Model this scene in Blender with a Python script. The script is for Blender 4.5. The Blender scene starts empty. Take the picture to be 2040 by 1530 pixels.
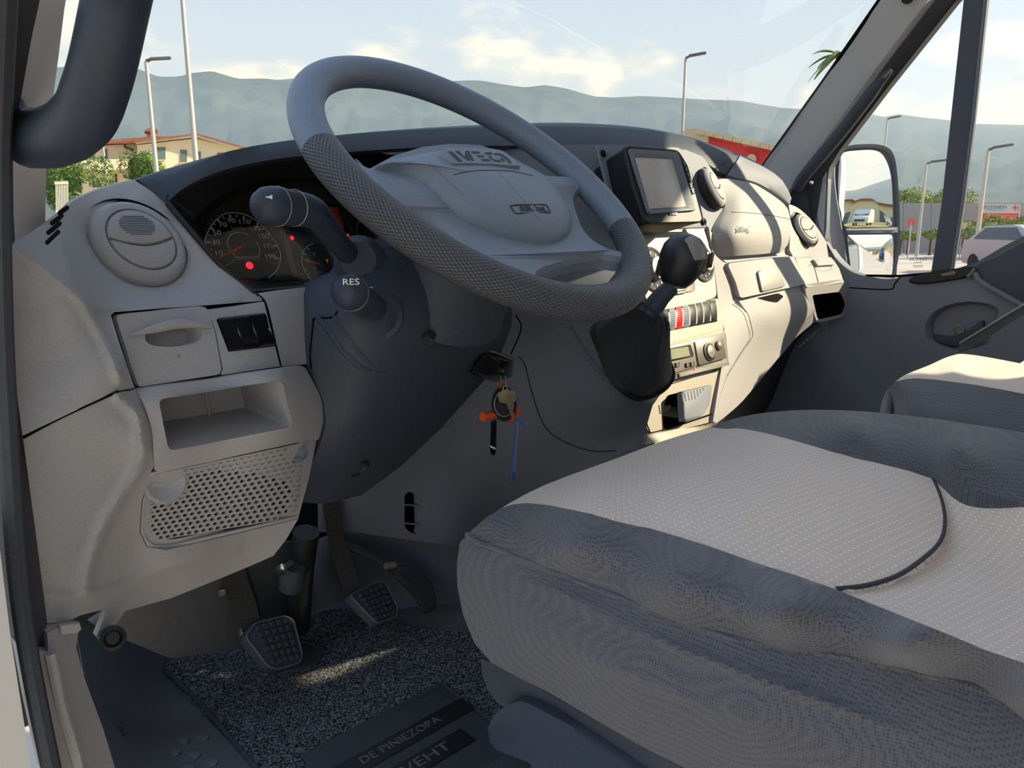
import bpy, bmesh, math, random
import numpy as np
from math import sin, cos, tan, pi, radians, sqrt, atan2, hypot
from mathutils import Vector, Matrix
from mathutils.geometry import delaunay_2d_cdt

SC = bpy.context.scene
COL = SC.collection
random.seed(7)
rng = np.random.default_rng(7)

# ------------------------------------------------------------------ camera
F, CX, CY = 1500.0, 1020.0, 765.0            # focal length and centre in the 2040 x 1530 frame
CAM = np.array([-1.025, 0.0, 0.80])          # in the open driver's doorway (x right, y forward, z up, metres)
PSI, PIT = radians(47.2), radians(12.0)      # turned to the right of straight ahead, pitched down
FW = np.array([sin(PSI)*cos(PIT), cos(PSI)*cos(PIT), -sin(PIT)])
RT = np.array([cos(PSI), -sin(PSI), 0.0])
UP = np.cross(RT, FW)
cd = bpy.data.cameras.new('camera')
cd.sensor_fit = 'HORIZONTAL'; cd.sensor_width = 36.0; cd.lens = 36.0*F/2040.0
cd.clip_start = 0.02; cd.clip_end = 20000
cam = bpy.data.objects.new('camera', cd)
cam.matrix_world = Matrix(((RT[0], UP[0], -FW[0], CAM[0]), (RT[1], UP[1], -FW[1], CAM[1]), (RT[2], UP[2], -FW[2], CAM[2]), (0, 0, 0, 1)))
COL.objects.link(cam); SC.camera = cam

# ------------------------------------------------------------------ sky, sun, exposure
SC.view_settings.view_transform = 'Standard'; SC.view_settings.look = 'None'
SC.view_settings.gamma = 1.0; SC.view_settings.use_curve_mapping = False
SC.view_settings.exposure = 0.90
SUN_DIR = Vector((0.757*cos(radians(27)), -0.653*cos(radians(27)), sin(radians(27))))
SKY_STRENGTH, SUN_STRENGTH = 0.93, 6.3
SC.cycles.caustics_reflective = False; SC.cycles.caustics_refractive = False; SC.cycles.blur_glossy = 1.0

def lin(c):
    return tuple(((v/255.0)/12.92 if v/255.0 <= 0.04045 else ((v/255.0+0.055)/1.055)**2.4) for v in c) + (1.0,)

w = bpy.data.worlds.new('sky'); SC.world = w; w.use_nodes = True
nt = w.node_tree; nt.nodes.clear()
def N(tree, kind, **kw):
    n = tree.nodes.new(kind)
    for k, v in kw.items():
        if k in n.inputs: n.inputs[k].default_value = v
        else: setattr(n, k, v)
    return n
def L(tree, a, b): tree.links.new(a, b)
tc = N(nt, 'ShaderNodeTexCoord')
sep = N(nt, 'ShaderNodeSeparateXYZ'); L(nt, tc.outputs['Generated'], sep.inputs[0])
ramp = N(nt, 'ShaderNodeValToRGB'); L(nt, sep.outputs['Z'], ramp.inputs[0])
r = ramp.color_ramp; r.elements[0].position = 0.0; r.elements[0].color = lin((214, 218, 221))
r.elements[1].position = 1.0; r.elements[1].color = lin((138, 168, 208))
e = r.elements.new(0.16); e.color = lin((197, 208, 219))
e = r.elements.new(0.36); e.color = lin((180, 197, 217))
mp = N(nt, 'ShaderNodeMapping'); mp.inputs['Scale'].default_value = (1.0, 1.0, 2.6); mp.inputs['Location'].default_value = (0.35, 0.2, 0.0)
L(nt, tc.outputs['Generated'], mp.inputs[0])
n1 = N(nt, 'ShaderNodeTexNoise', Scale=5.2, Detail=9.0, Roughness=0.56); L(nt, mp.outputs[0], n1.inputs['Vector'])
# cumulus thin out with height above the hills
hr = N(nt, 'ShaderNodeValToRGB'); L(nt, sep.outputs['Z'], hr.inputs[0])
h = hr.color_ramp; h.elements[0].position = 0.0; h.elements[0].color = (0.13,)*3+(1,); h.elements[1].position = 0.55; h.elements[1].color = (0.0,)*3+(1,)
e = h.elements.new(0.20); e.color = (0.075,)*3+(1,)
e = h.elements.new(0.32); e.color = (0.01,)*3+(1,)
ad = N(nt, 'ShaderNodeMath', operation='ADD'); L(nt, n1.outputs[0], ad.inputs[0]); L(nt, hr.outputs[0], ad.inputs[1])
cr = N(nt, 'ShaderNodeValToRGB'); L(nt, ad.outputs[0], cr.inputs[0])
cr.color_ramp.elements[0].position = 0.56; cr.color_ramp.elements[0].color = (0, 0, 0, 1)
cr.color_ramp.elements[1].position = 0.68; cr.color_ramp.elements[1].color = (1, 1, 1, 1)
cc = N(nt, 'ShaderNodeValToRGB'); L(nt, n1.outputs[0], cc.inputs[0])
cc.color_ramp.elements[0].position = 0.42; cc.color_ramp.elements[0].color = lin((214, 212, 208))
cc.color_ramp.elements[1].position = 0.62; cc.color_ramp.elements[1].color = lin((255, 248, 226))
mx = N(nt, 'ShaderNodeMix', data_type='RGBA'); L(nt, cr.outputs[0], mx.inputs[0]); L(nt, ramp.outputs[0], mx.inputs[6]); L(nt, cc.outputs[0], mx.inputs[7])
bg = N(nt, 'ShaderNodeBackground', Strength=SKY_STRENGTH); L(nt, mx.outputs[2], bg.inputs[0])
wo = N(nt, 'ShaderNodeOutputWorld'); L(nt, bg.outputs[0], wo.inputs[0])

sd = bpy.data.lights.new('sun', 'SUN'); sd.energy = SUN_STRENGTH; sd.angle = radians(0.9); sd.color = (1.0, 0.87, 0.62)
sun = bpy.data.objects.new('sun', sd); sun.rotation_euler = SUN_DIR.to_track_quat('Z', 'Y').to_euler(); sun.location = (3, -3, 4)
COL.objects.link(sun)

# ------------------------------------------------------------------ reading places off the photograph
def ray(px, py): return FW + RT*(px-CX)/F + UP*(CY-py)/F
def on_y(px, py, y): r = ray(px, py); return CAM + r*(y-CAM[1])/r[1]
def on_x(px, py, x): r = ray(px, py); return CAM + r*(x-CAM[0])/r[0]
def on_z(px, py, z): r = ray(px, py); return CAM + r*(z-CAM[2])/r[2]
def on_pl(px, py, o, n):
    r = ray(px, py); o = np.asarray(o, float); n = np.asarray(n, float)
    return CAM + r*(((o-CAM) @ n)/(r @ n))
def at_d(px, py, d):                          # point at horizontal distance d
    r = ray(px, py); return CAM + r*d/hypot(r[0], r[1])
def nz(v): v = np.asarray(v, float); return v/np.linalg.norm(v)
def cut(origin, scale, pts):                  # points measured in an enlarged cut of the photograph
    return [(origin[0]+p[0]/scale, origin[1]+p[1]/scale) + tuple(p[2:]) for p in pts]

# ------------------------------------------------------------------ building blocks
ORG = {}
def put(o, origin, parent):
    COL.objects.link(o)
    ORG[o.name] = np.array(origin, float)
    if parent is not None:
        o.parent = parent; o.location = Vector(np.array(origin)-ORG[parent.name])
    else:
        o.location = Vector(origin)
def tag(o, label=None, cat=None, group=None, kind=None):
    if label: o['label'] = label
    if cat: o['category'] = cat
    if group: o['group'] = group
    if kind: o['kind'] = kind
    return o
def thing(name, label, cat, base, group=None, kind=None):
    o = bpy.data.objects.new(name, None); o.empty_display_size = 0.05
    put(o, base, None)
    return tag(o, label, cat, group, kind)
def mesh(name, V, Fs, mat, parent=None, angle=38, smooth=True, flip_check=False):
    V = np.asarray(V, float)
    org = V.mean(0)
    me = bpy.data.meshes.new(name)
    me.from_pydata([tuple(v) for v in (V-org)], [], [tuple(int(i) for i in f) for f in Fs])
    bm = bmesh.new(); bm.from_mesh(me)
    bmesh.ops.recalc_face_normals(bm, faces=bm.faces)
    bm.to_mesh(me); bm.free()
    if smooth:
        me.shade_smooth()
        me.set_sharp_from_angle(angle=radians(angle))
    me.materials.append(mat if not isinstance(mat, str) else M[mat])
    o = bpy.data.objects.new(name, me)
    put(o, org, parent)
    return o
class Bag:                                    # collects pieces of ONE part
    def __init__(s): s.V = []; s.F = []
    def add(s, V, Fs):
        k = len(s.V); s.V += [tuple(v) for v in V]; s.F += [tuple(i+k for i in f) for f in Fs]
    def build(s, name, mat, parent=None, **kw): return mesh(name, s.V, s.F, mat, parent, **kw)
def loft_vf(loops, cap0=False, cap1=False, closed=True):
    n = len(loops[0]); V = [p for l in loops for p in l]; Fs = []
    m = n if closed else n-1
    for i in range(len(loops)-1):
        for j in range(m):
            a = i*n+j; b = i*n+(j+1) % n
            Fs.append((a, b, b+n, a+n))
    if cap0: Fs.append(tuple(range(n))[::-1])
    if cap1: Fs.append(tuple(range((len(loops)-1)*n, len(loops)*n)))
    return V, Fs
def loft(name, loops, mat, parent=None, cap0=True, cap1=True, closed=True, **kw):
    V, Fs = loft_vf(loops, cap0, cap1, closed); return mesh(name, V, Fs, mat, parent, **kw)
def basis(n, up=(0, 0, 1)):
    n = nz(n); u = np.cross(up, n)
    if np.linalg.norm(u) < 1e-6: u = np.array([1., 0, 0])
    u = nz(u); return u, np.cross(n, u), n
def ring(c, n, r, N_=32, up=(0, 0, 1), sx=1.0, sy=1.0):
    u, v, n = basis(n, up); c = np.asarray(c, float)
    return [c + u*cos(2*pi*i/N_)*r*sx + v*sin(2*pi*i/N_)*r*sy for i in range(N_)]
def lathe_vf(c, n, prof, N_=32, cap0=True, cap1=True, up=(0, 0, 1)):
    n = nz(n); return loft_vf([ring(np.asarray(c)+n*h, n, max(r, 1e-5), N_, up) for r, h in prof], cap0, cap1)
def lathe(name, c, n, prof, mat, parent=None, N_=32, cap0=True, cap1=True, **kw):
    V, Fs = lathe_vf(c, n, prof, N_, cap0, cap1); return mesh(name, V, Fs, mat, parent, **kw)
def tube_vf(pts, rad, N_=12, closed=False, up=(0, 0, 1), flat=1.0):
    P = [np.asarray(p, float) for p in pts]; n = len(P)
    rad = [rad]*n if np.isscalar(rad) else rad
    loops = []; pu = None
    for i in range(n):
        a = P[(i-1) % n] if (closed or i > 0) else P[0]
        b = P[(i+1) % n] if (closed or i < n-1) else P[-1]
        t = nz(b-a)
        if pu is None: u = np.cross(up, t); u = nz(u) if np.linalg.norm(u) > 1e-5 else np.array([1., 0, 0])
        else: u = nz(pu - t*(pu @ t))
        pu = u; v = np.cross(t, u)
        loops.append([P[i]+(u*cos(2*pi*k/N_)+v*sin(2*pi*k/N_)*flat)*rad[i] for k in range(N_)])
    if closed: loops.append(loops[0])
    return loft_vf(loops, not closed, not closed)
def tube(name, pts, rad, mat, parent=None, N_=12, **kw):
    V, Fs = tube_vf(pts, rad, N_, **kw); return mesh(name, V, Fs, mat, parent)
def crv(pts, k=6, closed=False):              # Catmull-Rom through points of any dimension
    P = [np.asarray(p, float) for p in pts]; n = len(P); out = []
    for i in range(n if closed else n-1):
        g = lambda j: P[j % n] if closed else P[min(max(j, 0), n-1)]
        a, b, c, d = g(i-1), g(i), g(i+1), g(i+2)
        for s in range(k):
            t = s/k
            out.append(0.5*((2*b)+(c-a)*t+(2*a-5*b+4*c-d)*t*t+(3*b-a-3*c+d)*t**3))
    if not closed: out.append(P[-1])
    return out
def rnd(poly, r, seg=4):                      # polygon with rounded corners
    P = [np.asarray(p, float) for p in poly]; n = len(P); out = []
    r = [r]*n if np.isscalar(r) else r
    for i in range(n):
        p, a, b = P[i], P[i-1], P[(i+1) % n]
        la, lb = np.linalg.norm(a-p), np.linalg.norm(b-p)
        q = min(r[i], la*0.45, lb*0.45)
        if q <= 1e-9: out.append(p); continue
        s, e_ = p+(a-p)/la*q, p+(b-p)/lb*q
        for k in range(seg+1):
            t = k/seg; out.append((1-t)**2*s+2*t*(1-t)*p+t*t*e_)
    return out
def resample(loop, n):
    P = np.array(loop+[loop[0]]); d = np.r_[0, np.cumsum(np.linalg.norm(np.diff(P, axis=0), axis=1))]
    s = np.linspace(0, d[-1], n, endpoint=False)
    return [np.array([np.interp(t, d, P[:, k]) for k in range(P.shape[1])]) for t in s]
def inset3(loop, f):                          # shrink a loop about its middle
    c = np.mean(loop, 0); return [c+(p-c)*f for p in loop]
def plate_vf(pts, n, thick, bev=0.0015, back=0.0):
    n = nz(n); P = [np.asarray(p, float) for p in pts]; c = np.mean(P, 0)
    size = np.mean([np.linalg.norm(p-c) for p in P]); f = max(0.3, 1-bev/size)
    return loft_vf([[p-n*back for p in P], [p+n*(thick-bev) for p in P], [c+(p-c)*(1-(1-f)*0.35)+n*(thick-bev*0.3) for p in P], [c+(p-c)*f+n*thick for p in P]], True, True)
def plate(name, pts, n, thick, mat, parent=None, bev=0.0015, back=0.0, **kw):
    V, Fs = plate_vf(pts, n, thick, bev, back); return mesh(name, V, Fs, mat, parent, **kw)
def box_vf(c, size, axes=None, bev=0.0):
    c = np.asarray(c, float); A = np.eye(3) if axes is None else np.array(axes, float)
    hx, hy, hz = np.array(size)/2; b = min(bev, hx*.9, hy*.9, hz*.9)
    if b <= 0:
        V = [c+A.T @ np.array([x*hx, y*hy, z*hz]) for z in (-1, 1) for x, y in ((-1, -1), (1, -1), (1, 1), (-1, 1))]
        return V, [(0, 3, 2, 1), (4, 5, 6, 7), (0, 1, 5, 4), (1, 2, 6, 5), (2, 3, 7, 6), (3, 0, 4, 7)]
    loops = []
    for z, i in ((-hz, b), (-hz+b, 0), (hz-b, 0), (hz, b)):
        q = [(-hx+i+b, -hy+i), (hx-i-b, -hy+i), (hx-i, -hy+i+b), (hx-i, hy-i-b), (hx-i-b, hy-i), (-hx+i+b, hy-i), (-hx+i, hy-i-b), (-hx+i, -hy+i+b)]
        loops.append([c+A.T @ np.array([x, y, z]) for x, y in q])
    return loft_vf(loops, True, True)
def box(name, c, size, mat, parent=None, axes=None, bev=0.0, **kw):
    V, Fs = box_vf(c, size, axes, bev); return mesh(name, V, Fs, mat, parent, **kw)
def inside(poly, x, y):
    r = False; n = len(poly); j = n-1
    for i in range(n):
        xi, yi = poly[i][0], poly[i][1]; xj, yj = poly[j][0], poly[j][1]
        if (yi > y) != (yj > y) and x < (xj-xi)*(y-yi)/(yj-yi)+xi: r = not r
        j = i
    return r
def tps(ctrl):                                # thin-plate spline through (px, py, value)
    C = np.array(ctrl, float); n = len(C); S = 300.0
    X = C[:, :2]/S
    d = np.linalg.norm(X[:, None]-X[None], axis=2); K = np.where(d > 0, d*d*np.log(d+1e-12), 0)
    Pm = np.c_[np.ones(n), X]; A = np.zeros((n+3, n+3)); A[:n, :n] = K+np.eye(n)*1e-5; A[:n, n:] = Pm; A[n:, :n] = Pm.T
    wts = np.linalg.lstsq(A, np.r_[C[:, 2], 0, 0, 0], rcond=None)[0]
    def f(px, py):
        p = np.array([px, py])/S; dd = np.linalg.norm(X-p, axis=1)
        return float((np.where(dd > 0, dd*dd*np.log(dd+1e-12), 0) @ wts[:n]) + wts[n]+wts[n+1]*p[0]+wts[n+2]*p[1])
    return f
def ridge(f, lines):                         # soft moulded creases standing proud of a panel
    out = []
    for pts, A, w_ in lines: out.append((np.array(crv([p[:2] for p in pts], 6)), A, w_))
    def g(px, py):
        v = f(px, py)
        for P, A, w_ in out:
            a, b_ = P[:-1], P[1:]; ab = b_-a; t_ = np.clip(((px-a[:, 0])*ab[:, 0]+(py-a[:, 1])*ab[:, 1])/np.maximum((ab**2).sum(1), 1e-9), 0, 1)
            d2 = ((a+ab*t_[:, None]-np.array([px, py]))**2).sum(1).min(); v -= A*math.exp(-d2/w_**2)
        return v
    return g
ON = {'x': on_x, 'y': on_y, 'z': on_z}
BACK = {'x': np.array([1., 0, 0]), 'y': np.array([0, 1., 0]), 'z': np.array([0, 0, -1.])}
def depth(ctrl):
    if callable(ctrl): return ctrl
    if np.isscalar(ctrl): return lambda a, b: ctrl
    return tps(ctrl)
def dense(poly, step):
    out = []; n = len(poly)
    for i in range(n):
        a, b = np.array(poly[i][:2], float), np.array(poly[(i+1) % n][:2], float)
        k = max(1, int(np.linalg.norm(b-a)/step))
        out += [a+(b-a)*t/k for t in range(k)]
    return out
def patch(name, outline, ctrl, mat, parent=None, axis='y', holes=(), step=12, thick=0.004, back=None, angle=40):
    """A moulded panel: its outline, with holes, on a surface whose place in depth is given at some points."""
    f = depth(ctrl); on = ON[axis]; bk = BACK[axis] if back is None else nz(back)
    rings = [dense(outline, step)]+[dense(h_, step) for h_ in holes]
    V2 = []; E = []
    for rg in rings:
        k = len(V2); V2 += [Vector((p[0], p[1])) for p in rg]; E += [(k+i, k+(i+1) % len(rg)) for i in range(len(rg))]
    xs = [p[0] for p in rings[0]]; ys = [p[1] for p in rings[0]]
    allp = np.array([(p[0], p[1]) for p in V2])
    row = 0; yy = min(ys)+step*0.5
    while yy < max(ys):
        xx = min(xs)+step*(0.5 if row % 2 else 0.0)
        while xx < max(xs):
            if inside(outline, xx, yy) and not any(inside(h_, xx, yy) for h_ in holes) and np.min(np.hypot(allp[:, 0]-xx, allp[:, 1]-yy)) > step*0.55:
                V2.append(Vector((xx, yy)))
            xx += step
        yy += step*0.87; row += 1
    vo, eo, fo, ov, oe, of = delaunay_2d_cdt(V2, E, [], 1, 1e-4)
    tri = []
    for t in fo:
        cx_ = sum(vo[i].x for i in t)/3; cy_ = sum(vo[i].y for i in t)/3
        if inside(outline, cx_, cy_) and not any(inside(h_, cx_, cy_) for h_ in holes): tri.append(tuple(t))
    P = [on(v.x, v.y, f(v.x, v.y)) for v in vo]
    n = len(P)
    cnt = {}
    for t in tri:
        for a, b in ((t[0], t[1]), (t[1], t[2]), (t[2], t[0])): cnt[(a, b)] = 1
    be = [(a, b) for (a, b) in cnt if (b, a) not in cnt]
    V = list(P); Fs = list(tri)
    if thick > 0:
        m = len(V); V += [p+bk*thick for p in P]
        Fs += [tuple(m+i for i in t[::-1]) for t in tri]
        Fs += [(b, a, m+a, m+b) for a, b in be]
    used = sorted({i for t in Fs for i in t}); re_ = {i: k for k, i in enumerate(used)}
    o = mesh(name, [V[i] for i in used], [tuple(re_[i] for i in t) for t in Fs], mat, parent, angle=angle)
    uvl = o.data.uv_layers.new(name='UVMap'); k0, k1 = {'x': (1, 2), 'y': (0, 2), 'z': (1, 0)}[axis]; og = ORG[o.name]
    co = np.array([v.co[:] for v in o.data.vertices])+og
    if axis == 'z': co[:, 0] += co[:, 2]
    li = np.array([l.vertex_index for l in o.data.loops]); uvl.data.foreach_set('uv', co[li][:, [k0, k1]].astype(np.float32).ravel())
    return o
def pts_on(ctrl, poly, axis='y'):
    f = depth(ctrl); return [ON[axis](p[0], p[1], f(p[0], p[1])) for p in poly]
def text(name, s, size, o, xd, yd, mat, parent, extrude=0.0004, align='CENTER', sx=1.0, spacing=1.0):
    cu = bpy.data.curves.new(name, 'FONT'); cu.body = s; cu.size = size; cu.extrude = extrude; cu.align_x = align; cu.align_y = 'CENTER'; cu.space_character = spacing
    cu.resolution_u = 3
    t = bpy.data.objects.new(name, cu); COL.objects.link(t)
    dg = bpy.context.evaluated_depsgraph_get()
    me = bpy.data.meshes.new_from_object(t.evaluated_get(dg))
    V = np.array([v.co[:] for v in me.vertices]); Fs = [tuple(p.vertices) for p in me.polygons]
    bpy.data.objects.remove(t); bpy.data.curves.remove(cu); bpy.data.meshes.remove(me)
    xd, yd = nz(xd), np.asarray(yd, float); yd = nz(yd-xd*(yd @ xd)); zd = np.cross(xd, yd); o = np.asarray(o, float)
    W = [o+xd*v[0]*sx+yd*v[1]+zd*(v[2]+extrude) for v in V]
    return mesh(name, W, Fs, mat, parent, smooth=False)
def copy_tree(o, dx, parent=None):
    c = o.copy(); COL.objects.link(c); c.parent = parent
    if parent is None: c.location = o.location+Vector(dx); ORG[c.name] = ORG[o.name]+np.array(dx)
    for ch in o.children: copy_tree(ch, dx, c)
    return c

# ------------------------------------------------------------------ materials
M = {}
def principled(name, rgb, rough=0.6, metal=0.0, spec=0.4, noise=0.0, nscale=300.0, bump=0.0, bscale=900.0, detail=2.0, trans=None, coat=0.0, coords='Object', sheen=0.0):
    m = bpy.data.materials.new(name); m.use_nodes = True; t = m.node_tree
    b = t.nodes['Principled BSDF']
    base = lin(rgb) if max(rgb) > 1.0 else tuple(rgb)+(1.0,)
    b.inputs['Base Color'].default_value = base; b.inputs['Roughness'].default_value = rough; b.inputs['Metallic'].default_value = metal
    b.inputs['Specular IOR Level'].default_value = spec; b.inputs['Coat Weight'].default_value = coat
    if sheen: b.inputs['Sheen Weight'].default_value = sheen; b.inputs['Sheen Roughness'].default_value = 0.5
    tcn = N(t, 'ShaderNodeTexCoord')
    if noise > 0:
        nn = N(t, 'ShaderNodeTexNoise', Scale=nscale, Detail=detail); L(t, tcn.outputs[coords], nn.inputs['Vector'])
        rr = N(t, 'ShaderNodeValToRGB'); L(t, nn.outputs[0], rr.inputs[0])
        rr.color_ramp.elements[0].position = 0.3; rr.color_ramp.elements[0].color = tuple(v*(1-noise) for v in base[:3])+(1,)
        rr.color_ramp.elements[1].position = 0.7; rr.color_ramp.elements[1].color = tuple(min(1, v*(1+noise)) for v in base[:3])+(1,)
        L(t, rr.outputs[0], b.inputs['Base Color'])
    if bump > 0:
        bn = N(t, 'ShaderNodeTexNoise', Scale=bscale, Detail=3.0); L(t, tcn.outputs[coords], bn.inputs['Vector'])
        bp = N(t, 'ShaderNodeBump', Strength=bump, Distance=0.0006); L(t, bn.outputs[0], bp.inputs['Height']); L(t, bp.outputs[0], b.inputs['Normal'])
    M[name] = m
    return m
def emit(name, rgb, s):
    m = bpy.data.materials.new(name); m.use_nodes = True; b = m.node_tree.nodes['Principled BSDF']
    b.inputs['Base Color'].default_value = lin(rgb); b.inputs['Emission Color'].default_value = lin(rgb); b.inputs['Emission Strength'].default_value = s
    M[name] = m
def glass(name, tint=(1, 1, 1), refl=1.0, rough=0.0, dirt=0.0):
    m = bpy.data.materials.new(name); m.use_nodes = True; t = m.node_tree; t.nodes.clear()
    tr = N(t, 'ShaderNodeBsdfTransparent'); tr.inputs[0].default_value = tuple(tint)+(1,)
    gl = N(t, 'ShaderNodeBsdfGlossy', Roughness=rough)
    fr = N(t, 'ShaderNodeFresnel', IOR=1.45); mu = N(t, 'ShaderNodeMath', operation='MULTIPLY'); mu.inputs[1].default_value = refl
    L(t, fr.outputs[0], mu.inputs[0])
    mx_ = N(t, 'ShaderNodeMixShader'); L(t, mu.outputs[0], mx_.inputs[0]); L(t, tr.outputs[0], mx_.inputs[1]); L(t, gl.outputs[0], mx_.inputs[2])
    out = N(t, 'ShaderNodeOutputMaterial')
    if dirt > 0:
        df = N(t, 'ShaderNodeBsdfDiffuse'); df.inputs[0].default_value = (0.7, 0.7, 0.68, 1)
        m2 = N(t, 'ShaderNodeMixShader'); m2.inputs[0].default_value = dirt
        L(t, mx_.outputs[0], m2.inputs[1]); L(t, df.outputs[0], m2.inputs[2]); L(t, m2.outputs[0], out.inputs[0])
    else: L(t, mx_.outputs[0], out.inputs[0])
    M[name] = m
principled('dash_grey', (162, 160, 161), 0.62, noise=0.05, nscale=500, bump=0.25, bscale=1400)
principled('dash_dark', (112, 119, 131), 0.6, noise=0.08, nscale=400, bump=0.25, bscale=1400)
principled('column_black', (60, 66, 78), 0.55, noise=0.08, nscale=300, bump=0.3, bscale=1300)
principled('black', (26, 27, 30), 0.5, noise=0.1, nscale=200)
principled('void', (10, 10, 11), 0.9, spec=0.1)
principled('gloss_black', (18, 19, 22), 0.22, noise=0.15, nscale=90)
principled('wheel_black', (112, 124, 142), 0.48, noise=0.06, nscale=300, bump=0.4, bscale=1100)
principled('silver', (144, 137, 127), 0.45, metal=0.25, noise=0.03, nscale=600)
principled('silver_dark', (116, 112, 106), 0.4, metal=0.2)
principled('chrome', (210, 210, 208), 0.15, metal=1.0)
principled('pillar_grey', (236, 229, 227), 0.8, noise=0.03, nscale=700, bump=0.2, bscale=1800)
principled('pillar_dark', (176, 179, 187), 0.7, noise=0.03, nscale=700, bump=0.2, bscale=1800)
principled('rubber', (60, 62, 68), 0.7, noise=0.1, nscale=300)
principled('body_white', (205, 203, 198), 0.35, coat=0.4)
principled('leather', (56, 57, 62), 0.5, noise=0.1, nscale=400, bump=0.6, bscale=700)
principled('handle_black', (50, 58, 72), 0.5, noise=0.06, nscale=300, bump=0.2, bscale=1100)
principled('tunnel_grey', (88, 91, 100), 0.65, noise=0.05, nscale=300, bump=0.25, bscale=1300)
principled('pad_grey', (128, 138, 152), 0.5, noise=0.05, nscale=300, bump=0.4, bscale=1100)
principled('white_print', (225, 225, 222), 0.6)
principled('grey_print', (150, 150, 150), 0.6)
principled('orange', (235, 92, 40), 0.5)
principled('brass', (190, 176, 140), 0.35, metal=0.7)
principled('blue', (40, 110, 200), 0.4)
principled('paper', (235, 235, 235), 0.6)
principled('red_plastic', (220, 30, 30), 0.4)
principled('lcd_green', (140, 146, 118), 0.2)
principled('screen_reflection', (196, 190, 186), 0.25, noise=0.02, nscale=60)  # pale reflection on the display glass, put into its base colour
emit('lamp_red', (255, 30, 45), 1.1)
emit('lamp_amber', (200, 110, 30), 0.35)
emit('lcd_red', (96, 20, 22), 0.16)
principled('needle', (235, 60, 45), 0.4)
glass('windscreen_glass', (0.80, 0.825, 0.835), 0.10, dirt=0.012)
glass('side_glass', (0.86, 0.88, 0.885), 0.2, dirt=0.02)
glass('cluster_glass', (1, 1, 1), 0.8)
m = bpy.data.materials.new('mirror'); m.use_nodes = True; b = m.node_tree.nodes['Principled BSDF']
b.inputs['Base Color'].default_value = (0.92, 0.93, 0.94, 1); b.inputs['Metallic'].default_value = 1.0; b.inputs['Roughness'].default_value = 0.01; M['mirror'] = m

# ================================================================== the cab itself
FLOOR = 0.10
floor_mat = principled('floor_plastic', (100, 100, 102), 0.7, noise=0.06, nscale=60, bump=0.3, bscale=900)
tag(box('floor', (0.125, 0.24, FLOOR-0.02), (1.55, 2.00, 0.04), 'floor_plastic'), 'dark grey moulded floor of the cab under the mat', 'floor', kind='structure')
principled('roof_lining', (205, 202, 198), 0.9)
tag(box('ceiling', (0, -0.12, 1.56), (1.86, 1.26, 0.05), 'roof_lining', bev=0.02), 'pale roof lining above the cab', 'ceiling', kind='structure')
tag(box('wall_back', (0, -0.78, 0.80), (1.86, 0.05, 1.56), 'pillar_grey'), 'grey rear wall of the cab behind the seats', 'wall', kind='structure')
tag(box('wall_front', (0, 1.27, 0.36), (1.80, 0.04, 0.64), 'black'), 'dark firewall ahead of the pedals', 'wall', kind='structure')
# left and right sides behind the door openings
tag(box('wall_left', (-0.92, -0.66, 0.78), (0.05, 0.20, 1.56), 'body_white', bev=0.01), 'white body side behind the driver door opening', 'wall', kind='structure')
tag(box('wall_right', (0.93, -0.59, 0.78), (0.05, 0.34, 1.56), 'pillar_dark', bev=0.01), 'grey side wall behind the passenger door', 'wall', kind='structure')

# dash deck and windscreen
def ws_y(x, z): return 1.10 - 0.20*(x/0.86)**2 - 0.86*(z-0.86)
V = []; nx, nzv = 24, 10
for j in range(nzv+1):
    for i in range(nx+1):
        x = -0.885+1.74*i/nx; z = 0.70+0.84*j/nzv
        V.append((x*(1-0.10*(z-0.84)), ws_y(x, z), z))
Fs = [(j*(nx+1)+i, j*(nx+1)+i+1, (j+1)*(nx+1)+i+1, (j+1)*(nx+1)+i) for j in range(nzv) for i in range(nx)]
tag(mesh('window_1', V, Fs, 'windscreen_glass'), 'curved windscreen in front of the dashboard', 'windscreen', kind='structure')

# driver side pillar, door seal, sill
PIL = [(60, 60, .52), (110, 0, .50), (118, 110, .56), (40, 190, .57), (100, 240, .62), (24, 300, .63), (92, 320, .66), (90, 440, .71), (28, 485, .66), (14, 505, .62)]
PX = [(84, -30), (136, -30), (128, 20), (117, 110), (103, 215), (94, 310), (91, 380), (90, 450), (60, 485), (28, 495), (25, 430), (24, 320), (28, 260), (44, 180), (62, 80)]
t1 = patch('trim_1', PX, PIL, 'pillar_grey', step=10, thick=0.06)
tag(t1, 'pale grey pillar beside the driver side of the windscreen', 'pillar', kind='structure')
SEAL = [(-20, 0, .47), (80, 0, .47), (60, 60, .49), (24, 300, .585), (-10, 300, .56), (14, 500, .60), (-10, 600, .57), (45, 870, .585), (0, 1000, .56), (75, 1100, .58), (95, 1245, .585), (45, 1295, .57)]
t2 = patch('trim_2', [(-40, -30), (86, -30), (64, 70), (46, 170), (30, 260), (26, 320), (27, 430), (30, 478), (14, 500), (18, 640), (32, 780), (46, 870), (74, 1090), (92, 1235), (94, 1300), (46, 1302), (22, 1150), (-6, 900), (-40, 700)], SEAL, 'rubber', step=16, thick=0.05)
tag(t2, 'dark rubber door seal along the driver door opening', 'seal', kind='structure')
bead = tube('seal_bead', [on_y(px, py, y) for px, py, y in crv([(10, -20, .45), (0, 300, .54), (4, 600, .555), (18, 900, .56), (36, 1150, .56), (62, 1330, .55), (108, 1560, .54)], 6)], 0.006, 'rubber', t2, 8)
SILL = [(95, 1250, .575), (140, 1240, .60), (60, 1295, .56), (150, 1290, .60), (75, 1400, .555), (200, 1450, .60), (90, 1530, .55), (230, 1540, .60), (120, 1400, .575)]
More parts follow.
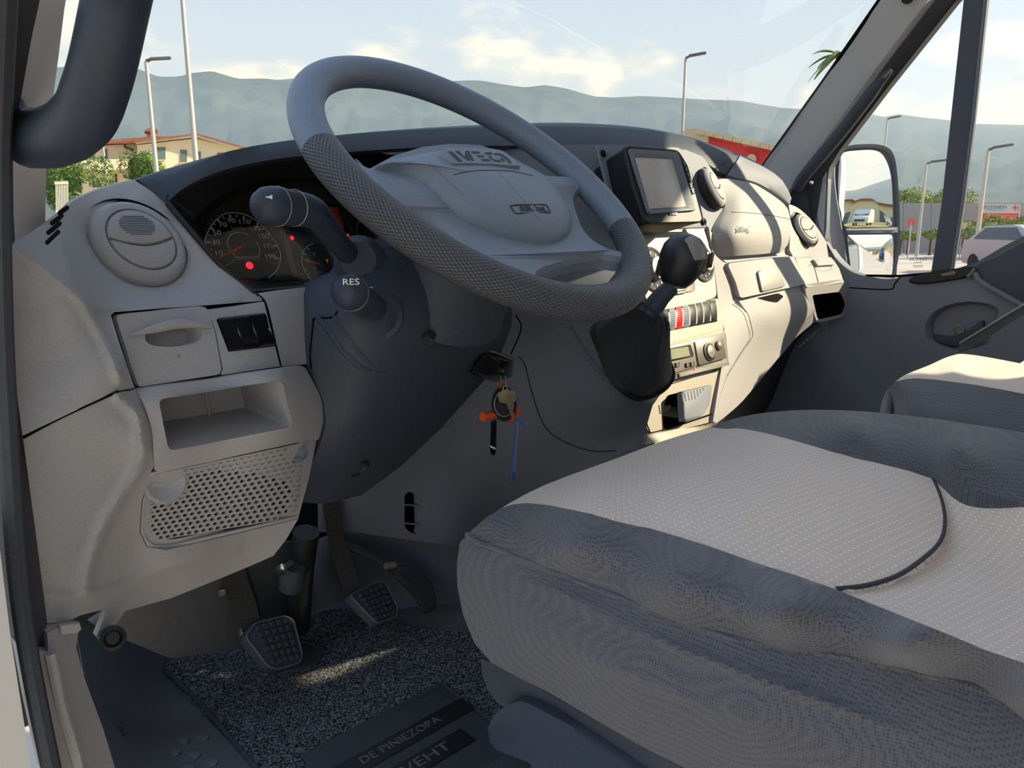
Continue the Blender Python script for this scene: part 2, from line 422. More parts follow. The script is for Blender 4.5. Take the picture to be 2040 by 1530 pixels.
t3 = patch('trim_3', [(48, 1300), (96, 1298), (94, 1262), (140, 1240), (158, 1244), (152, 1290), (168, 1350), (205, 1450), (238, 1560), (100, 1560), (70, 1420)], SILL, 'dash_grey', step=16, thick=0.03)
tag(t3, 'grey plastic sill trim at the foot of the driver door opening', 'sill trim', kind='structure')
tube('sill_rib', [on_y(px, py, y-.002) for px, py, y in [(100, 1300, .572), (120, 1400, .573), (150, 1500, .574), (165, 1560, .574)]], 0.004, 'dash_grey', t3, 8)
plate('sill_clip', [on_y(px, py, .588) for px, py in [(116, 1242), (156, 1238), (160, 1250), (152, 1258), (118, 1262)]], (0, -1, 0), 0.004, 'dash_grey', t3)
t4 = patch('trim_4', [(-40, 1040), (-2, 1080), (20, 1260), (48, 1440), (66, 1560), (-40, 1560)], .54, 'body_white', step=30, thick=0.03)
tag(t4, 'white painted body edge at the lower driver door opening', 'body panel', kind='structure')

# grab handle on the driver side pillar
gh = thing('grab_handle', 'black curved grab handle on the pale driver side pillar', 'handle', on_y(60, 276, .58))
path = crv([(246, -60, .42), (233, 0, .435), (207, 121, .455), (190, 180, .47), (172, 225, .485), (140, 258, .505), (100, 274, .535), (62, 276, .565)], 6)
Pp = [on_y(*p) for p in path]
V, Fs = tube_vf(Pp, [.0155+.003*(i/len(Pp)) for i in range(len(Pp))], 20); mesh('bar', V, Fs, 'handle_black', gh)
lp = []
for s, y in ((0, .60), (1, .575), (2, .555)):
    poly = [[(18, 180), (40, 186), (62, 232), (60, 300), (46, 312), (22, 262), (10, 250)], [(20, 190), (42, 192), (66, 236), (62, 306), (48, 312), (26, 266), (14, 250)], [(40, 215), (52, 222), (64, 240), (66, 296), (54, 306), (42, 290), (36, 250)]][s]
    lp.append(resample([on_y(a, b_, y) for a, b_ in rnd(poly, 8)], 40))
loft('mount', lp, 'handle_black', gh)

# side step and left footwell
ST = [(330, 1335, .105), (515, 1535, .105), (420, 1430, .105), (300, 1330, .13), (230, 1300, .20), (200, 1290, .22), (210, 1400, .21), (280, 1540, .17), (330, 1440, .125), (180, 1330, .24), (240, 1530, .20)]
t5 = patch('trim_5', [(150, 1246), (230, 1262), (345, 1300), (420, 1290), (480, 1290), (340, 1345), (420, 1440), (520, 1540), (530, 1570), (230, 1570), (200, 1450), (168, 1350)], ST, 'floor_plastic', axis='z', step=16, thick=0.02)
tag(t5, 'grey moulded step beside the carpet mat at the driver door', 'step', kind='structure')
f = depth(ST)
for (px, py) in [(362, 1478), (385, 1505), (402, 1470), (345, 1500), (420, 1520), (372, 1532)]:
    c = on_z(px, py, f(px, py)); mesh('grip_oval', *lathe_vf(c, (0, 0, 1), [(.0085, 0.0), (.0085, .0006), (.007, .0011)], 20, False, True), 'floor_plastic', t5)
c = on_z(238, 1455, f(238, 1455)); lathe('drain_hole', c, (0.2, -0.3, 1), [(.007, -.004), (.008, .0012), (.005, .0014), (.0045, -.002)], 'rubber', t5, 20)
KICK = [(250, 1200, .93), (480, 1150, 1.02), (470, 1290, 1.02), (250, 1260, .95), (345, 1310, .98), (610, 1000, 1.08), (620, 1200, 1.10), (480, 1000, 1.05)]
t6 = patch('trim_6', [(180, 1240), (250, 1195), (440, 1120), (560, 1080), (612, 1080), (618, 1235), (480, 1292), (340, 1312), (250, 1275)], KICK, 'floor_plastic', step=20, thick=0.01)
tag(t6, 'dark grey footwell lining left of the clutch pedal', 'lining', kind='structure')
# bonnet and far edge of the scuttle under the glass
V = []
for j, (dy, z) in enumerate(((0.0, .70), (.12, .69), (.5, .60), (.62, .40), (.66, -.2))):
    for i in range(13):
        x = -.9+1.8*i/12; V.append((x, ws_y(x, .70)+.01+dy*(1-.15*abs(x)), z-.05*abs(x)))
Fs = [(j*13+i, j*13+i+1, (j+1)*13+i+1, (j+1)*13+i) for j in range(4) for i in range(12)]
tag(mesh('bonnet', V, Fs, 'body_white'), 'white bonnet of the van ahead of the windscreen', 'bonnet', kind='structure')

# ================================================================== dashboard
dash = thing('dashboard', 'grey moulded dashboard running the whole width under the windscreen', 'dashboard', (0, 0.80, 0.45))
c2 = lambda pts: cut((0, 350), 3.1875, pts)
c3 = lambda pts: cut((0, 780), 2.04, pts)
c5 = lambda pts: cut((1140, 240), 3.4, pts)
c6 = lambda pts: cut((1200, 560), 4.08, pts)
# dark core behind all panels, so that the joints between them read dark
CORE = [(268, 365, .80), (20, 520, .66), (40, 860, .64), (230, 780, .66), (500, 600, .72), (600, 700, .74), (600, 1000, .76), (300, 1080, .68), (100, 1230, .64), (500, 1110, .72)]
patch('core', [(262, 366), (150, 412), (100, 452), (24, 500), (30, 640), (52, 866), (98, 1225), (340, 1180), (500, 1112), (585, 1020), (630, 880), (600, 730), (505, 590), (335, 412)], CORE, 'void', dash, step=28, thick=0.02)

# --- upper left end panel with its round air vent
VC, VN, VR = np.array([-.752, .703, .783]), nz((.14, -.84, .53)), .0446
vent_out = [(174, 469), (184, 440), (206, 413), (238, 399), (276, 403), (314, 422), (337, 446), (354, 469), (369, 490), (375, 510), (372, 533), (361, 551), (340, 566), (314, 573), (281, 569), (251, 557), (225, 543), (204, 526), (186, 498)]
yv = lambda p: on_pl(p[0], p[1], VC, VN)[1]
ENDP = [(268, 358, .752), (333, 403, .735), (194, 378, .735), (147, 400, .712), (94, 441, .665), (60, 470, .625), (19, 490, .60), (14, 510, .592), (20, 640, .588), (45, 868, .578), (125, 830, .580), (229, 780, .588), (272, 772, .603), (224, 628, .622), (300, 617, .638), (414, 610, .648), (524, 600, .66), (508, 580, .668), (450, 520, .69), (390, 460, .708), (120, 500, .630), (140, 540, .612), (175, 600, .606), (60, 600, .598), (60, 720, .592), (130, 700, .592), (215, 690, .596), (236, 750, .588)] + [p+(yv(p),) for p in vent_out[::2]]
end_out = crv([(268, 358), (230, 367), (194, 378), (168, 389), (147, 400), (130, 416), (112, 433), (94, 446), (70, 464), (40, 478), (20, 490)], 3) + [np.array(p) for p in [(14, 505), (17, 580), (22, 640), (32, 770), (45, 868), (125, 830), (229, 780), (268, 772), (240, 690), (221, 628), (228, 622), (300, 616), (414, 608), (526, 599), (506, 581), (497, 577), (452, 544), (402, 490), (366, 442), (333, 403)]]
fe = ridge(depth(ENDP), [(c2([(60, 450), (180, 500), (300, 600), (420, 700), (520, 800), (600, 930), (670, 1060), (730, 1200), (765, 1300)]), .006, 11), (c2([(380, 420), (430, 560), (480, 690), (560, 800), (640, 840), (800, 835), (1100, 815), (1500, 790)]), .004, 9)])
patch('end_panel', end_out, fe, 'dash_grey', dash, holes=[crv(vent_out, 2, True)], step=7, thick=0.012, angle=50)
def seam(pts, f_, r_=.0016, mat='dash_grey', par=dash, dy=-.0008, name='ridge'):
    return tube(name, [on_y(p[0], p[1], f_(p[0], p[1])+dy) for p in crv(pts, 5)], r_, mat, par, 8)
for a, b_ in (((92, 486), (119, 460)), ((94, 466), (122, 443)), ((101, 447), (126, 428)), ((116, 427), (137, 412))):
    a, b_ = np.array(a), np.array(b_); d = nz(b_-a); q = np.array([-d[1], d[0]])
    poly = rnd([a-q*4, b_-q*4, b_+q*4, a+q*4], 4, 3)
    plate('demister_slot', [on_y(p[0], p[1], fe(p[0], p[1])) for p in poly], (-.3, -.8, .4), .0012, 'void', dash, bev=.0004, back=.004)
def vent(center, n, R, turn=0.0, grille=True, name='air_vent', mats=('dash_grey', 'black')):
    """round air vent: dark socket, domed ring and a two-leaf flap with ribs"""
    u, v, n = basis(n)
    ca, sa = cos(turn), sin(turn); u, v = u*ca+v*sa, v*ca-u*sa
    c = np.asarray(center, float)
    ringm = lathe(name, c, n, [(R*1.03, .001), (R*1.0, -.004), (R*.97, -.016), (R*.6, -.02)], mats[1], dash, 48, False, True)
    lathe('ring', c, n, [(R*.955, -.012), (R*.95, .0005), (R*.90, .0045), (R*.80, .0075), (R*.70, .0072), (R*.695, .004)], mats[0], ringm, 48, False, True)
    def leaf(t0, t1, sag, sgn):
        # a piece of the round flap between an arc of the rim and the sagging middle joint
        rr = R*.66; top = [(rr*cos(t), rr*sin(t)) for t in np.linspace(t0, t1, 18)]
        x0, x1 = top[-1][0], top[0][0]
        mid = [(x0+(x1-x0)*k/12, top[-1][1]+(top[0][1]-top[-1][1])*k/12-sag*sin(pi*k/12)*R) for k in range(1, 12)]
        return top+mid
    for t0, t1, sag in ((radians(4), radians(176), .16), (radians(352), radians(188), .16-.0)):
        if t0 > t1: poly = leaf(radians(-1), radians(-179), .16, -1)
        else: poly = leaf(t0, t1, .16, 1)
        if t0 > t1: poly = [(x, y-.008*0) for x, y in poly]
        P3 = [c+u*x+v*y+n*.0045 for x, y in poly]
        plate('flap', P3, n, .0042, mats[0], ringm, bev=.0012)
    if grille:
        for k in range(9):
            yy = R*(.10+.05*k); half = R*.36*sqrt(max(0.05, 1-((k-4)/5.0)**2))
            tube('rib', [c+u*(-half)+v*yy+n*.0088, c+u*half+v*yy+n*.0088], .0007, 'dash_dark', ringm, 6)
    return ringm
vent(VC, VN, VR*.995)

# --- drawer, switch panel and trim below the vent
FR = [(224, 628, .626), (240, 700, .618), (272, 772, .612), (440, 747, .615), (557, 731, .626), (524, 602, .655), (414, 610, .645), (330, 690, .622), (612, 722, .655), (620, 575, .685), (510, 584, .665)]
ff = depth(FR)
hnd = crv([(289, 672), (296, 660), (318, 652), (345, 648), (375, 648), (396, 653), (402, 662), (400, 674), (385, 684), (345, 691), (310, 689), (294, 683)], 3, True)
drawer_o = rnd([(230, 628), (412, 610), (428, 660), (441, 735), (437, 746), (277, 771), (262, 730)], [10, 12, 5, 5, 5, 6, 5])
dr = patch('drawer', drawer_o, lambda a, b_: ff(a, b_)-.002, 'dash_grey', dash, holes=[hnd], step=9, thick=.008)
def bowl(name, loop, f_, deep, mat, par, shrink=.8, ax=(0, 1, 0.0), lip=0.0):
    ax = np.asarray(ax, float); P = [on_y(p[0], p[1], f_(p[0], p[1])-lip) for p in loop]
    return loft(name, [P, [p+ax*deep*.5 for p in inset3(P, (1+shrink)/2)], [p+ax*deep for p in inset3(P, shrink)]], mat, par, False, True)
bowl('finger_recess', hnd, lambda a, b_: ff(a, b_)-.002, .016, 'dash_grey', dr, .78, (0, 1, -.25))
lip = [(258, 668), (300, 657), (345, 646), (385, 646), (424, 652)]
tube('lip', [on_y(p[0], p[1], ff(*p)-.004) for p in crv(lip, 5)], [.0005+.004*sin(pi*k/20) for k in range(21)], 'dash_grey', dr, 10)
for q in [(352, 705), (356, 710), (358, 716)]:
    text('engraved_mark', 'E', .004, on_y(356, 710, ff(356, 710)-.0025), (1, 0, 0), (0, .2, 1), 'dash_dark', dr, .0002) if q[1] == 710 else None
sw_hole = [(431, 637), (524, 626), (547, 690), (455, 701)]
sp = patch('switch_panel', [(414, 618), (526, 602), (558, 730), (441, 747), (444, 735), (430, 660)], lambda a, b_: ff(a, b_)-.001, 'dash_grey', dash, holes=[sw_hole], step=9, thick=.006)
q = [np.array(p, float) for p in sw_hole]
for k in range(3):
    a, b_ = k/3+.006, (k+1)/3-.006
    cs = [q[0]+(q[1]-q[0])*a, q[0]+(q[1]-q[0])*b_, q[3]+(q[2]-q[3])*b_, q[3]+(q[2]-q[3])*a]
    P3 = [on_y(p[0], p[1], ff(*p)) for p in cs]
    n_ = nz(np.cross(P3[1]-P3[0], P3[3]-P3[0])); n_ = n_ if n_[1] < 0 else -n_
    # rocker: dished face between two raised ends
    mids = [(P3[0]*(1-t)+P3[3]*t, P3[1]*(1-t)+P3[2]*t, hgt) for t, hgt in ((0, .003), (.12, .0045), (.5, .0015), (.88, .0045), (1, .003))]
    V = []; Fs = []
    for l_, r_, hgt in mids: V += [l_+n_*hgt, r_+n_*hgt, l_-n_*.008, r_-n_*.008]
    for i in range(4):
        o_ = i*4; Fs += [(o_, o_+1, o_+5, o_+4), (o_, o_+4, o_+6, o_+2), (o_+1, o_+3, o_+7, o_+5)]
    Fs += [(0, 2, 3, 1), (16, 17, 19, 18)]
    s_ = mesh('rocker_switch', V, Fs, 'gloss_black', sp, angle=50)
    if k: tube('light_slit', [P3[0]*(1-t)+P3[3]*t+n_*(.003-.0012*sin(pi*t)) for t in np.linspace(.28, .78, 6)], .0007, 'silver_dark', sp, 6)
patch('cluster_trim', [(510, 585), (622, 571), (640, 600), (632, 700), (612, 725), (560, 731), (530, 604)], lambda a, b_: ff(a, b_)-.0005, 'dash_grey', dash, step=10, thick=.008)
seam([(512, 586), (529, 605), (545, 670), (559, 730)], lambda a, b_: ff(a, b_), .0011, 'void', dy=-.0001, name='joint')

# --- knee bin
KN = [(270, 775, .610), (440, 750, .612), (606, 727, .648), (295, 800, .597), (570, 752, .600), (640, 790, .655), (648, 840, .66), (628, 880, .655), (315, 915, .597), (300, 850, .597), (590, 850, .606), (309, 932, .603), (299, 942, .604), (613, 873, .635), (590, 1030, .655), (290, 1075, .632), (450, 985, .622), (285, 1010, .617), (600, 990, .65), (450, 905, .605)]
fk = depth(KN)
tray = rnd([(316, 796), (562, 757), (584, 850), (336, 899)], [12, 16, 14, 14], 5)
kb = patch('knee_bin', rnd([(270, 776), (606, 728), (640, 790), (650, 842), (634, 880), (606, 878), (309, 940), (303, 855), (290, 810)], [8, 10, 30, 30, 14, 2, 6, 20, 20], 5), fk, 'dash_grey', dash, holes=[tray], step=9, thick=.006)
P = [on_y(p[0], p[1], fk(p[0], p[1])) for p in tray]
loft('bin_interior', [P, [p+np.array([0, .006, 0]) for p in inset3(P, .97)], [p+np.array([0, .075, .004]) for p in inset3(P, .90)]], 'dash_grey', kb, False, True)
Pb = [on_y(487, 798, fk(487, 798))+np.array([0, .073, 0]), on_y(497, 860, fk(497, 860))+np.array([0, .073, 0])]
tube('divider_rib', Pb, .0012, 'dash_grey', kb, 6)
# --- speaker grille with real holes
G0, G1, G2, G3 = [np.array(p, float) for p in ((306, 945), (612, 880), (590, 1030), (284, 1082))]
def gp(a, b_): return (G0*(1-a)+G1*a)*(1-b_)+(G3*(1-a)+G2*a)*b_
grille_out = rnd([(300, 946), (430, 917), (606, 879), (617, 884), (592, 1028), (340, 1086), (300, 1086), (284, 1058), (288, 1000)], [22, 2, 6, 6, 4, 20, 16, 30, 20], 5)
gr = patch('speaker_surround', [(299, 942), (612, 876), (630, 880), (616, 950), (594, 1033), (330, 1095), (294, 1090), (280, 1060), (284, 1000)], fk, 'dash_grey', dash, holes=[grille_out], step=12, thick=.006)
B = Bag(); nu, nv = 21, 15; seg = 8
def solid(px, py):
    return hypot((px-330)/1.0, py-960) < 36 or hypot(px-597, py-898) < 24
open_ = lambda px, py: (hypot((px-452)/145.0, (py-1000)/62.0) < 1.0 or hypot((px-345)/62.0, (py-1040)/40) < 1) and not hypot(px-330, py-960) < 46
dim = Bag()
for j in range(nv):
    for i in range(nu):
        off = .5 if j % 2 else 0
        ca, cb = (i+.5+off)/(nu+.5), (j+.5)/nv
        cp = gp(ca, cb)
        corners = [gp((i+off+dx)/(nu+.5), (j+dy)/nv) for dx, dy in ((0, 0), (1, 0), (1, 1), (0, 1))]
        if not all(inside(grille_out, c_[0], c_[1]) for c_ in corners): continue
        if solid(*cp):
            B.add([on_y(c_[0], c_[1], fk(c_[0], c_[1])+.0015) for c_ in corners], [(0, 1, 2, 3)]); continue
        sq = []
        for k in range(4):
            a_, b2 = corners[k], corners[(k+1) % 4]; sq += [a_, (a_+b2)/2]
        hole = [cp+(sq[k]-cp)*(.70 if k % 2 else .48) for k in range(8)]
        A = [on_y(p[0], p[1], fk(p[0], p[1])+.0015) for p in sq]; H_ = [on_y(p[0], p[1], fk(p[0], p[1])+.0015) for p in hole]
        deep = open_(*cp)
        H2 = [p+np.array([0, .0035 if deep else .0012, 0]) for p in H_]
        V, Fs = loft_vf([A, H_, H2], False, not deep); B.add(V, Fs)
g_ = B.build('speaker_grille', 'dash_grey', gr, angle=30); g_['kind'] = 'stuff'
patch('speaker_back', grille_out, lambda a, b_: fk(a, b_)+.006, 'void', gr, step=20, thick=.002)
# solid margin of the grille plate, between the holes and the surround
rim_cells = Bag()
mrg = [p for p in grille_out]
P1 = resample([on_y(p[0], p[1], fk(p[0], p[1])+.0018) for p in mrg], 120)
c_ = np.mean([p for p in mrg], 0)
P2 = resample([on_y(p[0], p[1], fk(p[0], p[1])+.0022) for p in [c_+(p-c_)*.88 for p in mrg]], 120)
loft('grille_margin', [P1, P2], 'dash_grey', gr, False, False)
for (px, py, rr) in ((330, 961, 34), (597, 898, 22)):
    c = on_y(px, py, fk(px, py)+.0005); R = rr/1500*.72
    n_ = nz((.05, -.93, .3))
    if px < 400: lathe('dimple', c, n_, [(R*1.08, -.002), (R*.98, .0012), (R*.8, .0), (R*.45, -.003), (.0001, -.0036)], 'dash_grey', gr, 36, False, False)
    else:
        s_ = lathe('screw_cap', c, n_, [(R*1.05, -.002), (R*1.0, .0012), (R*.84, .0010), (R*.80, -.001), (R*.5, -.001), (R*.46, .0008), (R*.25, .0008), (R*.2, .002), (.0001, .0022)], 'dash_dark', gr, 32, False, False)
# --- lower left panel
LO = [(45, 870, .580), (125, 832, .582), (229, 782, .590), (272, 776, .604), (300, 850, .598), (306, 930, .604), (282, 1010, .616), (286, 1075, .632), (330, 1092, .632), (590, 1032, .656), (545, 1105, .68), (500, 1125, .69), (440, 1150, .69), (340, 1190, .68), (250, 1215, .65), (160, 1235, .61), (95, 1240, .592), (70, 1060, .585), (235, 900, .592), (200, 1020, .60), (180, 1100, .605), (165, 1160, .605), (110, 1190, .60), (250, 1150, .64), (400, 1110, .655), (278, 880, .590), (240, 1000, .606), (140, 950, .590)]
fl = ridge(depth(LO), [(c3([(480, 20), (540, 70), (570, 130), (580, 250), (555, 330), (490, 430), (430, 520), (390, 620), (360, 720), (345, 800)]), .008, 12), (c3([(200, 830), (300, 835), (400, 815), (560, 760), (760, 690), (960, 635)]), .005, 9)])
patch('lower_panel', [(46, 872), (125, 833), (228, 783), (270, 777), (290, 812), (302, 856), (306, 930), (299, 944), (282, 1000), (278, 1060), (292, 1090), (332, 1096), (594, 1034), (570, 1075), (545, 1107), (500, 1127), (440, 1152), (340, 1192), (250, 1217), (205, 1282), (192, 1268), (214, 1212), (160, 1226), (135, 1238), (94, 1242), (72, 1070)], fl, 'dash_grey', dash, step=8, thick=.008, angle=50)
seam(c3([(95, 188), (250, 105), (480, 0)]), fl, .0010, 'void', dy=-.0006, name='joint')
c = on_y(225, 1272, .62); lathe('bolt_cover', c, (-.2, -.8, .3), [(.010, -.006), (.010, .001), (.007, .002), (.005, -.002)], 'black', dash, 24)

# --- black brow over the whole dash
brow_mat = principled('brow_black', (50, 56, 66), 0.55, noise=0.05, nscale=300)
t = brow_mat.node_tree; tcn = t.nodes.new('ShaderNodeTexCoord'); ck = N(t, 'ShaderNodeTexVoronoi', Scale=230.0, feature='DISTANCE_TO_EDGE'); L(t, tcn.outputs['Object'], ck.inputs['Vector'])
bp = N(t, 'ShaderNodeBump', Strength=0.5, Distance=0.0008); L(t, ck.outputs['Distance'], bp.inputs['Height']); L(t, bp.outputs[0], t.nodes['Principled BSDF'].inputs['Normal'])
ST_ = [((266, 358), (333, 403), .755, .730), ((350, 331), (372, 371), .775, .735), ((450, 306), (440, 341), .80, .75), ((560, 287), (540, 318), .825, .765), ((700, 268), (690, 303), .85, .785), ((880, 254), (880, 292), .87, .80), ((1080, 245), (1080, 290), .875, .80), ((1200, 248), (1190, 290), .87, .79), ((1280, 256), (1275, 290), .86, .78), ((1350, 269), (1350, 297), .845, .77), ((1420, 290), (1402, 322), .825, .76), ((1470, 308), (1446, 348), .805, .755), ((1530, 340), (1502, 362), .785, .75), ((1560, 370), (1545, 386), .765, .745), ((1573, 397), (1571, 407), .75, .745)]
ar = np.array([a+b_+(y1, y2) for a, b_, y1, y2 in ST_])
ar = np.array(crv([tuple(x) for x in ar], 4))
loops = []
for bi, s in enumerate(ar):
    bl = min(1.0, bi/8.0, (len(ar)-1-bi)/5.0)
    R_ = on_y(s[0], s[1], s[4]); Lp = on_y(s[2], s[3], s[5])
    mid = (R_+Lp)/2+np.array([0, -.012, .010])*bl
    dk = ws_y(R_[0], .86)+.0
    loops.append([np.array([R_[0], max(dk, R_[1]+.05), min(.85, R_[2]-.07)]), R_+np.array([0, .06, -.012]), R_+np.array([0, .015, -.001]), R_, R_*.85+mid*.15+np.array([0, -.004, .001]), mid, Lp*.8+mid*.2, Lp, Lp+np.array([0, .004, -.004]), Lp+np.array([0, .03, -.002]), Lp+np.array([0, .12, -.004])])
V = [p for l in loops for p in l]; k = len(loops[0])
Fs = [(i*k+j, i*k+j+1, (i+1)*k+j+1, (i+1)*k+j) for i in range(len(loops)-1) for j in range(k-1)]
mesh('brow', V, Fs, brow_mat, dash, angle=60)
# right-hand end of the brow is a grey trim piece
i0 = 44
lr = [[l[3]*.3+l[4]*.7+np.array([0, -.002, .001]), l[5]+np.array([0, -.003, .002]), l[6]+np.array([0, -.003, 0]), l[7]+np.array([0, -.003, -.001]), l[8]+np.array([0, 0, -.002])] for l in loops[i0:]]
V = [p for l in lr for p in l]; Fs = [(i*5+j, i*5+j+1, (i+1)*5+j+1, (i+1)*5+j) for i in range(len(lr)-1) for j in range(4)]
tr = mesh('brow_end', V, Fs, 'dash_dark', dash, angle=60)
plate('sensor_slot', [on_y(p[0], p[1], .748) for p in c5([(1010, 300), (1040, 285), (1035, 295), (1015, 310)])], (0, -1, 0), .001, 'void', tr, bev=.0003)

# --- instrument binnacle and its dials
CO, CN = np.array([-.56, .865, .77]), nz((.05, -.92, .38))
def cl(px, py, h=0.0): return on_pl(px, py, CO+CN*h, CN)
BN = [(333, 405, .722), (508, 580, .668), (420, 492, .695), (640, 572, .69), (360, 388, .76), (470, 345, .80), (400, 480, .84), (560, 560, .84), (700, 560, .84), (600, 400, .86)]
clus = thing('instrument_cluster', 'black instrument cluster with white-ringed speedometer behind the wheel', 'instrument cluster', CO+np.array([0, 0, -.06]))
clus_out = [(412, 470), (430, 430), (470, 400), (540, 380), (620, 372), (720, 375), (780, 400), (780, 552), (640, 553), (560, 556), (520, 556), (470, 535), (430, 500)]
# funnel wall from the dash edge back to the dials
edge = crv([(333, 405), (418, 502), (506, 580), (640, 572), (760, 560), (900, 500), (900, 360), (760, 305), (600, 313), (470, 333), (403, 355), (356, 379)], 6, True)
inner = crv([(395, 450), (440, 530), (520, 560), (640, 556), (760, 553), (800, 520), (800, 395), (740, 372), (620, 362), (500, 372), (440, 395), (405, 425)], 6, True)
def edy(p): return [.726, .70, .668, .70, .71, .74, .78, .80, .79, .765, .75, .74]
ey = crv([(v,) for v in edy(0)], 6, True)
E1 = [on_y(p[0], p[1], ey[i][0]) for i, p in enumerate(edge)]; I1 = [cl(p[0], p[1], -.001) for p in inner]
loft('binnacle', [E1, [a*.5+b_*.5 for a, b_ in zip(E1, I1)], I1], 'black', clus, False, True)
tube('bezel_edge', [on_y(p[0], p[1], y) for p, y in zip(*[crv([(333, 404), (406, 490), (456, 544), (497, 576), (512, 581), (560, 577), (630, 572)], 5), [v[0] for v in crv([(.724,), (.697,), (.682,), (.67,), (.668,), (.68,), (.692,)], 5)]])], .0028, 'black', clus, 8)
plate('face', [cl(p[0], p[1]) for p in crv([(410, 455), (450, 535), (520, 558), (640, 555), (760, 552), (790, 520), (790, 400), (740, 382), (620, 372), (500, 384), (445, 404)], 3, True)], CN, .001, principled('cluster_face', (74, 72, 70), .45), clus)
U_, V_, _ = basis(CN); U_ = -U_ if U_[0] < 0 else U_; V_ = V_ if V_[2] > 0 else -V_
S0 = cl(484, 487, .002); rad = np.linalg.norm(cl(556, 480, .002)-S0)*1.04
def dial(name, c, r, a0, a1, full=True):
    d_ = lathe(name, c-CN*.001, CN, [(r*1.04, 0), (r*1.04, .0012), (r*.98, .0012), (r*.97, .0005), (.0001, .0005)], 'gloss_black', clus, 64, False, False)
    B = Bag(); aa = np.linspace(a0, a1, 60); 
    V, Fs = tube_vf([c+(U_*cos(a)+V_*sin(a))*r*.985+CN*.0006 for a in aa], .0007, 6); B.add(V, Fs)
    B.build('scale_ring', 'white_print', d_)
    return d_
sp_d = plate('speedometer', [cl(p[0], p[1], .001) for p in crv([(406, 480), (420, 448), (445, 424), (475, 421), (503, 431), (532, 454), (556, 487), (563, 512), (556, 540), (538, 556), (500, 556), (470, 545), (430, 515)], 4, True)], CN, .0008, 'gloss_black', clus, bev=.0003)
ringp = crv([(418, 512), (409, 480), (421, 450), (445, 427), (474, 424), (502, 434), (529, 456), (552, 488), (559, 511), (552, 537), (535, 554)], 6)
tube('scale_ring', [cl(p[0], p[1], .0024) for p in ringp], .0007, 'white_print', sp_d, 6)
cen = np.array([484, 488.])
for v, px, py in ((10, 435, 505), (30, 430, 483), (50, 432, 464), (70, 444, 448), (90, 461, 440), (110, 486, 442), (130, 507, 455), (150, 524, 471), (170, 534, 491), (190, 538, 511)):
    text('dial_number', str(v), rad*.165, cl(px, py, .0024), U_, V_, 'white_print', sp_d, .0002, sx=1.25)
for px, py in ((412, 482), (419, 454), (432, 436), (457, 428), (486, 431), (514, 444), (537, 465), (552, 490), (555, 516)):
    e_ = np.array([px, py], float); i_ = e_+(cen-e_)*.10
    tube('dial_tick', [cl(*e_, .0025), cl(*i_, .0025)], .0012, 'white_print', sp_d, 6)
for px, py in ((415, 467), (425, 445), (444, 432), (471, 428), (500, 437), (525, 455), (545, 477), (553, 503), (417, 497)):
    e_ = np.array([px, py], float); i_ = e_+(cen-e_)*.07
    tube('dial_tick', [cl(*e_, .0025), cl(*i_, .0025)], .0007, 'white_print', sp_d, 6)
text('dial_unit', 'km/h', rad*.13, cl(473, 455, .0024), U_, V_, 'grey_print', sp_d, .0002, sx=1.2)
ci = [cl(p[0], p[1], .0026) for p in crv([(471, 513), (458, 497), (453, 482), (460, 468), (475, 463), (492, 467), (508, 480), (517, 495), (515, 512)], 4)]
tube('inner_scale', ci+[ci[0]], .0005, 'white_print', sp_d, 6)
tube('lower_line', [cl(x, y, .0026) for x, y in ((452, 529), (467, 517), (523, 515), (550, 528))], .0004, 'grey_print', sp_d, 6)
tube('needle', [cl(481, 491, .006), cl(435, 515, .006)], [.0022, .0009], 'needle', sp_d, 8)
lathe('needle_hub', cl(492, 486, .002), CN, [(rad*.2, 0), (rad*.19, .004), (rad*.1, .005), (.0001, .005)], 'gloss_black', sp_d, 32, False, False)
lathe('warning_lamp', cl(497, 529, .003), CN, [(rad*.085, 0), (rad*.085, .0006), (.0001, .0006)], 'lamp_red', sp_d, 20, False, False)
text('lamp_symbol', '!', rad*.13, cl(497, 529, .0042), U_, V_, 'black', sp_d, .0001)
# silver divider strip, fuel gauge, display, lamps
plate('silver_strip', [cl(p[0], p[1], .001) for p in [(553, 452), (565, 455), (594, 552), (583, 552)]], CN, .0015, 'silver', clus, bev=.0005)
f0 = cl(640, 528, .002); fr_ = np.linalg.norm(cl(600, 520, .002)-f0)
fd = dial('fuel_gauge', f0, fr_, radians(95), radians(225))
for a in (radians(120), radians(143), radians(160), radians(205)): tube('dial_tick', [f0+(U_*cos(a)+V_*sin(a))*fr_*q_+CN*.0006 for q_ in (.82, .97)], .0007, 'white_print', fd, 6)
text('gauge_letter', 'F', fr_*.26, cl(627, 508, .0025), U_, V_, 'white_print', fd, .0002)
text('gauge_letter', 'E', fr_*.26, cl(610, 537, .0025), U_, V_, 'white_print', fd, .0002)
a = radians(168); tube('needle', [f0+(U_*cos(a)+V_*sin(a))*fr_*q_+CN*.003 for q_ in (.2, .95)], [.0018, .0008], 'needle', fd, 8)
lathe('needle_hub', f0, CN, [(fr_*.28, 0), (fr_*.26, .004), (.0001, .0045)], 'gloss_black', fd, 24, False, False)
box('pump_symbol', cl(613, 520, .003), (.004, .0004, .005), 'white_print', fd)
text('gauge_digit', '7', fr_*.24, cl(652, 521, .0025), U_, V_, 'lamp_amber', fd, .0002)
plate('display', [cl(p[0], p[1], .001) for p in [(575, 458), (600, 400), (672, 405), (702, 478), (660, 482), (640, 480)]], CN, .0012, 'gloss_black', clus, bev=.0004)
plate('red_display', [cl(p[0], p[1], .0022) for p in [(630, 412), (672, 413), (686, 455), (646, 455)]], CN, .0006, 'lcd_red', clus, bev=.0002)
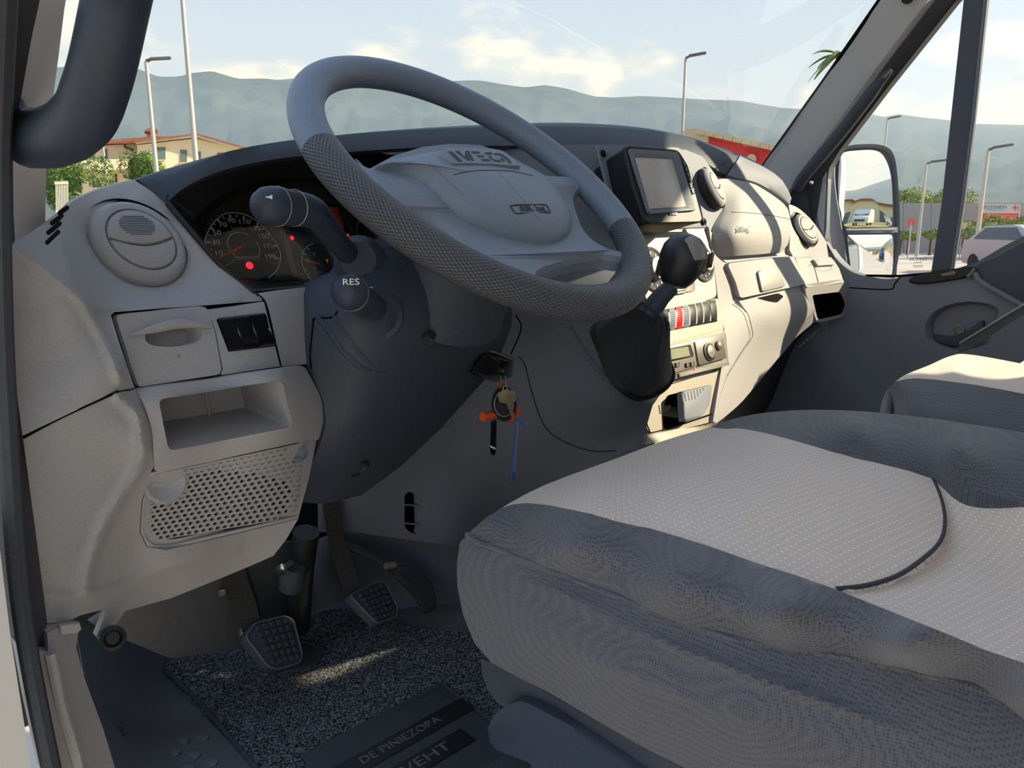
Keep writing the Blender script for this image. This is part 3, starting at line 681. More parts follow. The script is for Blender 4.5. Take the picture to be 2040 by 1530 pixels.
lathe('warning_lamp', cl(582, 474, .0025), CN, [(.0026, 0), (.0026, .0005), (.0001, .0005)], 'lamp_red', clus, 8, False, False)
plate('warning_lamp', [cl(p[0], p[1], .0025) for p in rnd([(684, 468), (694, 466), (696, 475), (686, 477)], 2)], CN, .0005, 'lamp_red', clus, bev=.0001)
t0 = cl(745, 470, .002); rt_ = np.linalg.norm(cl(712, 470, .002)-t0)
td = dial('rev_counter', t0, rt_, radians(60), radians(240))
mesh('dial_window', *loft_vf([[cl(p[0], p[1], .008) for p in inner[::3]], [cl(p[0], p[1], .0085) for p in inner[::3]]], True, True), 'cluster_glass', clus)

# ================================================================== centre of the dash
# plane of the centre stack: leans forward towards the top
KO, KNn = np.array([.10, .675, .66]), nz((-.04, -.95, .30))
def ks(px, py, h=0.0): return on_pl(px, py, KO+KNn*h, KNn)
# recessed panel behind the wheel, left of the screen
RP = [(1128, 288, .79), (1250, 290, .775), (1200, 420, .75), (1290, 470, .72), (1100, 470, .76), (1100, 620, .78), (1290, 620, .70), (900, 560, .80), (900, 400, .82), (1400, 300, .76), (1420, 450, .72)]
patch('centre_backing', [(860, 300), (1128, 288), (1250, 288), (1350, 294), (1405, 318), (1420, 400), (1424, 460), (1300, 620), (1200, 605), (1040, 575), (900, 540), (840, 420)], RP, 'dash_dark', dash, step=24, thick=.01)
# shadowed dash wall between the dials and the centre
# --- add-on screen
scr = thing('screen_unit', 'black add-on display with a pale reflection painted on its blank screen in the middle of the dash', 'display', ks(1330, 450, .0))
SN = nz((-.10, -.94, .34)); SO = ks(1325, 370, .075)
def sc(px, py, h=0.0): return on_pl(px, py, SO+SN*h, SN)
body = rnd([(1243, 288), (1352, 297), (1372, 330), (1402, 443), (1288, 446), (1262, 370)], [10, 10, 6, 10, 10, 5])
Pb = [sc(p[0], p[1]) for p in body]
loft('housing', [[p-SN*.075 for p in inset3(Pb, .9)], [p-SN*.012 for p in inset3(Pb, .98)], [p-SN*.004 for p in Pb], [p for p in inset3(Pb, .97)]], 'black', scr)
fr1 = resample([sc(p[0], p[1], .0005) for p in rnd(c5([(372, 195), (705, 215), (830, 615), (508, 640)]), 4)], 64)
fr2 = resample([sc(p[0], p[1], .0005) for p in rnd(c5([(420, 253), (672, 264), (768, 582), (520, 602)]), 3)], 64)
mid_ = [a*.45+b_*.55 for a, b_ in zip(fr1, fr2)]
loft('bezel', [fr1, [p+SN*.004 for p in inset3(fr1, .985)], [p+SN*.003 for p in mid_], [p-SN*.001 for p in fr2], [p-SN*.004 for p in fr2]], 'dash_dark', scr, False, False, angle=25)
plate('glass', [sc(p[0], p[1], -.0005) for p in c5([(420, 253), (672, 264), (768, 582), (520, 602)])], SN, .001, 'screen_reflection', scr, bev=.0003)
for k in range(6):
    p = c5([(738+13*k, 300+37*k)])[0]
    plate('side_button', [sc(p[0]+dx, p[1]+dy, .001) for dx, dy in ((-3, -4), (4, -4), (6, 4), (-1, 4))], SN, .004, 'gloss_black', scr, bev=.0006)
for x, y in ((808, 545), (825, 590)):
    p = c5([(x, y)])[0]; plate('indicator', [sc(p[0]+dx, p[1]+dy, .001) for dx, dy in ((-2, -2), (2, -2), (2, 2), (-2, 2))], SN, .001, 'paper', scr, bev=.0002)
p = c5([(682, 627)])[0]; xd = sc(p[0]+10, p[1]+.4)-sc(p[0], p[1])
plate('badge', [sc(p[0]+dx, p[1]+dy, .001) for dx, dy in rnd([(-9, -4), (8, -4), (9, 4), (-8, 4)], 2)], SN, .001, 'silver_dark', scr, bev=.0002)
text('badge_text', 'VDO', .0065, sc(p[0], p[1], .0022), xd, (0, .3, 1), 'black', scr, .0002, sx=1.2)
# side plate with screws
sp_ = plate('mounting_plate', [ks(p[0], p[1], .02) for p in rnd(c5([(155, 172), (350, 175), (520, 700), (880, 700), (905, 730), (480, 742), (230, 480)]), 5)], KNn, .004, 'dash_dark', dash)
for x, y in ((207, 225), (885, 688)):
    p = c5([(x, y)])[0]; lathe('screw', ks(p[0], p[1], .024), KNn, [(.006, 0), (.006, .004), (.003, .005), (.0015, .003), (.0001, .003)], 'gloss_black', sp_, 16, False, False)

# --- silver centre fascia with heater dials
SF = lambda a, b_: ks(a, b_)[1]
fas_o = rnd([(1284, 462), (1411, 453), (1420, 505), (1428, 592), (1300, 632), (1276, 560)], [2, 6, 4, 10, 4, 4])
fas = patch('centre_fascia', fas_o, SF, 'silver', dash, step=10, thick=.012)
def knob(px, py, r, name='heater_dial'):
    c = ks(px, py, .0)
    k_ = lathe(name, c, KNn, [(r*1.18, -.002), (r*1.18, .003), (r*1.10, .0045), (r*1.02, .003), (r*1.0, .001)], 'silver_dark', dash, 40, False, False)
    lathe('scale', c, KNn, [(r*1.02, .002), (.0001, .0022)], 'gloss_black', k_, 40, False, False)
    u, v, n = basis(KNn)
    # the turning part: low drum with a grip across
    lathe('grip_drum', c, KNn, [(r*.62, .002), (r*.62, .012), (r*.56, .0145), (.0001, .015)], 'silver', k_, 32, False, False)
    for a in np.linspace(0, 2*pi, 12, endpoint=False):
        d = u*cos(a)+v*sin(a)
        box('scale_mark', c+d*r*.84+KNn*.0025, (r*.14, r*.06, .0006), 'white_print', k_, axes=(d, np.cross(KNn, d), KNn))
    d = u*cos(.9)+v*sin(.9)
    box('grip', c+KNn*.0185, (r*1.1, r*.24, .010), 'gloss_black', k_, axes=(d, np.cross(KNn, d), KNn), bev=.002)
    return k_
knob(1300, 537, .033); knob(1351, 521, .033); knob(1398, 524, .030)
# slider with two vent buttons
slo = rnd([(1328, 574), (1383, 558), (1384, 580), (1326, 590)], 4)
sl = plate('slider_panel', [ks(*p, .0006) for p in slo], KNn, .0016, principled('brown_print', (104, 92, 84), .5), dash)
plate('slider', [ks(p[0], p[1], .002) for p in [(1346, 572), (1366, 567), (1366, 583), (1345, 587)]], KNn, .004, 'silver', sl)
for yy in (574, 580): plate('slot', [ks(p[0], p[1], .0062) for p in [(1349, yy), (1364, yy-2.5), (1364, yy-.8), (1349, yy+1.7)]], KNn, .0004, 'void', sl, bev=.0001)

# --- switch row
row_o = [(1303, 612), (1431, 592), (1441, 648), (1300, 690)]
rp_ = patch('switch_row_frame', rnd([(1300, 632), (1430, 594), (1437, 640), (1442, 655), (1300, 694)], 4), SF, 'silver', dash, holes=[[(1304, 620), (1425.5, 597), (1429, 640), (1304, 664)]], step=10, thick=.01)
q = [np.array(p, float) for p in [(1304, 620), (1425.5, 597), (1429, 640), (1304, 664)]]
nsw = 9
for k in range(nsw):
    a, b_ = k/nsw+.008, (k+1)/nsw-.008
    def cc_(u_, t_): return (q[0]+(q[1]-q[0])*u_)*(1-t_)+(q[3]+(q[2]-q[3])*u_)*t_
    V = []; Fs = []
    for t_ in np.linspace(0, 1, 9):
        hgt = .002+.0065*sin(pi*t_)**.6
        bend = .018*sin(pi*t_)
        for u_ in (a+bend, b_+bend):
            p = cc_(u_, t_); V += [ks(p[0], p[1], hgt), ks(p[0], p[1], -.006)]
    for i in range(8):
        o_ = i*4; Fs += [(o_, o_+2, o_+6, o_+4), (o_, o_+4, o_+5, o_+1), (o_+2, o_+3, o_+7, o_+6)]
    s_ = mesh('toggle_switch', V, Fs, 'red_plastic' if k == 3 else ('black' if k not in (2, 4) else 'dash_dark'), rp_, angle=60)
    if k in (1, 2, 3, 4):
        for t_ in np.linspace(.2, .8, 7):
            p, p2 = cc_(a+.02+.018*sin(pi*t_), t_), cc_(b_-.012+.018*sin(pi*t_), t_)
            tube('groove', [ks(p[0], p[1], .0022+.0065*sin(pi*t_)**.6), ks(p2[0], p2[1], .0022+.0065*sin(pi*t_)**.6)], .0003, 'void', rp_, 4)

# --- tachograph / radio slot
tach = thing('tachograph', 'silver tachograph with a small green display below the switch row', 'tachograph', ks(1390, 735, .005))
def kp(pts, h=0.0): return [ks(p[0], p[1], h) for p in pts]
trim_o = rnd([(1300, 695), (1441, 652), (1445, 730), (1300, 775)], 3)
patch('slot_frame', trim_o, lambda a, b_: ks(a, b_, -.001)[1], 'silver', dash, step=12, thick=.01)
plate('body', kp(rnd([(1306, 694), (1437, 664), (1443, 727), (1312, 764)], 4), .001), KNn, .010, 'silver_dark', tach, bev=.002)
plate('front_left', kp(rnd(c6([(440, 545), (725, 490), (755, 695), (480, 780)]), 3), .011), KNn, .004, 'silver', tach, bev=.001)
plate('front_right', kp(rnd(c6([(728, 500), (960, 455), (990, 630), (765, 690)]), 3), .011), KNn, .006, 'silver_dark', tach, bev=.001)
plate('display_frame', kp(rnd(c6([(470, 560), (712, 515), (740, 612), (500, 665)]), 3), .015), KNn, .0014, 'gloss_black', tach, bev=.0005)
plate('display', kp(c6([(490, 572), (695, 532), (712, 607), (515, 648)]), .0164), KNn, .0006, 'lcd_green', tach, bev=.0002)
for x0 in (550, 672): 
    for k in range(2): plate('key', kp(c6([(x0+k*38, 695-x0*.04-k*7), (x0+k*38+28, 690-x0*.04-k*7), (x0+k*38+30, 725-x0*.04-k*7), (x0+k*38+2, 730-x0*.04-k*7)]), .015), KNn, .003, 'black', tach, bev=.0006)
c = ks(*c6([(866, 575)])[0], .017); lathe('round_key', c, KNn, [(.0135, 0), (.0135, .002), (.011, .005), (.0001, .006)], 'silver_dark', tach, 28, False, False)
lathe('key_ring', c, KNn, [(.0165, 0), (.0165, .002), (.0142, .0025), (.0138, .0)], 'black', tach, 28, False, False)
c = ks(*c6([(940, 525)])[0], .017); lathe('round_key', c, KNn, [(.0085, 0), (.0085, .003), (.006, .005), (.0001, .0055)], 'silver_dark', tach, 24, False, False)
c = ks(*c6([(748, 722)])[0], .010); lathe('status_lamp', c, KNn, [(.0035, 0), (.003, .003), (.0001, .0038)], 'lamp_red', tach, 16, False, False)
plate('paper_slot', kp(c6([(575, 760), (985, 665), (992, 690), (580, 790)]), .002), KNn, .012, 'silver_dark', tach, bev=.002)

# --- lower centre: tray with ribbed lid
LC = lambda a, b_: ks(a, b_, -.004)[1]
lid_hole = rnd(c6([(520, 930), (850, 850), (830, 1000), (770, 1110), (500, 1205), (490, 1080)]), [8, 4, 8, 10, 6, 8])
lc = patch('lower_fascia', rnd([(1300, 778), (1437, 735), (1440, 760), (1432, 800), (1420, 840), (1300, 870), (1284, 845), (1290, 820)], [4, 4, 8, 8, 4, 14, 10, 4]), LC, 'silver', dash, holes=[lid_hole], step=9, thick=.01)
P = [on_y(p[0], p[1], LC(p[0], p[1])) for p in lid_hole]
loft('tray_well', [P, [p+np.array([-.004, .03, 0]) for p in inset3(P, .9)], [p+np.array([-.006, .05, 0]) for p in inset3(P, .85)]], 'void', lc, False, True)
lid = [ks(p[0], p[1], .012) for p in rnd(c6([(605, 905), (850, 850), (830, 1000), (770, 1105), (620, 1150)]), [3, 3, 6, 8, 5])]
ll = plate('tray_lid', lid, KNn, .012, 'dash_dark', lc, bev=.003)
for j in range(4):
    for i in range(8-j):
        p = c6([(645+i*25+j*3, 920-i*6+j*18)])[0]; lathe('stud', ks(p[0], p[1], .0238), KNn, [(.002, 0), (.0016, .0009), (.0001, .0012)], 'dash_dark', lc, 6, False, False)
seam(c6([(355, 1130), (380, 1205), (440, 1225), (890, 1080)]), lambda a, b_: ks(a, b_, -.001)[1], .0012, 'void', dy=0, name='joint')
patch('console_foot', [(1290, 868), (1420, 838), (1432, 846), (1310, 882), (1286, 886)], [(1284, 850, .62), (1420, 845, .612), (1200, 930, .63), (1300, 890, .60), (1430, 848, .60)], 'silver', dash, step=12, thick=.006)

# ================================================================== right half of the dash
RD = [(1411, 452, .70), (1428, 592, .675), (1440, 655, .655), (1437, 735, .63), (1420, 842, .605), (1449, 525, .69), (1581, 511, .70), (1657, 512, .70), (1463, 602, .675), (1605, 570, .675), (1681, 560, .66), (1492, 615, .665), (1622, 628, .665), (1621, 641, .668), (1540, 640, .655), (1500, 680, .655), (1582, 675, .685), (1482, 795, .66), (1425, 844, .615), (1500, 560, .68)]
fr = depth(RD)
# column that carries the passenger side, beside the fascia
patch('centre_flank', [(1412, 452), (1424, 475), (1424, 499), (1434, 513), (1449, 524), (1466, 563), (1475, 593), (1462, 603), (1480, 616), (1492, 630), (1498, 672), (1474, 707), (1445, 756), (1420, 842), (1437, 735), (1443, 655), (1437, 640), (1430, 592), (1420, 505)], lambda a, b_: fr(a, b_)+.003, 'dash_grey', dash, step=10, thick=.02)
# round middle vent
mvc = on_y(1416, 374, .735); mvn = nz((.20, -.86, .46))
patch('vent_housing', rnd([(1360, 296), (1400, 312), (1428, 352), (1438, 381), (1440, 413), (1434, 446), (1424, 475), (1411, 455), (1402, 440), (1388, 370)], 6), [(1360, 296, .765), (1400, 312, .762), (1428, 352, .745), (1440, 413, .72), (1424, 475, .70), (1402, 440, .715), (1388, 370, .74)], 'dash_dark', dash, step=9, thick=.02)
vent(mvc+np.array([0, -.006, 0]), mvn, .042, .2, False)
# passenger airbag cover, a bulging pad
ab = crv([(1430, 360), (1446, 356), (1472, 359), (1508, 369), (1534, 384), (1563, 408), (1574, 431), (1573, 475), (1565, 493), (1549, 503), (1463, 510), (1436, 511), (1425, 499), (1424, 478), (1434, 446), (1441, 413), (1437, 381)], 4, True)
ABD = [(1446, 356, .745), (1508, 369, .75), (1563, 408, .745), (1574, 431, .735), (1571, 480, .715), (1549, 503, .705), (1440, 511, .69), (1424, 490, .695), (1440, 413, .72), (1430, 360, .745), (1500, 430, .69), (1460, 460, .672), (1540, 450, .698), (1460, 490, .672), (1540, 490, .69), (1480, 390, .715)]
fa = depth(ABD)
abp = patch('airbag_cover', ab, ABD, 'dash_grey', dash, step=8, thick=.03)
seam(c5([(1080, 620), (1200, 625), (1330, 640), (1475, 668)]), fa, .0009, 'dash_dark', abp, -.0004, 'joint')
p = c5([(1160, 738)])[0]; xd = on_y(p[0]+12, p[1], fa(p[0]+12, p[1]))-on_y(p[0], p[1], fa(*p))
text('airbag_text', 'AIRbag', .014, on_y(p[0], p[1], fa(*p)-.0025), xd, on_y(p[0], p[1]-10, fa(p[0], p[1]-10))-on_y(p[0], p[1], fa(*p)), 'grey_print', abp, .0004, sx=1.2)
for yy in (718, 757): tube('airbag_line', [on_y(q_[0], q_[1], fa(*q_)-.0006) for q_ in c5([(1113, yy), (1207, yy)])], .0007, 'grey_print', abp, 6)
# ledge under the pad
patch('pad_ledge', [(1424, 500), (1436, 512), (1549, 504), (1565, 494), (1574, 470), (1578, 480), (1572, 508), (1449, 518), (1434, 514)], lambda a, b_: fr(a, b_)+.012, 'dash_grey', dash, step=8, thick=.02)
# end panel with the far vent
evh = crv(c5([(1478, 660), (1490, 632), (1515, 620), (1560, 640), (1595, 675), (1620, 710), (1645, 765), (1657, 810), (1650, 845), (1625, 861), (1590, 845), (1540, 800), (1505, 745), (1485, 700)]), 2, True)
EVD = [(1571, 405, .745), (1590, 412, .74), (1640, 475, .715), (1660, 512, .70), (1580, 509, .702), (1574, 431, .733)]
ep = patch('passenger_end_panel', crv([(1571, 407), (1584, 411), (1600, 422), (1618, 440), (1634, 462), (1650, 490), (1660, 512)], 3)+[np.array(p) for p in [(1648, 514), (1580, 511), (1573, 498), (1575, 431)]], EVD, 'dash_grey', dash, holes=[evh], step=8, thick=.01)
evc = np.mean([on_y(p[0], p[1], depth(EVD)(p[0], p[1])) for p in evh], 0)
vent(evc+np.array([-.0, -.004, 0]), nz((-.12, -.85, .5)), .042, .2, False)
# upper glovebox lid with its latch
gb = patch('glovebox_lid', rnd([(1449, 525), (1531, 515), (1581, 511), (1596, 540), (1605, 566), (1540, 580), (1475, 594), (1466, 563)], [8, 2, 6, 2, 5, 2, 6, 4]), lambda a, b_: fr(a, b_)-.006, 'dash_grey', dash, step=9, thick=.012)
plate('latch', [on_y(p[0], p[1], fr(*p)-.007) for p in rnd([(1507, 542), (1515, 537), (1546, 536), (1552, 542), (1563, 571), (1516, 582)], 4)], (-.05, -.96, .3), .004, principled('latch_grey', (150, 150, 146), .5), gb)
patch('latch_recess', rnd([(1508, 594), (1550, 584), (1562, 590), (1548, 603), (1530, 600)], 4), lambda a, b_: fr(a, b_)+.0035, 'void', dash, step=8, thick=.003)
# small drawer at the far end
dw = patch('end_drawer', rnd([(1584, 514), (1657, 512), (1672, 535), (1681, 562), (1645, 568), (1605, 573), (1596, 540)], [4, 5, 3, 4, 2, 5, 3]), lambda a, b_: fr(a, b_)-.005, 'dash_grey', dash, step=8, thick=.012)
bowl('finger_recess', crv(c5([(1650, 985), (1700, 990), (1755, 985), (1745, 1010), (1700, 1020), (1660, 1010)]), 2, True), lambda a, b_: fr(a, b_)-.0055, .012, 'void', dw, .8)
plate('pull_lip', [on_y(p[0], p[1], fr(*p)-.006) for p in c5([(1618, 950), (1725, 942), (1760, 985), (1700, 988), (1650, 992)])], (0, -.8, .5), .006, 'dash_grey', dw)
seam(c5([(1600, 985), (1635, 985), (1670, 1110)]), lambda a, b_: fr(a, b_), .0008, 'dash_dark', dw, -.0056, 'joint')
# lower glovebox
lg = patch('lower_glovebox', crv([(1468, 594), (1492, 588), (1540, 577), (1592, 564), (1606, 574), (1616, 608), (1623, 628), (1621, 643), (1604, 658), (1582, 676), (1530, 738), (1482, 796), (1452, 824), (1424, 846)], 3)+[np.array(p) for p in [(1421, 838), (1445, 758), (1474, 709), (1498, 674), (1494, 640), (1484, 616)]], lambda a, b_: fr(a, b_)+.004, 'dash_grey', dash, step=11, thick=.03)
seam([(1463, 603), (1478, 612), (1490, 626), (1498, 655), (1498, 673), (1478, 703), (1450, 748)], lambda a, b_: fr(a, b_), .0007, 'dash_dark', dash, -.001, 'joint')
# open pocket at the far end
po = rnd([(1597, 568), (1680, 556), (1690, 574), (1692, 606), (1681, 632), (1628, 643), (1616, 610)], [8, 8, 6, 10, 8, 5, 10]); pi_ = rnd([(1618, 588), (1674, 581), (1684, 606), (1677, 626), (1629, 637)], [5, 8, 8, 6, 6])
fp = lambda a, b_: .672-.0002*(a-1600)
pk = patch('side_pocket', po, fp, 'dash_grey', dash, holes=[pi_], step=7, thick=.015)
P = [on_y(p[0], p[1], fp(*p)) for p in pi_]
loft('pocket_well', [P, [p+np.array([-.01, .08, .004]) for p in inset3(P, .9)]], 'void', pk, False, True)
# dark underside so that one cannot look behind the dash
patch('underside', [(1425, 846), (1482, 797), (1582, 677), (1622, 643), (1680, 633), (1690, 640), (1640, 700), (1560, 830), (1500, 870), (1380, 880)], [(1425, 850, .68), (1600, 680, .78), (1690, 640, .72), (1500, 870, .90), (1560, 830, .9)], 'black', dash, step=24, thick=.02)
for k in range(8):
    p = (1592+k*7.5, 690-k*6.6); plate('stitch', [on_y(p[0]+dx, p[1]+dy, .695) for dx, dy in ((-2, 1.5), (3, -3), (4, -2), (-1, 2.5))], (0, -1, 0), .001, 'grey_print', dash, bev=.0002)

patch('end_backing', [(1540, 380), (1566, 384), (1578, 396), (1592, 408), (1625, 440), (1600, 480), (1560, 470), (1530, 400)], .80, 'dash_dark', dash, step=20, thick=.02)
patch('corner_backing', [(1562, 372), (1604, 366), (1616, 436), (1596, 424), (1582, 410), (1568, 404)], .862, 'rubber', dash, axis='x', step=20, thick=.01)
box('console_body', (.04, .95, .34), (.15, .52, .48), 'tunnel_grey', dash, bev=.02)

# ================================================================== steering wheel
WP = np.array([-.43167, .58993, .84728]); WT, WS, WR, WTUBE = .67752, .03132, .195, .0165
WN = np.array([sin(WS), -sin(WT)*cos(WS), cos(WT)*cos(WS)]); WU = nz(np.array([1., 0, 0])-WN*WN[0]); WV = np.cross(WN, WU)
def wp(u, v, h=0.0): return WP+WU*u+WV*v+WN*h
def wpx(px, py, h=0.0):                       # place on the wheel's plane, from the photograph
    q_ = on_pl(px, py, WP+WN*h, WN)-WP; return q_ @ WU, q_ @ WV
c4 = lambda pts: cut((540, 80), 2.55, pts)
whl = thing('steering_wheel', 'black four-spoke steering wheel with a textured lower grip', 'steering wheel', WP-WN*.03)
def rim_vf(a0, a1, r_t, n=120, m=24, bulge=0.0):
    full = abs(a1-a0) > 6.2; V = []; Fs = []
    aa = np.linspace(a0, a1, n, endpoint=not full)
    for a in aa:
        for k in range(m):
            b_ = 2*pi*k/m; rr = WR+r_t*cos(b_)*1.08
            V.append(wp(cos(a)*rr, sin(a)*rr, r_t*sin(b_)))
    N_ = len(aa)
    for i in range(N_ if full else N_-1):
        for k in range(m):
            Fs.append((i*m+k, ((i+1) % N_)*m+k, ((i+1) % N_)*m+(k+1) % m, i*m+(k+1) % m))
    return V, Fs
V, Fs = rim_vf(radians(-26), radians(176), WTUBE); mesh('rim', V, Fs, 'wheel_black', whl)
# lower grip, moulded in fine scales
GM = principled('grip_rubber', (58, 60, 64), .42, spec=.5)
V, Fs = rim_vf(radians(174), radians(336), WTUBE*1.03, 150, 28)
go = mesh('grip', V, Fs, GM, whl)
uvl = go.data.uv_layers.new(name='UVMap'); m_ = 28
for poly in go.data.polygons:
    ks_ = [v % m_ for v in poly.vertices]; wrap = max(ks_)-min(ks_) > 2
    for li, vi in zip(poly.loop_indices, poly.vertices):
        k = vi % m_
        if wrap and k < 2: k += m_
        uvl.data[li].uv = (vi//m_*(WR*radians(162)/149)*1000/1000*250, k/m_*17.0)
t = GM.node_tree; uvn = N(t, 'ShaderNodeUVMap'); sp3 = N(t, 'ShaderNodeSeparateXYZ'); L(t, uvn.outputs[0], sp3.inputs[0])
def mth(op, a, b_=None):
    n_ = N(t, 'ShaderNodeMath', operation=op)
    for i, v in enumerate((a, b_)):
        if v is None: continue
        if isinstance(v, (int, float)): n_.inputs[i].default_value = v
        else: L(t, v, n_.inputs[i])
    return n_.outputs[0]
su, sv = mth('MULTIPLY', sp3.outputs['X'], 2.2), mth('MULTIPLY', sp3.outputs['Y'], 5.5442)   # 15 cells round the rim
hgt_n = mth('POWER', mth('ABSOLUTE', mth('MULTIPLY', mth('SINE', mth('ADD', su, sv)), mth('SINE', mth('SUBTRACT', su, sv)))), .55)
bp = N(t, 'ShaderNodeBump', Strength=.9, Distance=.0012); L(t, hgt_n, bp.inputs['Height']); L(t, bp.outputs[0], t.nodes['Principled BSDF'].inputs['Normal'])
rr = N(t, 'ShaderNodeValToRGB'); L(t, hgt_n, rr.inputs[0]); rr.color_ramp.elements[0].position = .1; rr.color_ramp.elements[0].color = lin((40, 42, 46)); rr.color_ramp.elements[1].position = .6; rr.color_ramp.elements[1].color = lin((84, 86, 92)); L(t, rr.outputs[0], t.nodes['Principled BSDF'].inputs['Base Color'])
# spokes and hub plate as one moulding with four openings
def wl(pts, h=0.0, raw=False):
    return [wpx(*p, h) for p in (pts if raw else c4(pts))]
def spoke(name, loopA, loopB, mat='wheel_black'):
    """bar between two cross-sections on the wheel: each a list of (u, v, h)"""
    A = [np.array(p, float) for p in loopA]; Bv = [np.array(p, float) for p in loopB]; loops = []
    for t_ in np.linspace(0, 1, 9):
        w_ = 1-.22*sin(pi*t_)
        L_ = [a*(1-t_)+b_*t_ for a, b_ in zip(A, Bv)]; c = np.mean(L_, 0)
        loops.append([wp(*(c+(p-c)*np.array([w_, w_, 1]))) for p in L_])
    return loft(name, loops, mat, whl)
def sec(p, q_, h0, h1):                       # rounded cross-section from p to q in the wheel's plane
    p, q_ = np.array(p), np.array(q_); d = q_-p
    return [(*(p+d*s), h) for s, h in ((0, h0+.004), (.08, h1-.003), (.22, h1), (.78, h1), (.92, h1-.003), (1, h0+.004), (.9, h0), (.1, h0))]
def wh(r_): return float(np.interp(r_, [.06, .11, .15, .185], [-.020, -.017, -.010, -.001]))
fr_o = c4([(418, 600), (480, 650), (600, 585), (750, 540), (900, 525), (1050, 535), (1200, 580), (1370, 660), (1440, 672), (1500, 688), (1560, 684), (1610, 664), (1622, 700), (1600, 735), (1568, 760), (1553, 800), (1555, 860), (1580, 945), (1610, 990), (1645, 1022), (1715, 1052), (1800, 1072), (1890, 1068), (1890, 1130), (1800, 1110), (1700, 1096), (1600, 1108), (1500, 1132), (1410, 1160), (1356, 1186), (1352, 1225), (1200, 1190), (1070, 1130), (1062, 1095), (1000, 1024), (900, 945), (830, 902), (760, 872), (690, 858), (640, 862), (600, 880), (480, 740)])
fr_o = rnd(fr_o, 5, 2)
fuv = []
for p in fr_o:
    u_, v_ = wpx(p[0], p[1], -.012); u_, v_ = wpx(p[0], p[1], wh(hypot(u_, v_))); r_ = hypot(u_, v_)
    if r_ > WR*.985: u_, v_ = u_*WR*.985/r_, v_*WR*.985/r_
    fuv.append(np.array([u_, v_]))
hp = [np.array(p) for p in crv([(-.128, .020), (-.085, .052), (-.03, .068), (.03, .068), (.085, .052), (.128, .026), (.118, -.030), (.098, -.068), (.060, -.108), (.02, -.122), (-.03, -.122), (-.072, -.112), (-.108, -.076), (-.128, -.040)], 5, True)]
hc = np.array([0, -.02])
# moulded frame carrying the pad: its four arms reach the rim
from mathutils.geometry import tessellate_polygon
def frame_vf(uv, th):
    top = [wp(*p, wh(np.linalg.norm(p))) for p in uv]; edge = [wp(*p, wh(np.linalg.norm(p))-.005) for p in uv]; low = [wp(*(p*.995), wh(np.linalg.norm(p))-th) for p in uv]
    n = len(uv); ins = []
    for i, p in enumerate(uv):
        d = nz(uv[(i+1) % n]-uv[i-1]); q_ = np.array([-d[1], d[0]]); area = sum(uv[k-1][0]*uv[k][1]-uv[k][0]*uv[k-1][1] for k in range(n)); q_ = q_ if area > 0 else -q_
        ins.append(p+q_*.0035)
    topi = [wp(*p, wh(np.linalg.norm(p))+.0015) for p in ins]
    V = low+edge+topi; Fs = []
    for L0, L1 in ((0, n), (n, 2*n)):
        for i in range(n): Fs.append((L0+i, L0+(i+1) % n, L1+(i+1) % n, L1+i))
    tri = tessellate_polygon([[Vector((p[0], p[1], 0)) for p in ins]])
    Fs += [tuple(2*n+i for i in t_) for t_ in tri]+[tuple(i for i in t_[::-1]) for t_ in tri]
    return V, Fs
V, Fs = frame_vf(fuv, .018); mesh('spoke_frame', V, Fs, 'pad_grey', whl, angle=30)
# domed airbag pad
pd_px = c4([(505, 640), (600, 580), (750, 530), (900, 508), (1050, 520), (1200, 566), (1370, 655), (1445, 740), (1505, 850), (1528, 950), (1505, 1018), (1420, 1062), (1300, 1052), (1150, 1004), (1000, 935), (850, 845), (700, 740), (590, 680)])
hgt_ = [-.008, .0, .006, .008, .008, .006, .0, -.006, -.010, -.014, -.016, -.016, -.016, -.016, -.016, -.016, -.015, -.012]
pad = [np.array(p) for p in crv([wpx(p[0], p[1], h_) for p, h_ in zip(pd_px, hgt_)], 4, True)]
hc = np.mean(pad, 0)
lps = []
PADH = ((1.0, -.024), (.985, -.014), (.95, -.005), (.88, .001), (.74, .0055), (.54, .0088), (.3, .0108), (.1, .0115))
for s, hh in PADH:
    lps.append([wp(*(hc+(p-hc)*s), hh) for p in pad])
hub = loft('airbag_pad', lps, 'pad_grey', whl, False, True)
_pa = np.array([atan2(p[1]-hc[1], p[0]-hc[0]) for p in pad]); _pr = np.array([np.linalg.norm(p-hc) for p in pad]); _o = np.argsort(_pa); _pa, _pr = _pa[_o], _pr[_o]
def pad_h(u, v):
    p = np.array([u, v])-hc; s = np.linalg.norm(p)/np.interp(atan2(p[1], p[0]), _pa, _pr, period=2*pi)
    return float(np.interp(s, [q_[0] for q_ in PADH[::-1]], [q_[1] for q_ in PADH[::-1]]))
# maker's badge: raised plate with sunken letters
def on_pad(px, py):
    u_, v_ = wpx(px, py, .004)
    for _ in range(14):
        a_, b_ = wpx(px, py, pad_h(u_, v_)); u_, v_ = (u_+a_)/2, (v_+b_)/2
    return np.array([u_, v_])
def pad_pt(px, py, off): u_, v_ = on_pad(px, py); return wp(u_, v_, pad_h(u_, v_)+off)
cI = lambda pts: cut((800, 260), 5.6667, pts)
def bpl(px, py, h=0.0): return on_pl(px, py, WP+WN*(.0105+h), nz(WN+.06*np.array([0, -1., 0])))
badge = plate('badge', [bpl(*p) for p in rnd(cI([(440, 215), (480, 203), (780, 205), (1000, 212), (1120, 235), (1190, 270), (1345, 412), (1250, 408), (1000, 388), (700, 380), (610, 385), (560, 370), (470, 270)]), 3, 3)], WN, .0015, 'pad_grey', whl, bev=.0008, back=.014)
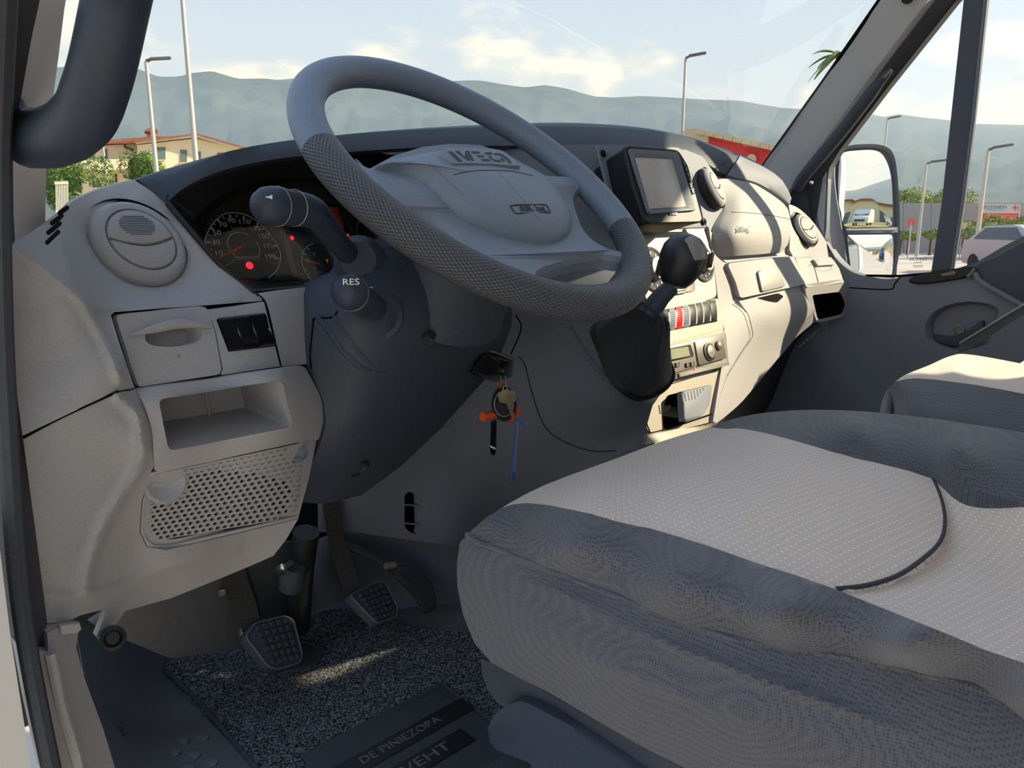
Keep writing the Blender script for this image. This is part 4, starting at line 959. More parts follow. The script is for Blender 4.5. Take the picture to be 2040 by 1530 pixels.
# letters traced as sunken strokes
strokes = {'I': [[(525, 235), (570, 235), (695, 350), (645, 352)]], 'V': [[(600, 230), (650, 230), (715, 300), (720, 228), (760, 228), (825, 345), (775, 332), (755, 338), (735, 330)]], 'E': [[(785, 232), (880, 236), (890, 252), (830, 262), (800, 255)], [(845, 280), (925, 276), (940, 298), (870, 302)], [(890, 322), (985, 318), (1005, 346), (920, 345)]],
 'C': [[(930, 248), (1000, 240), (1040, 262), (1000, 272), (955, 266)], [(975, 285), (1005, 285), (1040, 325), (1110, 330), (1135, 355), (1060, 352), (1010, 325)]], 'O': [[(1040, 258), (1090, 252), (1150, 270), (1215, 320), (1245, 365), (1215, 368), (1190, 335), (1140, 290), (1095, 276), (1060, 275)], [(1110, 308), (1135, 305), (1172, 340), (1165, 352), (1145, 345)]]}
for ch, parts_ in strokes.items():
    B = Bag()
    for poly in parts_:
        P3 = [bpl(*p, .0018) for p in rnd(cI(poly), 1.2, 2)]
        tri = tessellate_polygon([[Vector(p) for p in P3]]); n_ = len(P3)
        B.add(P3+[p-WN*.0012 for p in P3], [tuple(t_) for t_ in tri]+[(i, (i+1) % n_, n_+(i+1) % n_, n_+i) for i in range(n_)])
    B.build('badge_letter', 'black', badge, smooth=False)
ao = [on_pad(*p) for p in rnd(cI([(1222, 852), (1300, 842), (1610, 838), (1640, 850), (1682, 928), (1300, 942), (1275, 930)]), 3, 3)]
abl = tube('airbag_mark', [wp(*p, pad_h(*p)+.0003) for p in ao], .0008, 'rubber', whl, 6, closed=True)
for ch, x_, y_, ss in (('AIR', 1400, 890, .0125), ('bag', 1560, 884, .0115)):
    p = cI([(x_, y_)])[0]; o_ = pad_pt(*p, .0008); xd = pad_pt(p[0]+8, p[1]-.3, 0)-pad_pt(*p, 0); yd = pad_pt(p[0]-3, p[1]-8, 0)-pad_pt(*p, 0)
    text('airbag_letters', ch, ss, o_, xd, yd, 'rubber', abl, .0003, sx=1.1)
tube('tear_line', [pad_pt(*p, .0001) for p in crv(cI([(590, 500), (750, 465), (900, 452), (1060, 450), (1220, 460), (1370, 485), (1480, 512)]), 4)], .0005, 'rubber', hub, 6)
for ln in ([(290, 350), (400, 450), (540, 580), (700, 740)], [(1090, 470), (1200, 580), (1330, 730), (1400, 810)], [(1490, 945), (1570, 1010)]):
    tube('tear_line', [pad_pt(*p, .0) for p in crv(cI(ln), 4)], .0005, 'wheel_black', hub, 6)
# boss behind the wheel
loft('column_boss', [[wp(*(hc+(p-hc)*.62), -.035) for p in hp], [wp(*(hc+(p-hc)*.6), -.09) for p in hp]], 'column_black', whl)

# ================================================================== steering column
colm = thing('steering_column', 'black steering column cover below the wheel carrying two stalks', 'steering column', on_y(650, 1000, .68))
CLD = [(612, 610, .665), (622, 578, .665), (660, 560, .655), (705, 525, .65), (720, 475, .66), (648, 800, .65), (640, 880, .655), (605, 1000, .69), (690, 640, .615), (740, 700, .605), (760, 560, .615), (850, 560, .61), (800, 750, .62), (740, 860, .65), (700, 930, .675), (950, 600, .63), (1018, 650, .66), (985, 730, .70), (900, 760, .67), (880, 850, .73), (800, 925, .74), (720, 985, .735)]
fc = depth(CLD)
cov = patch('cover', [(612, 612), (618, 588), (640, 566), (690, 545), (704, 525), (700, 500), (716, 472), (760, 478), (860, 500), (960, 560), (1020, 610), (1019, 650), (1000, 700), (985, 735), (940, 785), (880, 852), (800, 928), (720, 987), (645, 1004), (606, 1001), (602, 985), (618, 930), (640, 880), (650, 842), (645, 800), (622, 745), (613, 720)], CLD, 'column_black', colm, step=14, thick=.03)
seam([(622, 638), (630, 634), (662, 632), (672, 620)], fc, .0009, 'void', cov, -.0004, 'joint'); seam([(625, 636), (618, 700), (620, 735)], fc, .0009, 'void', cov, -.0004, 'joint')
seam([(632, 630), (660, 665), (690, 705), (725, 735), (765, 747)], fc, .0032, 'column_black', cov, .001, 'rib'); seam([(666, 630), (690, 665), (715, 700), (745, 735)], fc, .0026, 'column_black', cov, .001, 'rib')
seam([(1028, 628), (1038, 655), (1018, 705)], lambda a, b_: fc(a, b_), .001, 'void', cov, -.002, 'joint')
for px, py in ((850, 680), (960, 668), (716, 934)):
    lathe('bolt_well', on_y(px, py, fc(px, py)-.001), (0, -.8, -.5), [(.013, 0), (.010, .0012), (.006, -.003), (.0001, -.004)], 'black', cov, 20, False, False)
# shaft housing from the cover up to the wheel
hs = [((716, 470), .64), ((735, 520), .61)]
tube('upper_housing', [wp(0, -.005, -.05), wp(0, -.012, -.10), wp(0, -.02, -.16)], [.070, .082, .088], 'column_black', colm, 28)
def stalk(name, path, rad, mats, par=colm):
    P = [on_y(*p) for p in crv(path, 6)]; rr = [v[0] for v in crv([(r_,) for r_ in rad], 6)]
    return tube(name, P, rr, mats, par, 24)
# upper (lights) stalk
ls = stalk('light_stalk', [(560, 412, .600), (600, 417, .606), (622, 424, .610), (640, 440, .618), (665, 472, .632), (700, 515, .655)], [.0158, .0152, .0145, .0128, .0115, .0110], 'handle_black')
P0 = on_y(560, 412, .600); d0 = nz(on_y(530, 411, .596)-on_y(600, 417, .606))
lathe('stalk_end', P0, d0, [(.0160, -.004), (.0168, .004), (.0168, .010), (.0155, .018), (.0120, .024), (.0070, .0275), (.0001, .0285)], 'handle_black', ls, 32, False, False)
for hh in (.004, -.016): lathe('collar_line', P0+d0*hh, d0, [(.0160, 0), (.0172 if hh > 0 else .0163, .0006), (.0160, .0012)], 'dash_grey', ls, 32, False, False)
def face_txt(name, s, size, px, py, y, par, sx=1.0, mat='white_print', xd=None):
    o_ = on_y(px, py, y); n_ = nz(CAM-o_); x_ = nz(np.cross((0, 0, 1), n_)); x_ = x_ if xd is None else nz(xd)
    return text(name, s, size, o_, x_, np.cross(n_, x_), mat, par, .0002, sx=sx)
o_ = on_y(536, 393, .5832); n_ = nz(CAM-o_); x_ = nz(np.cross((0, 0, 1), n_)); z_ = np.cross(n_, x_)
plate('horn_symbol', [o_+x_*a*.001+z_*b_*.001 for a, b_ in ((-2.6, -.5), (-2.6, .6), (-.6, .6), (2.4, 1.9), (2.8, 1.9), (2.4, -1.5), (2.0, -1.5), (-.6, -.4))], n_, .0003, 'white_print', ls, bev=.00005)
for k, a in enumerate(np.linspace(0, 2*pi, 8, endpoint=False)):
    o_ = on_y(589+9*0, 406, .5915); n_ = nz(CAM-o_); x_ = nz(np.cross((0, 0, 1), n_)); z_ = np.cross(n_, x_)
    tube('sun_symbol', [o_+(x_*cos(a)+z_*sin(a))*.0016, o_+(x_*cos(a)+z_*sin(a))*.003], .00025, 'white_print', ls, 4)
o_ = on_y(592, 418, .5925); n_ = nz(CAM-o_); x_ = nz(np.cross((0, 0, 1), n_)); z_ = np.cross(n_, x_)
tube('beam_symbol', [o_+x_*(.0004+.0022*cos(a))+z_*.0024*sin(a) for a in np.linspace(-pi/2, pi/2, 10)]+[o_+x_*.0004-z_*.0024], .0003, 'white_print', ls, 5)
for k in (-1, 0, 1): tube('beam_symbol', [o_-x_*.0006+z_*k*.0017, o_-x_*.0032+z_*k*.0017], .0003, 'white_print', ls, 5)
# lower stalk
lw = stalk('cruise_stalk', [(700, 585, .560), (716, 596, .575), (738, 610, .60), (752, 622, .625)], [.0155, .0145, .0135, .0135], 'handle_black')
P0 = on_y(700, 585, .560); d0 = nz(on_y(690, 578, .550)-on_y(720, 598, .578))
lathe('stalk_end', P0, d0, [(.0150, -.003), (.0158, .002), (.0158, .006), (.0145, .014), (.0105, .0205), (.0055, .0235), (.0001, .0245)], 'handle_black', lw, 32, False, False)
lathe('collar_line', P0, d0, [(.0156, 0), (.0163, .0008), (.0156, .0016)], 'silver_dark', lw, 32, False, False)
face_txt('stalk_text', 'RES', .0075, 699, 562, .536, lw, 1.25)
face_txt('stalk_mark', '~', .008, 738, 572, .565, lw); face_txt('stalk_mark', 'o', .006, 735, 582, .567, lw)
lathe('stalk_socket', on_y(752, 628, .612), d0, [(.026, -.006), (.026, .0), (.022, .004), (.017, .001), (.015, -.006)], 'column_black', colm, 32, False, False)
# light switch housing where the stalk meets the column
lathe('stalk_socket', on_y(716, 520, .648), nz((-.6, -.7, .2)), [(.028, -.02), (.026, .004), (.018, .012), (.012, .012)], 'column_black', colm, 28)
# ignition lock
lock = loft('ignition_lock', [[on_y(p[0], p[1], y) for p in rnd(pp, 6)] for pp, y in (([(935, 745), (965, 692), (1024, 712), (1020, 752), (985, 762)], .72), ([(932, 742), (960, 696), (1020, 716), (1012, 750), (975, 756)], .68), ([(940, 736), (964, 704), (1008, 720), (1000, 744), (970, 748)], .668))], 'gloss_black', colm)
tube('lock_edge', [on_y(p[0], p[1], .678) for p in [(935, 735), (948, 716), (962, 697), (985, 702), (1020, 716)]], .0016, 'silver_dark', lock, 8)
# ================================================================== keys
kb_ = on_y(1000, 950, .66)
def kpt(px, py, y=.652): return on_y(px, py, y)
key = thing('key_ring', 'key ring hanging from the ignition with orange fob and black remote', 'keys', kpt(1000, 905))
cR = kpt(1003, 775); 
for px in (997, 1006): tube('ring', [kpt(px, 750, .66), kpt(px+.5, 768), kpt(px, 775)], .0009, 'chrome', key, 8)
u_ = nz(RT); v_ = np.array([0, 0, 1.])
fob = loft('rubber_fob', [[kpt(1004+30*r_*cos(a)*.85+0, 804+36*r_*sin(a), y) for a in np.linspace(0, 2*pi, 28, endpoint=False)] for r_, y in ((.86, .664), (1, .660), (1, .654), (.86, .650), (.8, .652), (.4, .651))], 'rubber', key)
tube('fob_groove', [kpt(1004+19*cos(a), 805+25*sin(a), .6495) for a in np.linspace(0, 2*pi, 28, endpoint=False)], .0007, 'dash_grey', fob, 6, closed=True)
kbp = [kpt(*p, .642) for p in cut((880, 680), 5.277, [(640, 475), (665, 462), (690, 475), (695, 510), (770, 525), (790, 615), (745, 650), (752, 740), (768, 800), (745, 812), (725, 790), (705, 720), (680, 655), (605, 640), (585, 545), (640, 520)])]
plate('house_key', kbp, -FW, .0018, 'brass', key, bev=.0004)
lathe('key_hole', kpt(1005.5, 773, .6415), -FW, [(.0022, .002), (.0001, .0023)], 'void', key, 14, False, False)
tube('orange_stem', [kpt(962, 831, .655), kpt(985, 825, .657), kpt(1002, 822, .66)], [.0058, .0055, .005], 'orange', key, 14)
tube('orange_loop', [kpt(p[0], p[1], .659) for p in crv([(1001, 828), (1012, 837), (1024, 834), (1032, 822), (1032, 808)], 5)], [.0036]*21, 'orange', key, 10)
tube('orange_cap', [kpt(993, 766, .66), kpt(1000, 763, .66), kpt(1006, 766, .66)], .0022, 'orange', key, 8)
rk = plate('flip_key', [kpt(p[0], p[1], .656) for p in rnd([(978, 838), (990, 834), (989, 898), (986, 906), (980, 907), (976, 898)], 4)], -FW, .006, 'gloss_black', key, bev=.002)
plate('key_label', [kpt(p[0], p[1], .6505) for p in [(976.5, 887), (987, 892), (987, 896), (976.5, 891)]], -FW, .0006, 'paper', rk, bev=.0001)
tube('key_wire', [kpt(969, 867, .657), kpt(975, 855, .657), kpt(978, 846, .657)], .0007, 'silver_dark', key, 6)
tagk = thing('key_tag', 'long blue and white paper key tag hanging from the key ring', 'key tag', kpt(1020, 958))
plate('tag_strip', [kpt(p[0], p[1], .648) for p in [(1028, 838), (1033, 838), (1030, 880), (1027, 942), (1019, 946), (1022, 910)]], nz(-FW+RT*.8), .0008, principled('tag_grey', (120, 140, 175), .5), tagk, bev=.0001)
plate('tag_end', [kpt(p[0], p[1], .6475) for p in [(1019, 943), (1026, 938), (1025, 950), (1018, 960)]], nz(-FW+RT*.8), .0009, 'blue', tagk, bev=.0001)
plate('tag_edge', [kpt(p[0], p[1], .6475) for p in [(1028, 838), (1029, 838), (1022, 910), (1019, 946), (1017.5, 946), (1021, 905)]], nz(-FW+RT*.8), .0009, 'blue', tagk, bev=.0001)
tube('tag_string', [kpt(p[0], p[1], .648) for p in crv([(1010, 770), (1026, 785), (1034, 805), (1035, 822), (1030, 840)], 5)], .0006, 'blue', tagk, 6)
tube('tag_clip', [kpt(1026, 832, .648), kpt(1046, 847, .646)], [.0008, .002], 'blue', tagk, 8)

# ================================================================== gear lever on its shoulder
SHD = [(1040, 640, .80), (1120, 640, .75), (1190, 640, .70), (1240, 640, .66), (1290, 640, .655), (1020, 700, .83), (985, 735, .86), (880, 850, .92), (720, 985, .98), (700, 1055, 1.0), (815, 1020, .945), (915, 1088, .90), (1000, 1000, .86), (1060, 860, .80), (1100, 780, .765), (1120, 930, .76), (1180, 720, .70), (1215, 755, .665), (1240, 800, .645), (1290, 860, .625), (1240, 900, .66), (1300, 800, .615), (1267, 957, .610), (1222, 1078, .69), (1139, 1172, .82), (1084, 1234, .92), (1114, 1079, .80), (1021, 1167, .95), (960, 1262, 1.0)]
fs_ = depth(SHD)
slot = rnd([(806, 985), (818, 978), (832, 988), (834, 1055), (830, 1064), (816, 1060), (806, 1050)], 6)
cvr = thing('tunnel_cover', 'dark grey cover of the centre tunnel beside the driver footwell', 'tunnel cover', on_y(850, 1075, .95))
patch('shell', [(985, 650), (990, 596), (1080, 590), (1200, 600), (1300, 628), (1312, 700), (1320, 780), (1300, 808), (1288, 850), (1296, 868), (1290, 960), (1230, 1060), (1150, 1160), (1060, 1250), (960, 1262), (916, 1090), (690, 1058), (640, 1060), (640, 990), (720, 960), (880, 830), (985, 720)], SHD, 'tunnel_grey', cvr, holes=[slot], step=15, thick=.01)
P = [on_y(p[0], p[1], fs_(*p)) for p in slot]
loft('vent_slot', [P, [p+np.array([.01, .02, 0]) for p in inset3(P, .9)]], 'void', cvr, False, True)
for yy in (1005, 1042): tube('slot_bar', [on_y(804, yy, fs_(804, yy)-.001), on_y(836, yy+3, fs_(836, yy)-.001)], .0016, 'tunnel_grey', cvr, 6)
seam(cut((600, 620), 3.1875, [(1380, 290), (1420, 340), (1460, 500), (1520, 680), (1590, 780), (1720, 850), (1860, 890), (2000, 885)]), fs_, .0010, 'black', cvr, -.0003, 'joint')
seam(cut((600, 620), 3.1875, [(1700, 90), (1770, 210), (1880, 360), (1990, 470), (2040, 500)]), fs_, .0045, 'tunnel_grey', cvr, .001, 'ridge')
seam(cut((600, 620), 3.1875, [(930, 570), (950, 650), (935, 725), (800, 738)]), fs_, .0012, 'tunnel_grey', cvr, -.0003, 'ridge')
lev = thing('gear_lever', 'black egg-shaped gear lever with leather boot on the centre console', 'gear lever', on_y(1262, 780, .60))
base = crv([(1186, 650, .66), (1200, 700, .655), (1216, 742, .64), (1240, 772, .62), (1272, 792, .605), (1305, 788, .592), (1332, 768, .588), (1338, 745, .594), (1326, 715, .61), (1312, 690, .63), (1300, 660, .65), (1240, 640, .67)], 4, True)
Pb = [on_y(*p) for p in base]; neck = on_y(1300, 612, .535); nd = nz(on_y(1352, 540, .515)-on_y(1280, 650, .555))
rg = ring(neck, nd, .0155, len(Pb))
# match the ring's start to the base loop
k0 = min(range(len(rg)), key=lambda k: np.linalg.norm((rg[k]-neck)-(Pb[0]-np.mean(Pb, 0))*.2)); rg = rg[k0:]+rg[:k0]
if np.linalg.norm(rg[5]-neck-(Pb[5]-np.mean(Pb, 0))*.2) > np.linalg.norm(rg[-5]-neck-(Pb[5]-np.mean(Pb, 0))*.2): rg = [rg[0]]+rg[1:][::-1]
lp = []
for t_, s in ((0, 0), (.05, .0), (.12, .18), (.22, .46), (.35, .66), (.5, .79), (.7, .89), (.85, .95), (1, 1)):
    L_ = []
    for k, (a, b_) in enumerate(zip(Pb, rg)):
        p = a*(1-s)+b_*s + np.array([-.004, -.012, .006])*sin(pi*t_)
        L_.append(p+nz(p-neck)*.004*sin(k*1.1+t_*5)*sin(pi*t_))
    lp.append(L_)
loft('boot', lp, 'leather', lev, False, True)
loft('boot_ring', [[p+np.array([0, .006, -.004]) for p in inset3(Pb, 1.04)], inset3(Pb, 1.05), [p+np.array([0, -.006, .004]) for p in inset3(Pb, 1.0)], [p+np.array([0, .0, .0]) for p in inset3(Pb, .95)]], 'black', lev, False, False)
tube('shaft', [neck-nd*.012, on_y(1318, 590, .528), on_y(1338, 572, .52)], [.015, .0125, .011], 'handle_black', lev, 16)
# knob: tilted egg
kc = on_y(1359, 518, .515); ax = nz(on_y(1372, 470, .515)-on_y(1338, 570, .522))
uu = nz(RT-ax*(RT @ ax)); vv = np.cross(ax, uu); lp = []
for h_, r_ in ((-.036, .012), (-.034, .016), (-.026, .0225), (-.012, .0285), (.002, .0305), (.014, .0295), (.024, .0245), (.031, .016), (.0345, .006), (.035, .0003)):
    lp.append([kc+ax*h_+(uu*cos(a)*1.0+vv*sin(a)*1.05)*r_ for a in np.linspace(0, 2*pi, 32, endpoint=False)])
kn = loft('knob', lp, principled('knob_black', (38, 39, 43), .38, noise=.05, nscale=100), lev, True, True)
capm = principled('cap_grey', (150, 146, 142), .35, metal=.1)
c7 = lambda pts: cut((1290, 440), 9.5625, pts)
def on_egg(px, py, off=.0008):
    r_ = ray(px, py); best = None
    A = np.array([[uu @ r_/.0307, vv @ r_/.0322, ax @ r_/.0365]]); o_ = CAM-(kc-ax*.0)
    a3 = A[0]; b3 = np.array([uu @ o_/.0307, vv @ o_/.0322, ax @ o_/.0365])
    qa, qb, qc = a3 @ a3, 2*a3 @ b3, b3 @ b3-1; D = qb*qb-4*qa*qc
    t_ = (-qb-sqrt(D))/(2*qa) if D > 0 else -qb/(2*qa)
    p = CAM+r_*t_; return p+nz(p-kc)*off
capo = rnd(c7([(690, 365), (790, 300), (860, 280), (980, 380), (1060, 520), (1090, 640), (1095, 735), (890, 760), (850, 660), (790, 530)]), 3)
g = []; cm = np.mean(capo, 0)
for s in (1.0, .97, .8, .55, .3, .08): g.append([on_egg(*(cm+(p-cm)*s), -.001 if s == 1 else .0012) for p in capo])
loft('shift_cap', g, capm, kn, False, True)
mk = c7([(760, 390), (880, 470), (930, 560), (1010, 480), (1050, 590)])
for p in mk: text('shift_digit', 'I', .004, on_egg(*p, .0016), RT, UP, 'dash_dark', kn, .0002)

# ================================================================== pedals
def pedal(name, label, padp, yb, yt, arm, rows=6, cols=5):
    P2 = [np.array(p, float) for p in padp]; y0, y1 = min(p[1] for p in P2), max(p[1] for p in P2)
    f_ = lambda p: yt+(yb-yt)*(p[1]-y0)/(y1-y0)
    P3 = [on_y(p[0], p[1], f_(p)) for p in P2]; n_ = nz(np.cross(P3[len(P3)//3]-P3[0], P3[2*len(P3)//3]-P3[0])); n_ = n_ if n_ @ (CAM-P3[0]) > 0 else -n_
    t_ = thing(name, label, 'pedal', np.mean(P3, 0)-np.array([0, 0, .03]))
    pd = plate('pad', P3, n_, .008, 'rubber', t_, bev=.002, back=.006)
    tube('pad_rim', [p+n_*.0085 for p in inset3(P3, .95)], .0016, principled('worn_rubber', (92, 92, 92), .5) if 'worn_rubber' not in M else 'worn_rubber', t_, 6, closed=True)
    return t_, pd, P3, n_
def studs(t_, corners, n_, rows, cols, yf):
    q_ = [np.array(p, float) for p in corners]
    for j in range(rows):
        for i in range(cols):
            cs = []
            for dx, dy in ((.14, .14), (.86, .14), (.86, .86), (.14, .86)):
                a, b_ = (i+dx)/cols, (j+dy)/rows
                p = (q_[0]*(1-a)+q_[1]*a)*(1-b_)+(q_[3]*(1-a)+q_[2]*a)*b_
                cs.append(on_y(p[0], p[1], yf(p))+n_*.008)
            plate('stud', cs, n_, .003, 'rubber', t_, bev=.0012)
principled('worn_rubber', (92, 92, 92), .5, noise=.1, nscale=200)
principled('pedal_steel', (70, 68, 66), .5, metal=.4, noise=.2, nscale=300, bump=.5, bscale=800)
yf = lambda p: .985+(.93-.985)*(p[1]-1228)/(1340-1228)
t_, pd, P3, n_ = pedal('clutch_pedal', 'worn black clutch pedal, leftmost of the three pedals', rnd([(479, 1272), (500, 1243), (562, 1228), (580, 1238), (598, 1310), (592, 1326), (545, 1340), (526, 1334)], 8, 3), .93, .985, None)
studs(pd, [(497, 1250), (568, 1232), (594, 1318), (534, 1332)], n_, 6, 5, yf)
loft('arm', [[on_y(p[0], p[1], y)+np.array([dx, dy, 0]) for p, dx, dy in zip(pp, (0, 0, .012, .012), (0, 0, .02, .02))] for pp, y in (([(440, 1120), (485, 1120), (485, 1120), (440, 1120)], 1.0), ([(447, 1160), (492, 1150), (492, 1150), (447, 1160)], 1.0), ([(462, 1215), (510, 1200), (510, 1200), (462, 1215)], .99), ([(485, 1262), (520, 1240), (520, 1240), (485, 1262)], .98))], 'pedal_steel', t_)
tube('arm_bolt', [on_y(437, 1182, .99), on_y(446, 1180, .99)], .005, 'brass', t_, 10)
yf = lambda p: .96+(.905-.96)*(p[1]-1160)/(1247-1160)
t_, pd, P3, n_ = pedal('brake_pedal', 'black brake pedal, middle of the three pedals', rnd([(688, 1190), (745, 1161), (762, 1163), (787, 1212), (785, 1235), (748, 1248), (738, 1243)], 7, 3), .905, .96, None)
studs(pd, [(705, 1188), (757, 1166), (783, 1230), (744, 1242)], n_, 6, 5, yf)
loft('arm', [[on_y(p[0], p[1], y)+np.array([dx, dy, 0]) for p, dx, dy in zip(pp, (0, 0, .012, .012), (0, 0, .02, .02))] for pp, y in (([(640, 985), (676, 985), (676, 985), (640, 985)], .99), ([(650, 1060), (682, 1055), (682, 1055), (650, 1060)], .985), ([(668, 1130), (700, 1110), (700, 1110), (668, 1130)], .975), ([(692, 1195), (720, 1175), (720, 1175), (692, 1195)], .955))], 'pedal_steel', t_)
acc = thing('accelerator_pedal', 'ribbed black accelerator pedal, rightmost of the three pedals', 'pedal', on_y(840, 1215, .93))
ya = lambda p: .97+(.93-.97)*(p[1]-1125)/(1220-1125)
ao_ = crv([(786, 1150), (790, 1136), (806, 1132), (832, 1138), (856, 1162), (866, 1190), (866, 1212), (846, 1222), (838, 1212), (818, 1180)], 3, True)
P3 = [on_y(p[0], p[1], ya(p)) for p in ao_]; n_ = nz((-.25, -.75, .6))
ap = plate('pad', P3, n_, .007, 'rubber', acc, bev=.002, back=.004)
for k in range(7):
    a_ = k/6; p0, p1 = np.array([793+a_*36, 1146-a_*4.0]), np.array([842+a_*22, 1216-a_*14]); m_p = (p0+p1)/2+np.array([6, -5])
    tube('tread', [on_y(p[0], p[1], ya(p))+n_*.0078 for p in crv([p0, m_p, p1], 5)], .0011, 'rubber', ap, 6)
tube('arm', [on_y(p[0], p[1], p[2]) for p in crv([(690, 1085, 1.02), (735, 1105, 1.0), (775, 1128, .985), (800, 1150, .97)], 4)], [.013]*13, 'rubber', acc, 10, flat=.5)
tube('arm_bolt', [on_y(768, 1128, .972), on_y(786, 1126, .972)], .006, 'brass', acc, 10)
# toe board and steering shaft gaiter behind the pedals
toe = patch('trim_7', [(600, 1090), (690, 1060), (916, 1090), (960, 1110), (960, 1270), (925, 1256), (860, 1252), (790, 1242), (740, 1215), (690, 1200), (640, 1212), (604, 1232)], [(600, 1090, 1.06), (604, 1232, 1.05), (690, 1060, 1.03), (690, 1200, 1.04), (640, 1150, 1.02), (916, 1090, .93), (925, 1256, .96), (790, 1242, 1.02), (800, 1150, 1.03), (700, 1130, 1.06)], 'tunnel_grey', step=14, thick=.01)
tag(toe, 'grey moulded toe board behind the pedals', 'lining', kind='structure')
shf = thing('steering_shaft', 'black steering shaft with a steel clamp bolt beside the clutch pedal', 'steering shaft', on_y(590, 1235, 1.02))
tube('shaft', [on_y(610, 1060, .96), on_y(600, 1130, .98), on_y(592, 1250, 1.02)], .020, 'black', shf, 16)
lathe('joint', on_y(583, 1150, .965), (.1, -.3, 1), [(.018, -.02), (.020, 0), (.016, .02)], 'rubber', shf, 16)
lathe('clamp_bolt', on_y(563, 1133, .95), nz((-.9, -.4, 0)), [(.006, -.02), (.006, 0), (.0085, 0), (.0085, .006), (.004, .007)], 'chrome', shf, 8)

# ================================================================== fabrics, mat and seats
def fabric(name, rgb, dark, scale, kind, strength=.6, dots=None, rot=82.0):
    m = bpy.data.materials.new(name); m.use_nodes = True; t = m.node_tree; b = t.nodes['Principled BSDF']
    b.inputs['Roughness'].default_value = .9; b.inputs['Specular IOR Level'].default_value = .15; b.inputs['Sheen Weight'].default_value = .25
    tcn = N(t, 'ShaderNodeTexCoord'); mpn = N(t, 'ShaderNodeMapping'); L(t, tcn.outputs['UV'], mpn.inputs[0]); mpn.inputs['Rotation'].default_value = (0, 0, radians(rot))
    br = N(t, 'ShaderNodeTexBrick', Scale=scale); br.offset = .5
    br.inputs['Brick Width'].default_value = .62 if kind == 'knit' else 1.0; br.inputs['Row Height'].default_value = .32 if kind == 'knit' else .55
    br.inputs['Mortar Size'].default_value = .07; br.inputs['Mortar Smooth'].default_value = .8
    br.inputs['Color1'].default_value = lin(rgb); br.inputs['Color2'].default_value = tuple(v*.92 for v in lin(rgb)[:3])+(1,); br.inputs['Mortar'].default_value = lin(dark)
    L(t, mpn.outputs[0], br.inputs['Vector'])
    col = br.outputs['Color']
    col2 = col
    if dots is not None:
        vo_ = N(t, 'ShaderNodeTexVoronoi', Scale=dots[0], Randomness=0.0); L(t, mpn.outputs[0], vo_.inputs['Vector'])
        lt = N(t, 'ShaderNodeMath', operation='LESS_THAN'); lt.inputs[1].default_value = .14; L(t, vo_.outputs['Distance'], lt.inputs[0])
        dm = N(t, 'ShaderNodeMix', data_type='RGBA'); L(t, lt.outputs[0], dm.inputs[0]); L(t, col, dm.inputs[6]); dm.inputs[7].default_value = lin(dots[1]); col2 = dm.outputs[2]
    L(t, col2, b.inputs['Base Color'])
    bp = N(t, 'ShaderNodeBump', Strength=strength*.6, Distance=.0005); bp.invert = True; L(t, br.outputs['Fac'], bp.inputs['Height'])
    fold = N(t, 'ShaderNodeTexNoise', Scale=11.0, Detail=1.5); L(t, tcn.outputs['Object'], fold.inputs['Vector'])
    b2 = N(t, 'ShaderNodeBump', Strength=.25, Distance=.01); L(t, fold.outputs[0], b2.inputs['Height']); L(t, bp.outputs[0], b2.inputs['Normal']); L(t, b2.outputs[0], b.inputs['Normal'])
    M[name] = m
fabric('seat_light', (246, 226, 210), (184, 168, 158), 240, 'knit', .5, dots=(150, (250, 246, 244)))
def mesh_fabric(name, rgb, dark, scale):
    m = bpy.data.materials.new(name); m.use_nodes = True; t = m.node_tree; b = t.nodes['Principled BSDF']
    b.inputs['Roughness'].default_value = .9; b.inputs['Specular IOR Level'].default_value = .15; b.inputs['Sheen Weight'].default_value = .3
    tcn = N(t, 'ShaderNodeTexCoord'); vo_ = N(t, 'ShaderNodeTexVoronoi', Scale=scale, Randomness=.3); L(t, tcn.outputs['Object'], vo_.inputs['Vector'])
    rr = N(t, 'ShaderNodeValToRGB'); L(t, vo_.outputs['Distance'], rr.inputs[0]); rr.color_ramp.elements[0].position = .15; rr.color_ramp.elements[0].color = lin(dark); rr.color_ramp.elements[1].position = .55; rr.color_ramp.elements[1].color = lin(rgb)
    L(t, rr.outputs[0], b.inputs['Base Color'])
    bp = N(t, 'ShaderNodeBump', Strength=.5, Distance=.0006); L(t, vo_.outputs['Distance'], bp.inputs['Height'])
    fold = N(t, 'ShaderNodeTexNoise', Scale=11.0, Detail=1.5); L(t, tcn.outputs['Object'], fold.inputs['Vector'])
    b2 = N(t, 'ShaderNodeBump', Strength=.25, Distance=.01); L(t, fold.outputs[0], b2.inputs['Height']); L(t, bp.outputs[0], b2.inputs['Normal']); L(t, b2.outputs[0], b.inputs['Normal'])
    M[name] = m
mesh_fabric('seat_dark', (98, 98, 104), (64, 64, 70), 420)
mesh_fabric('seat_side', (94, 94, 101), (66, 67, 73), 460)

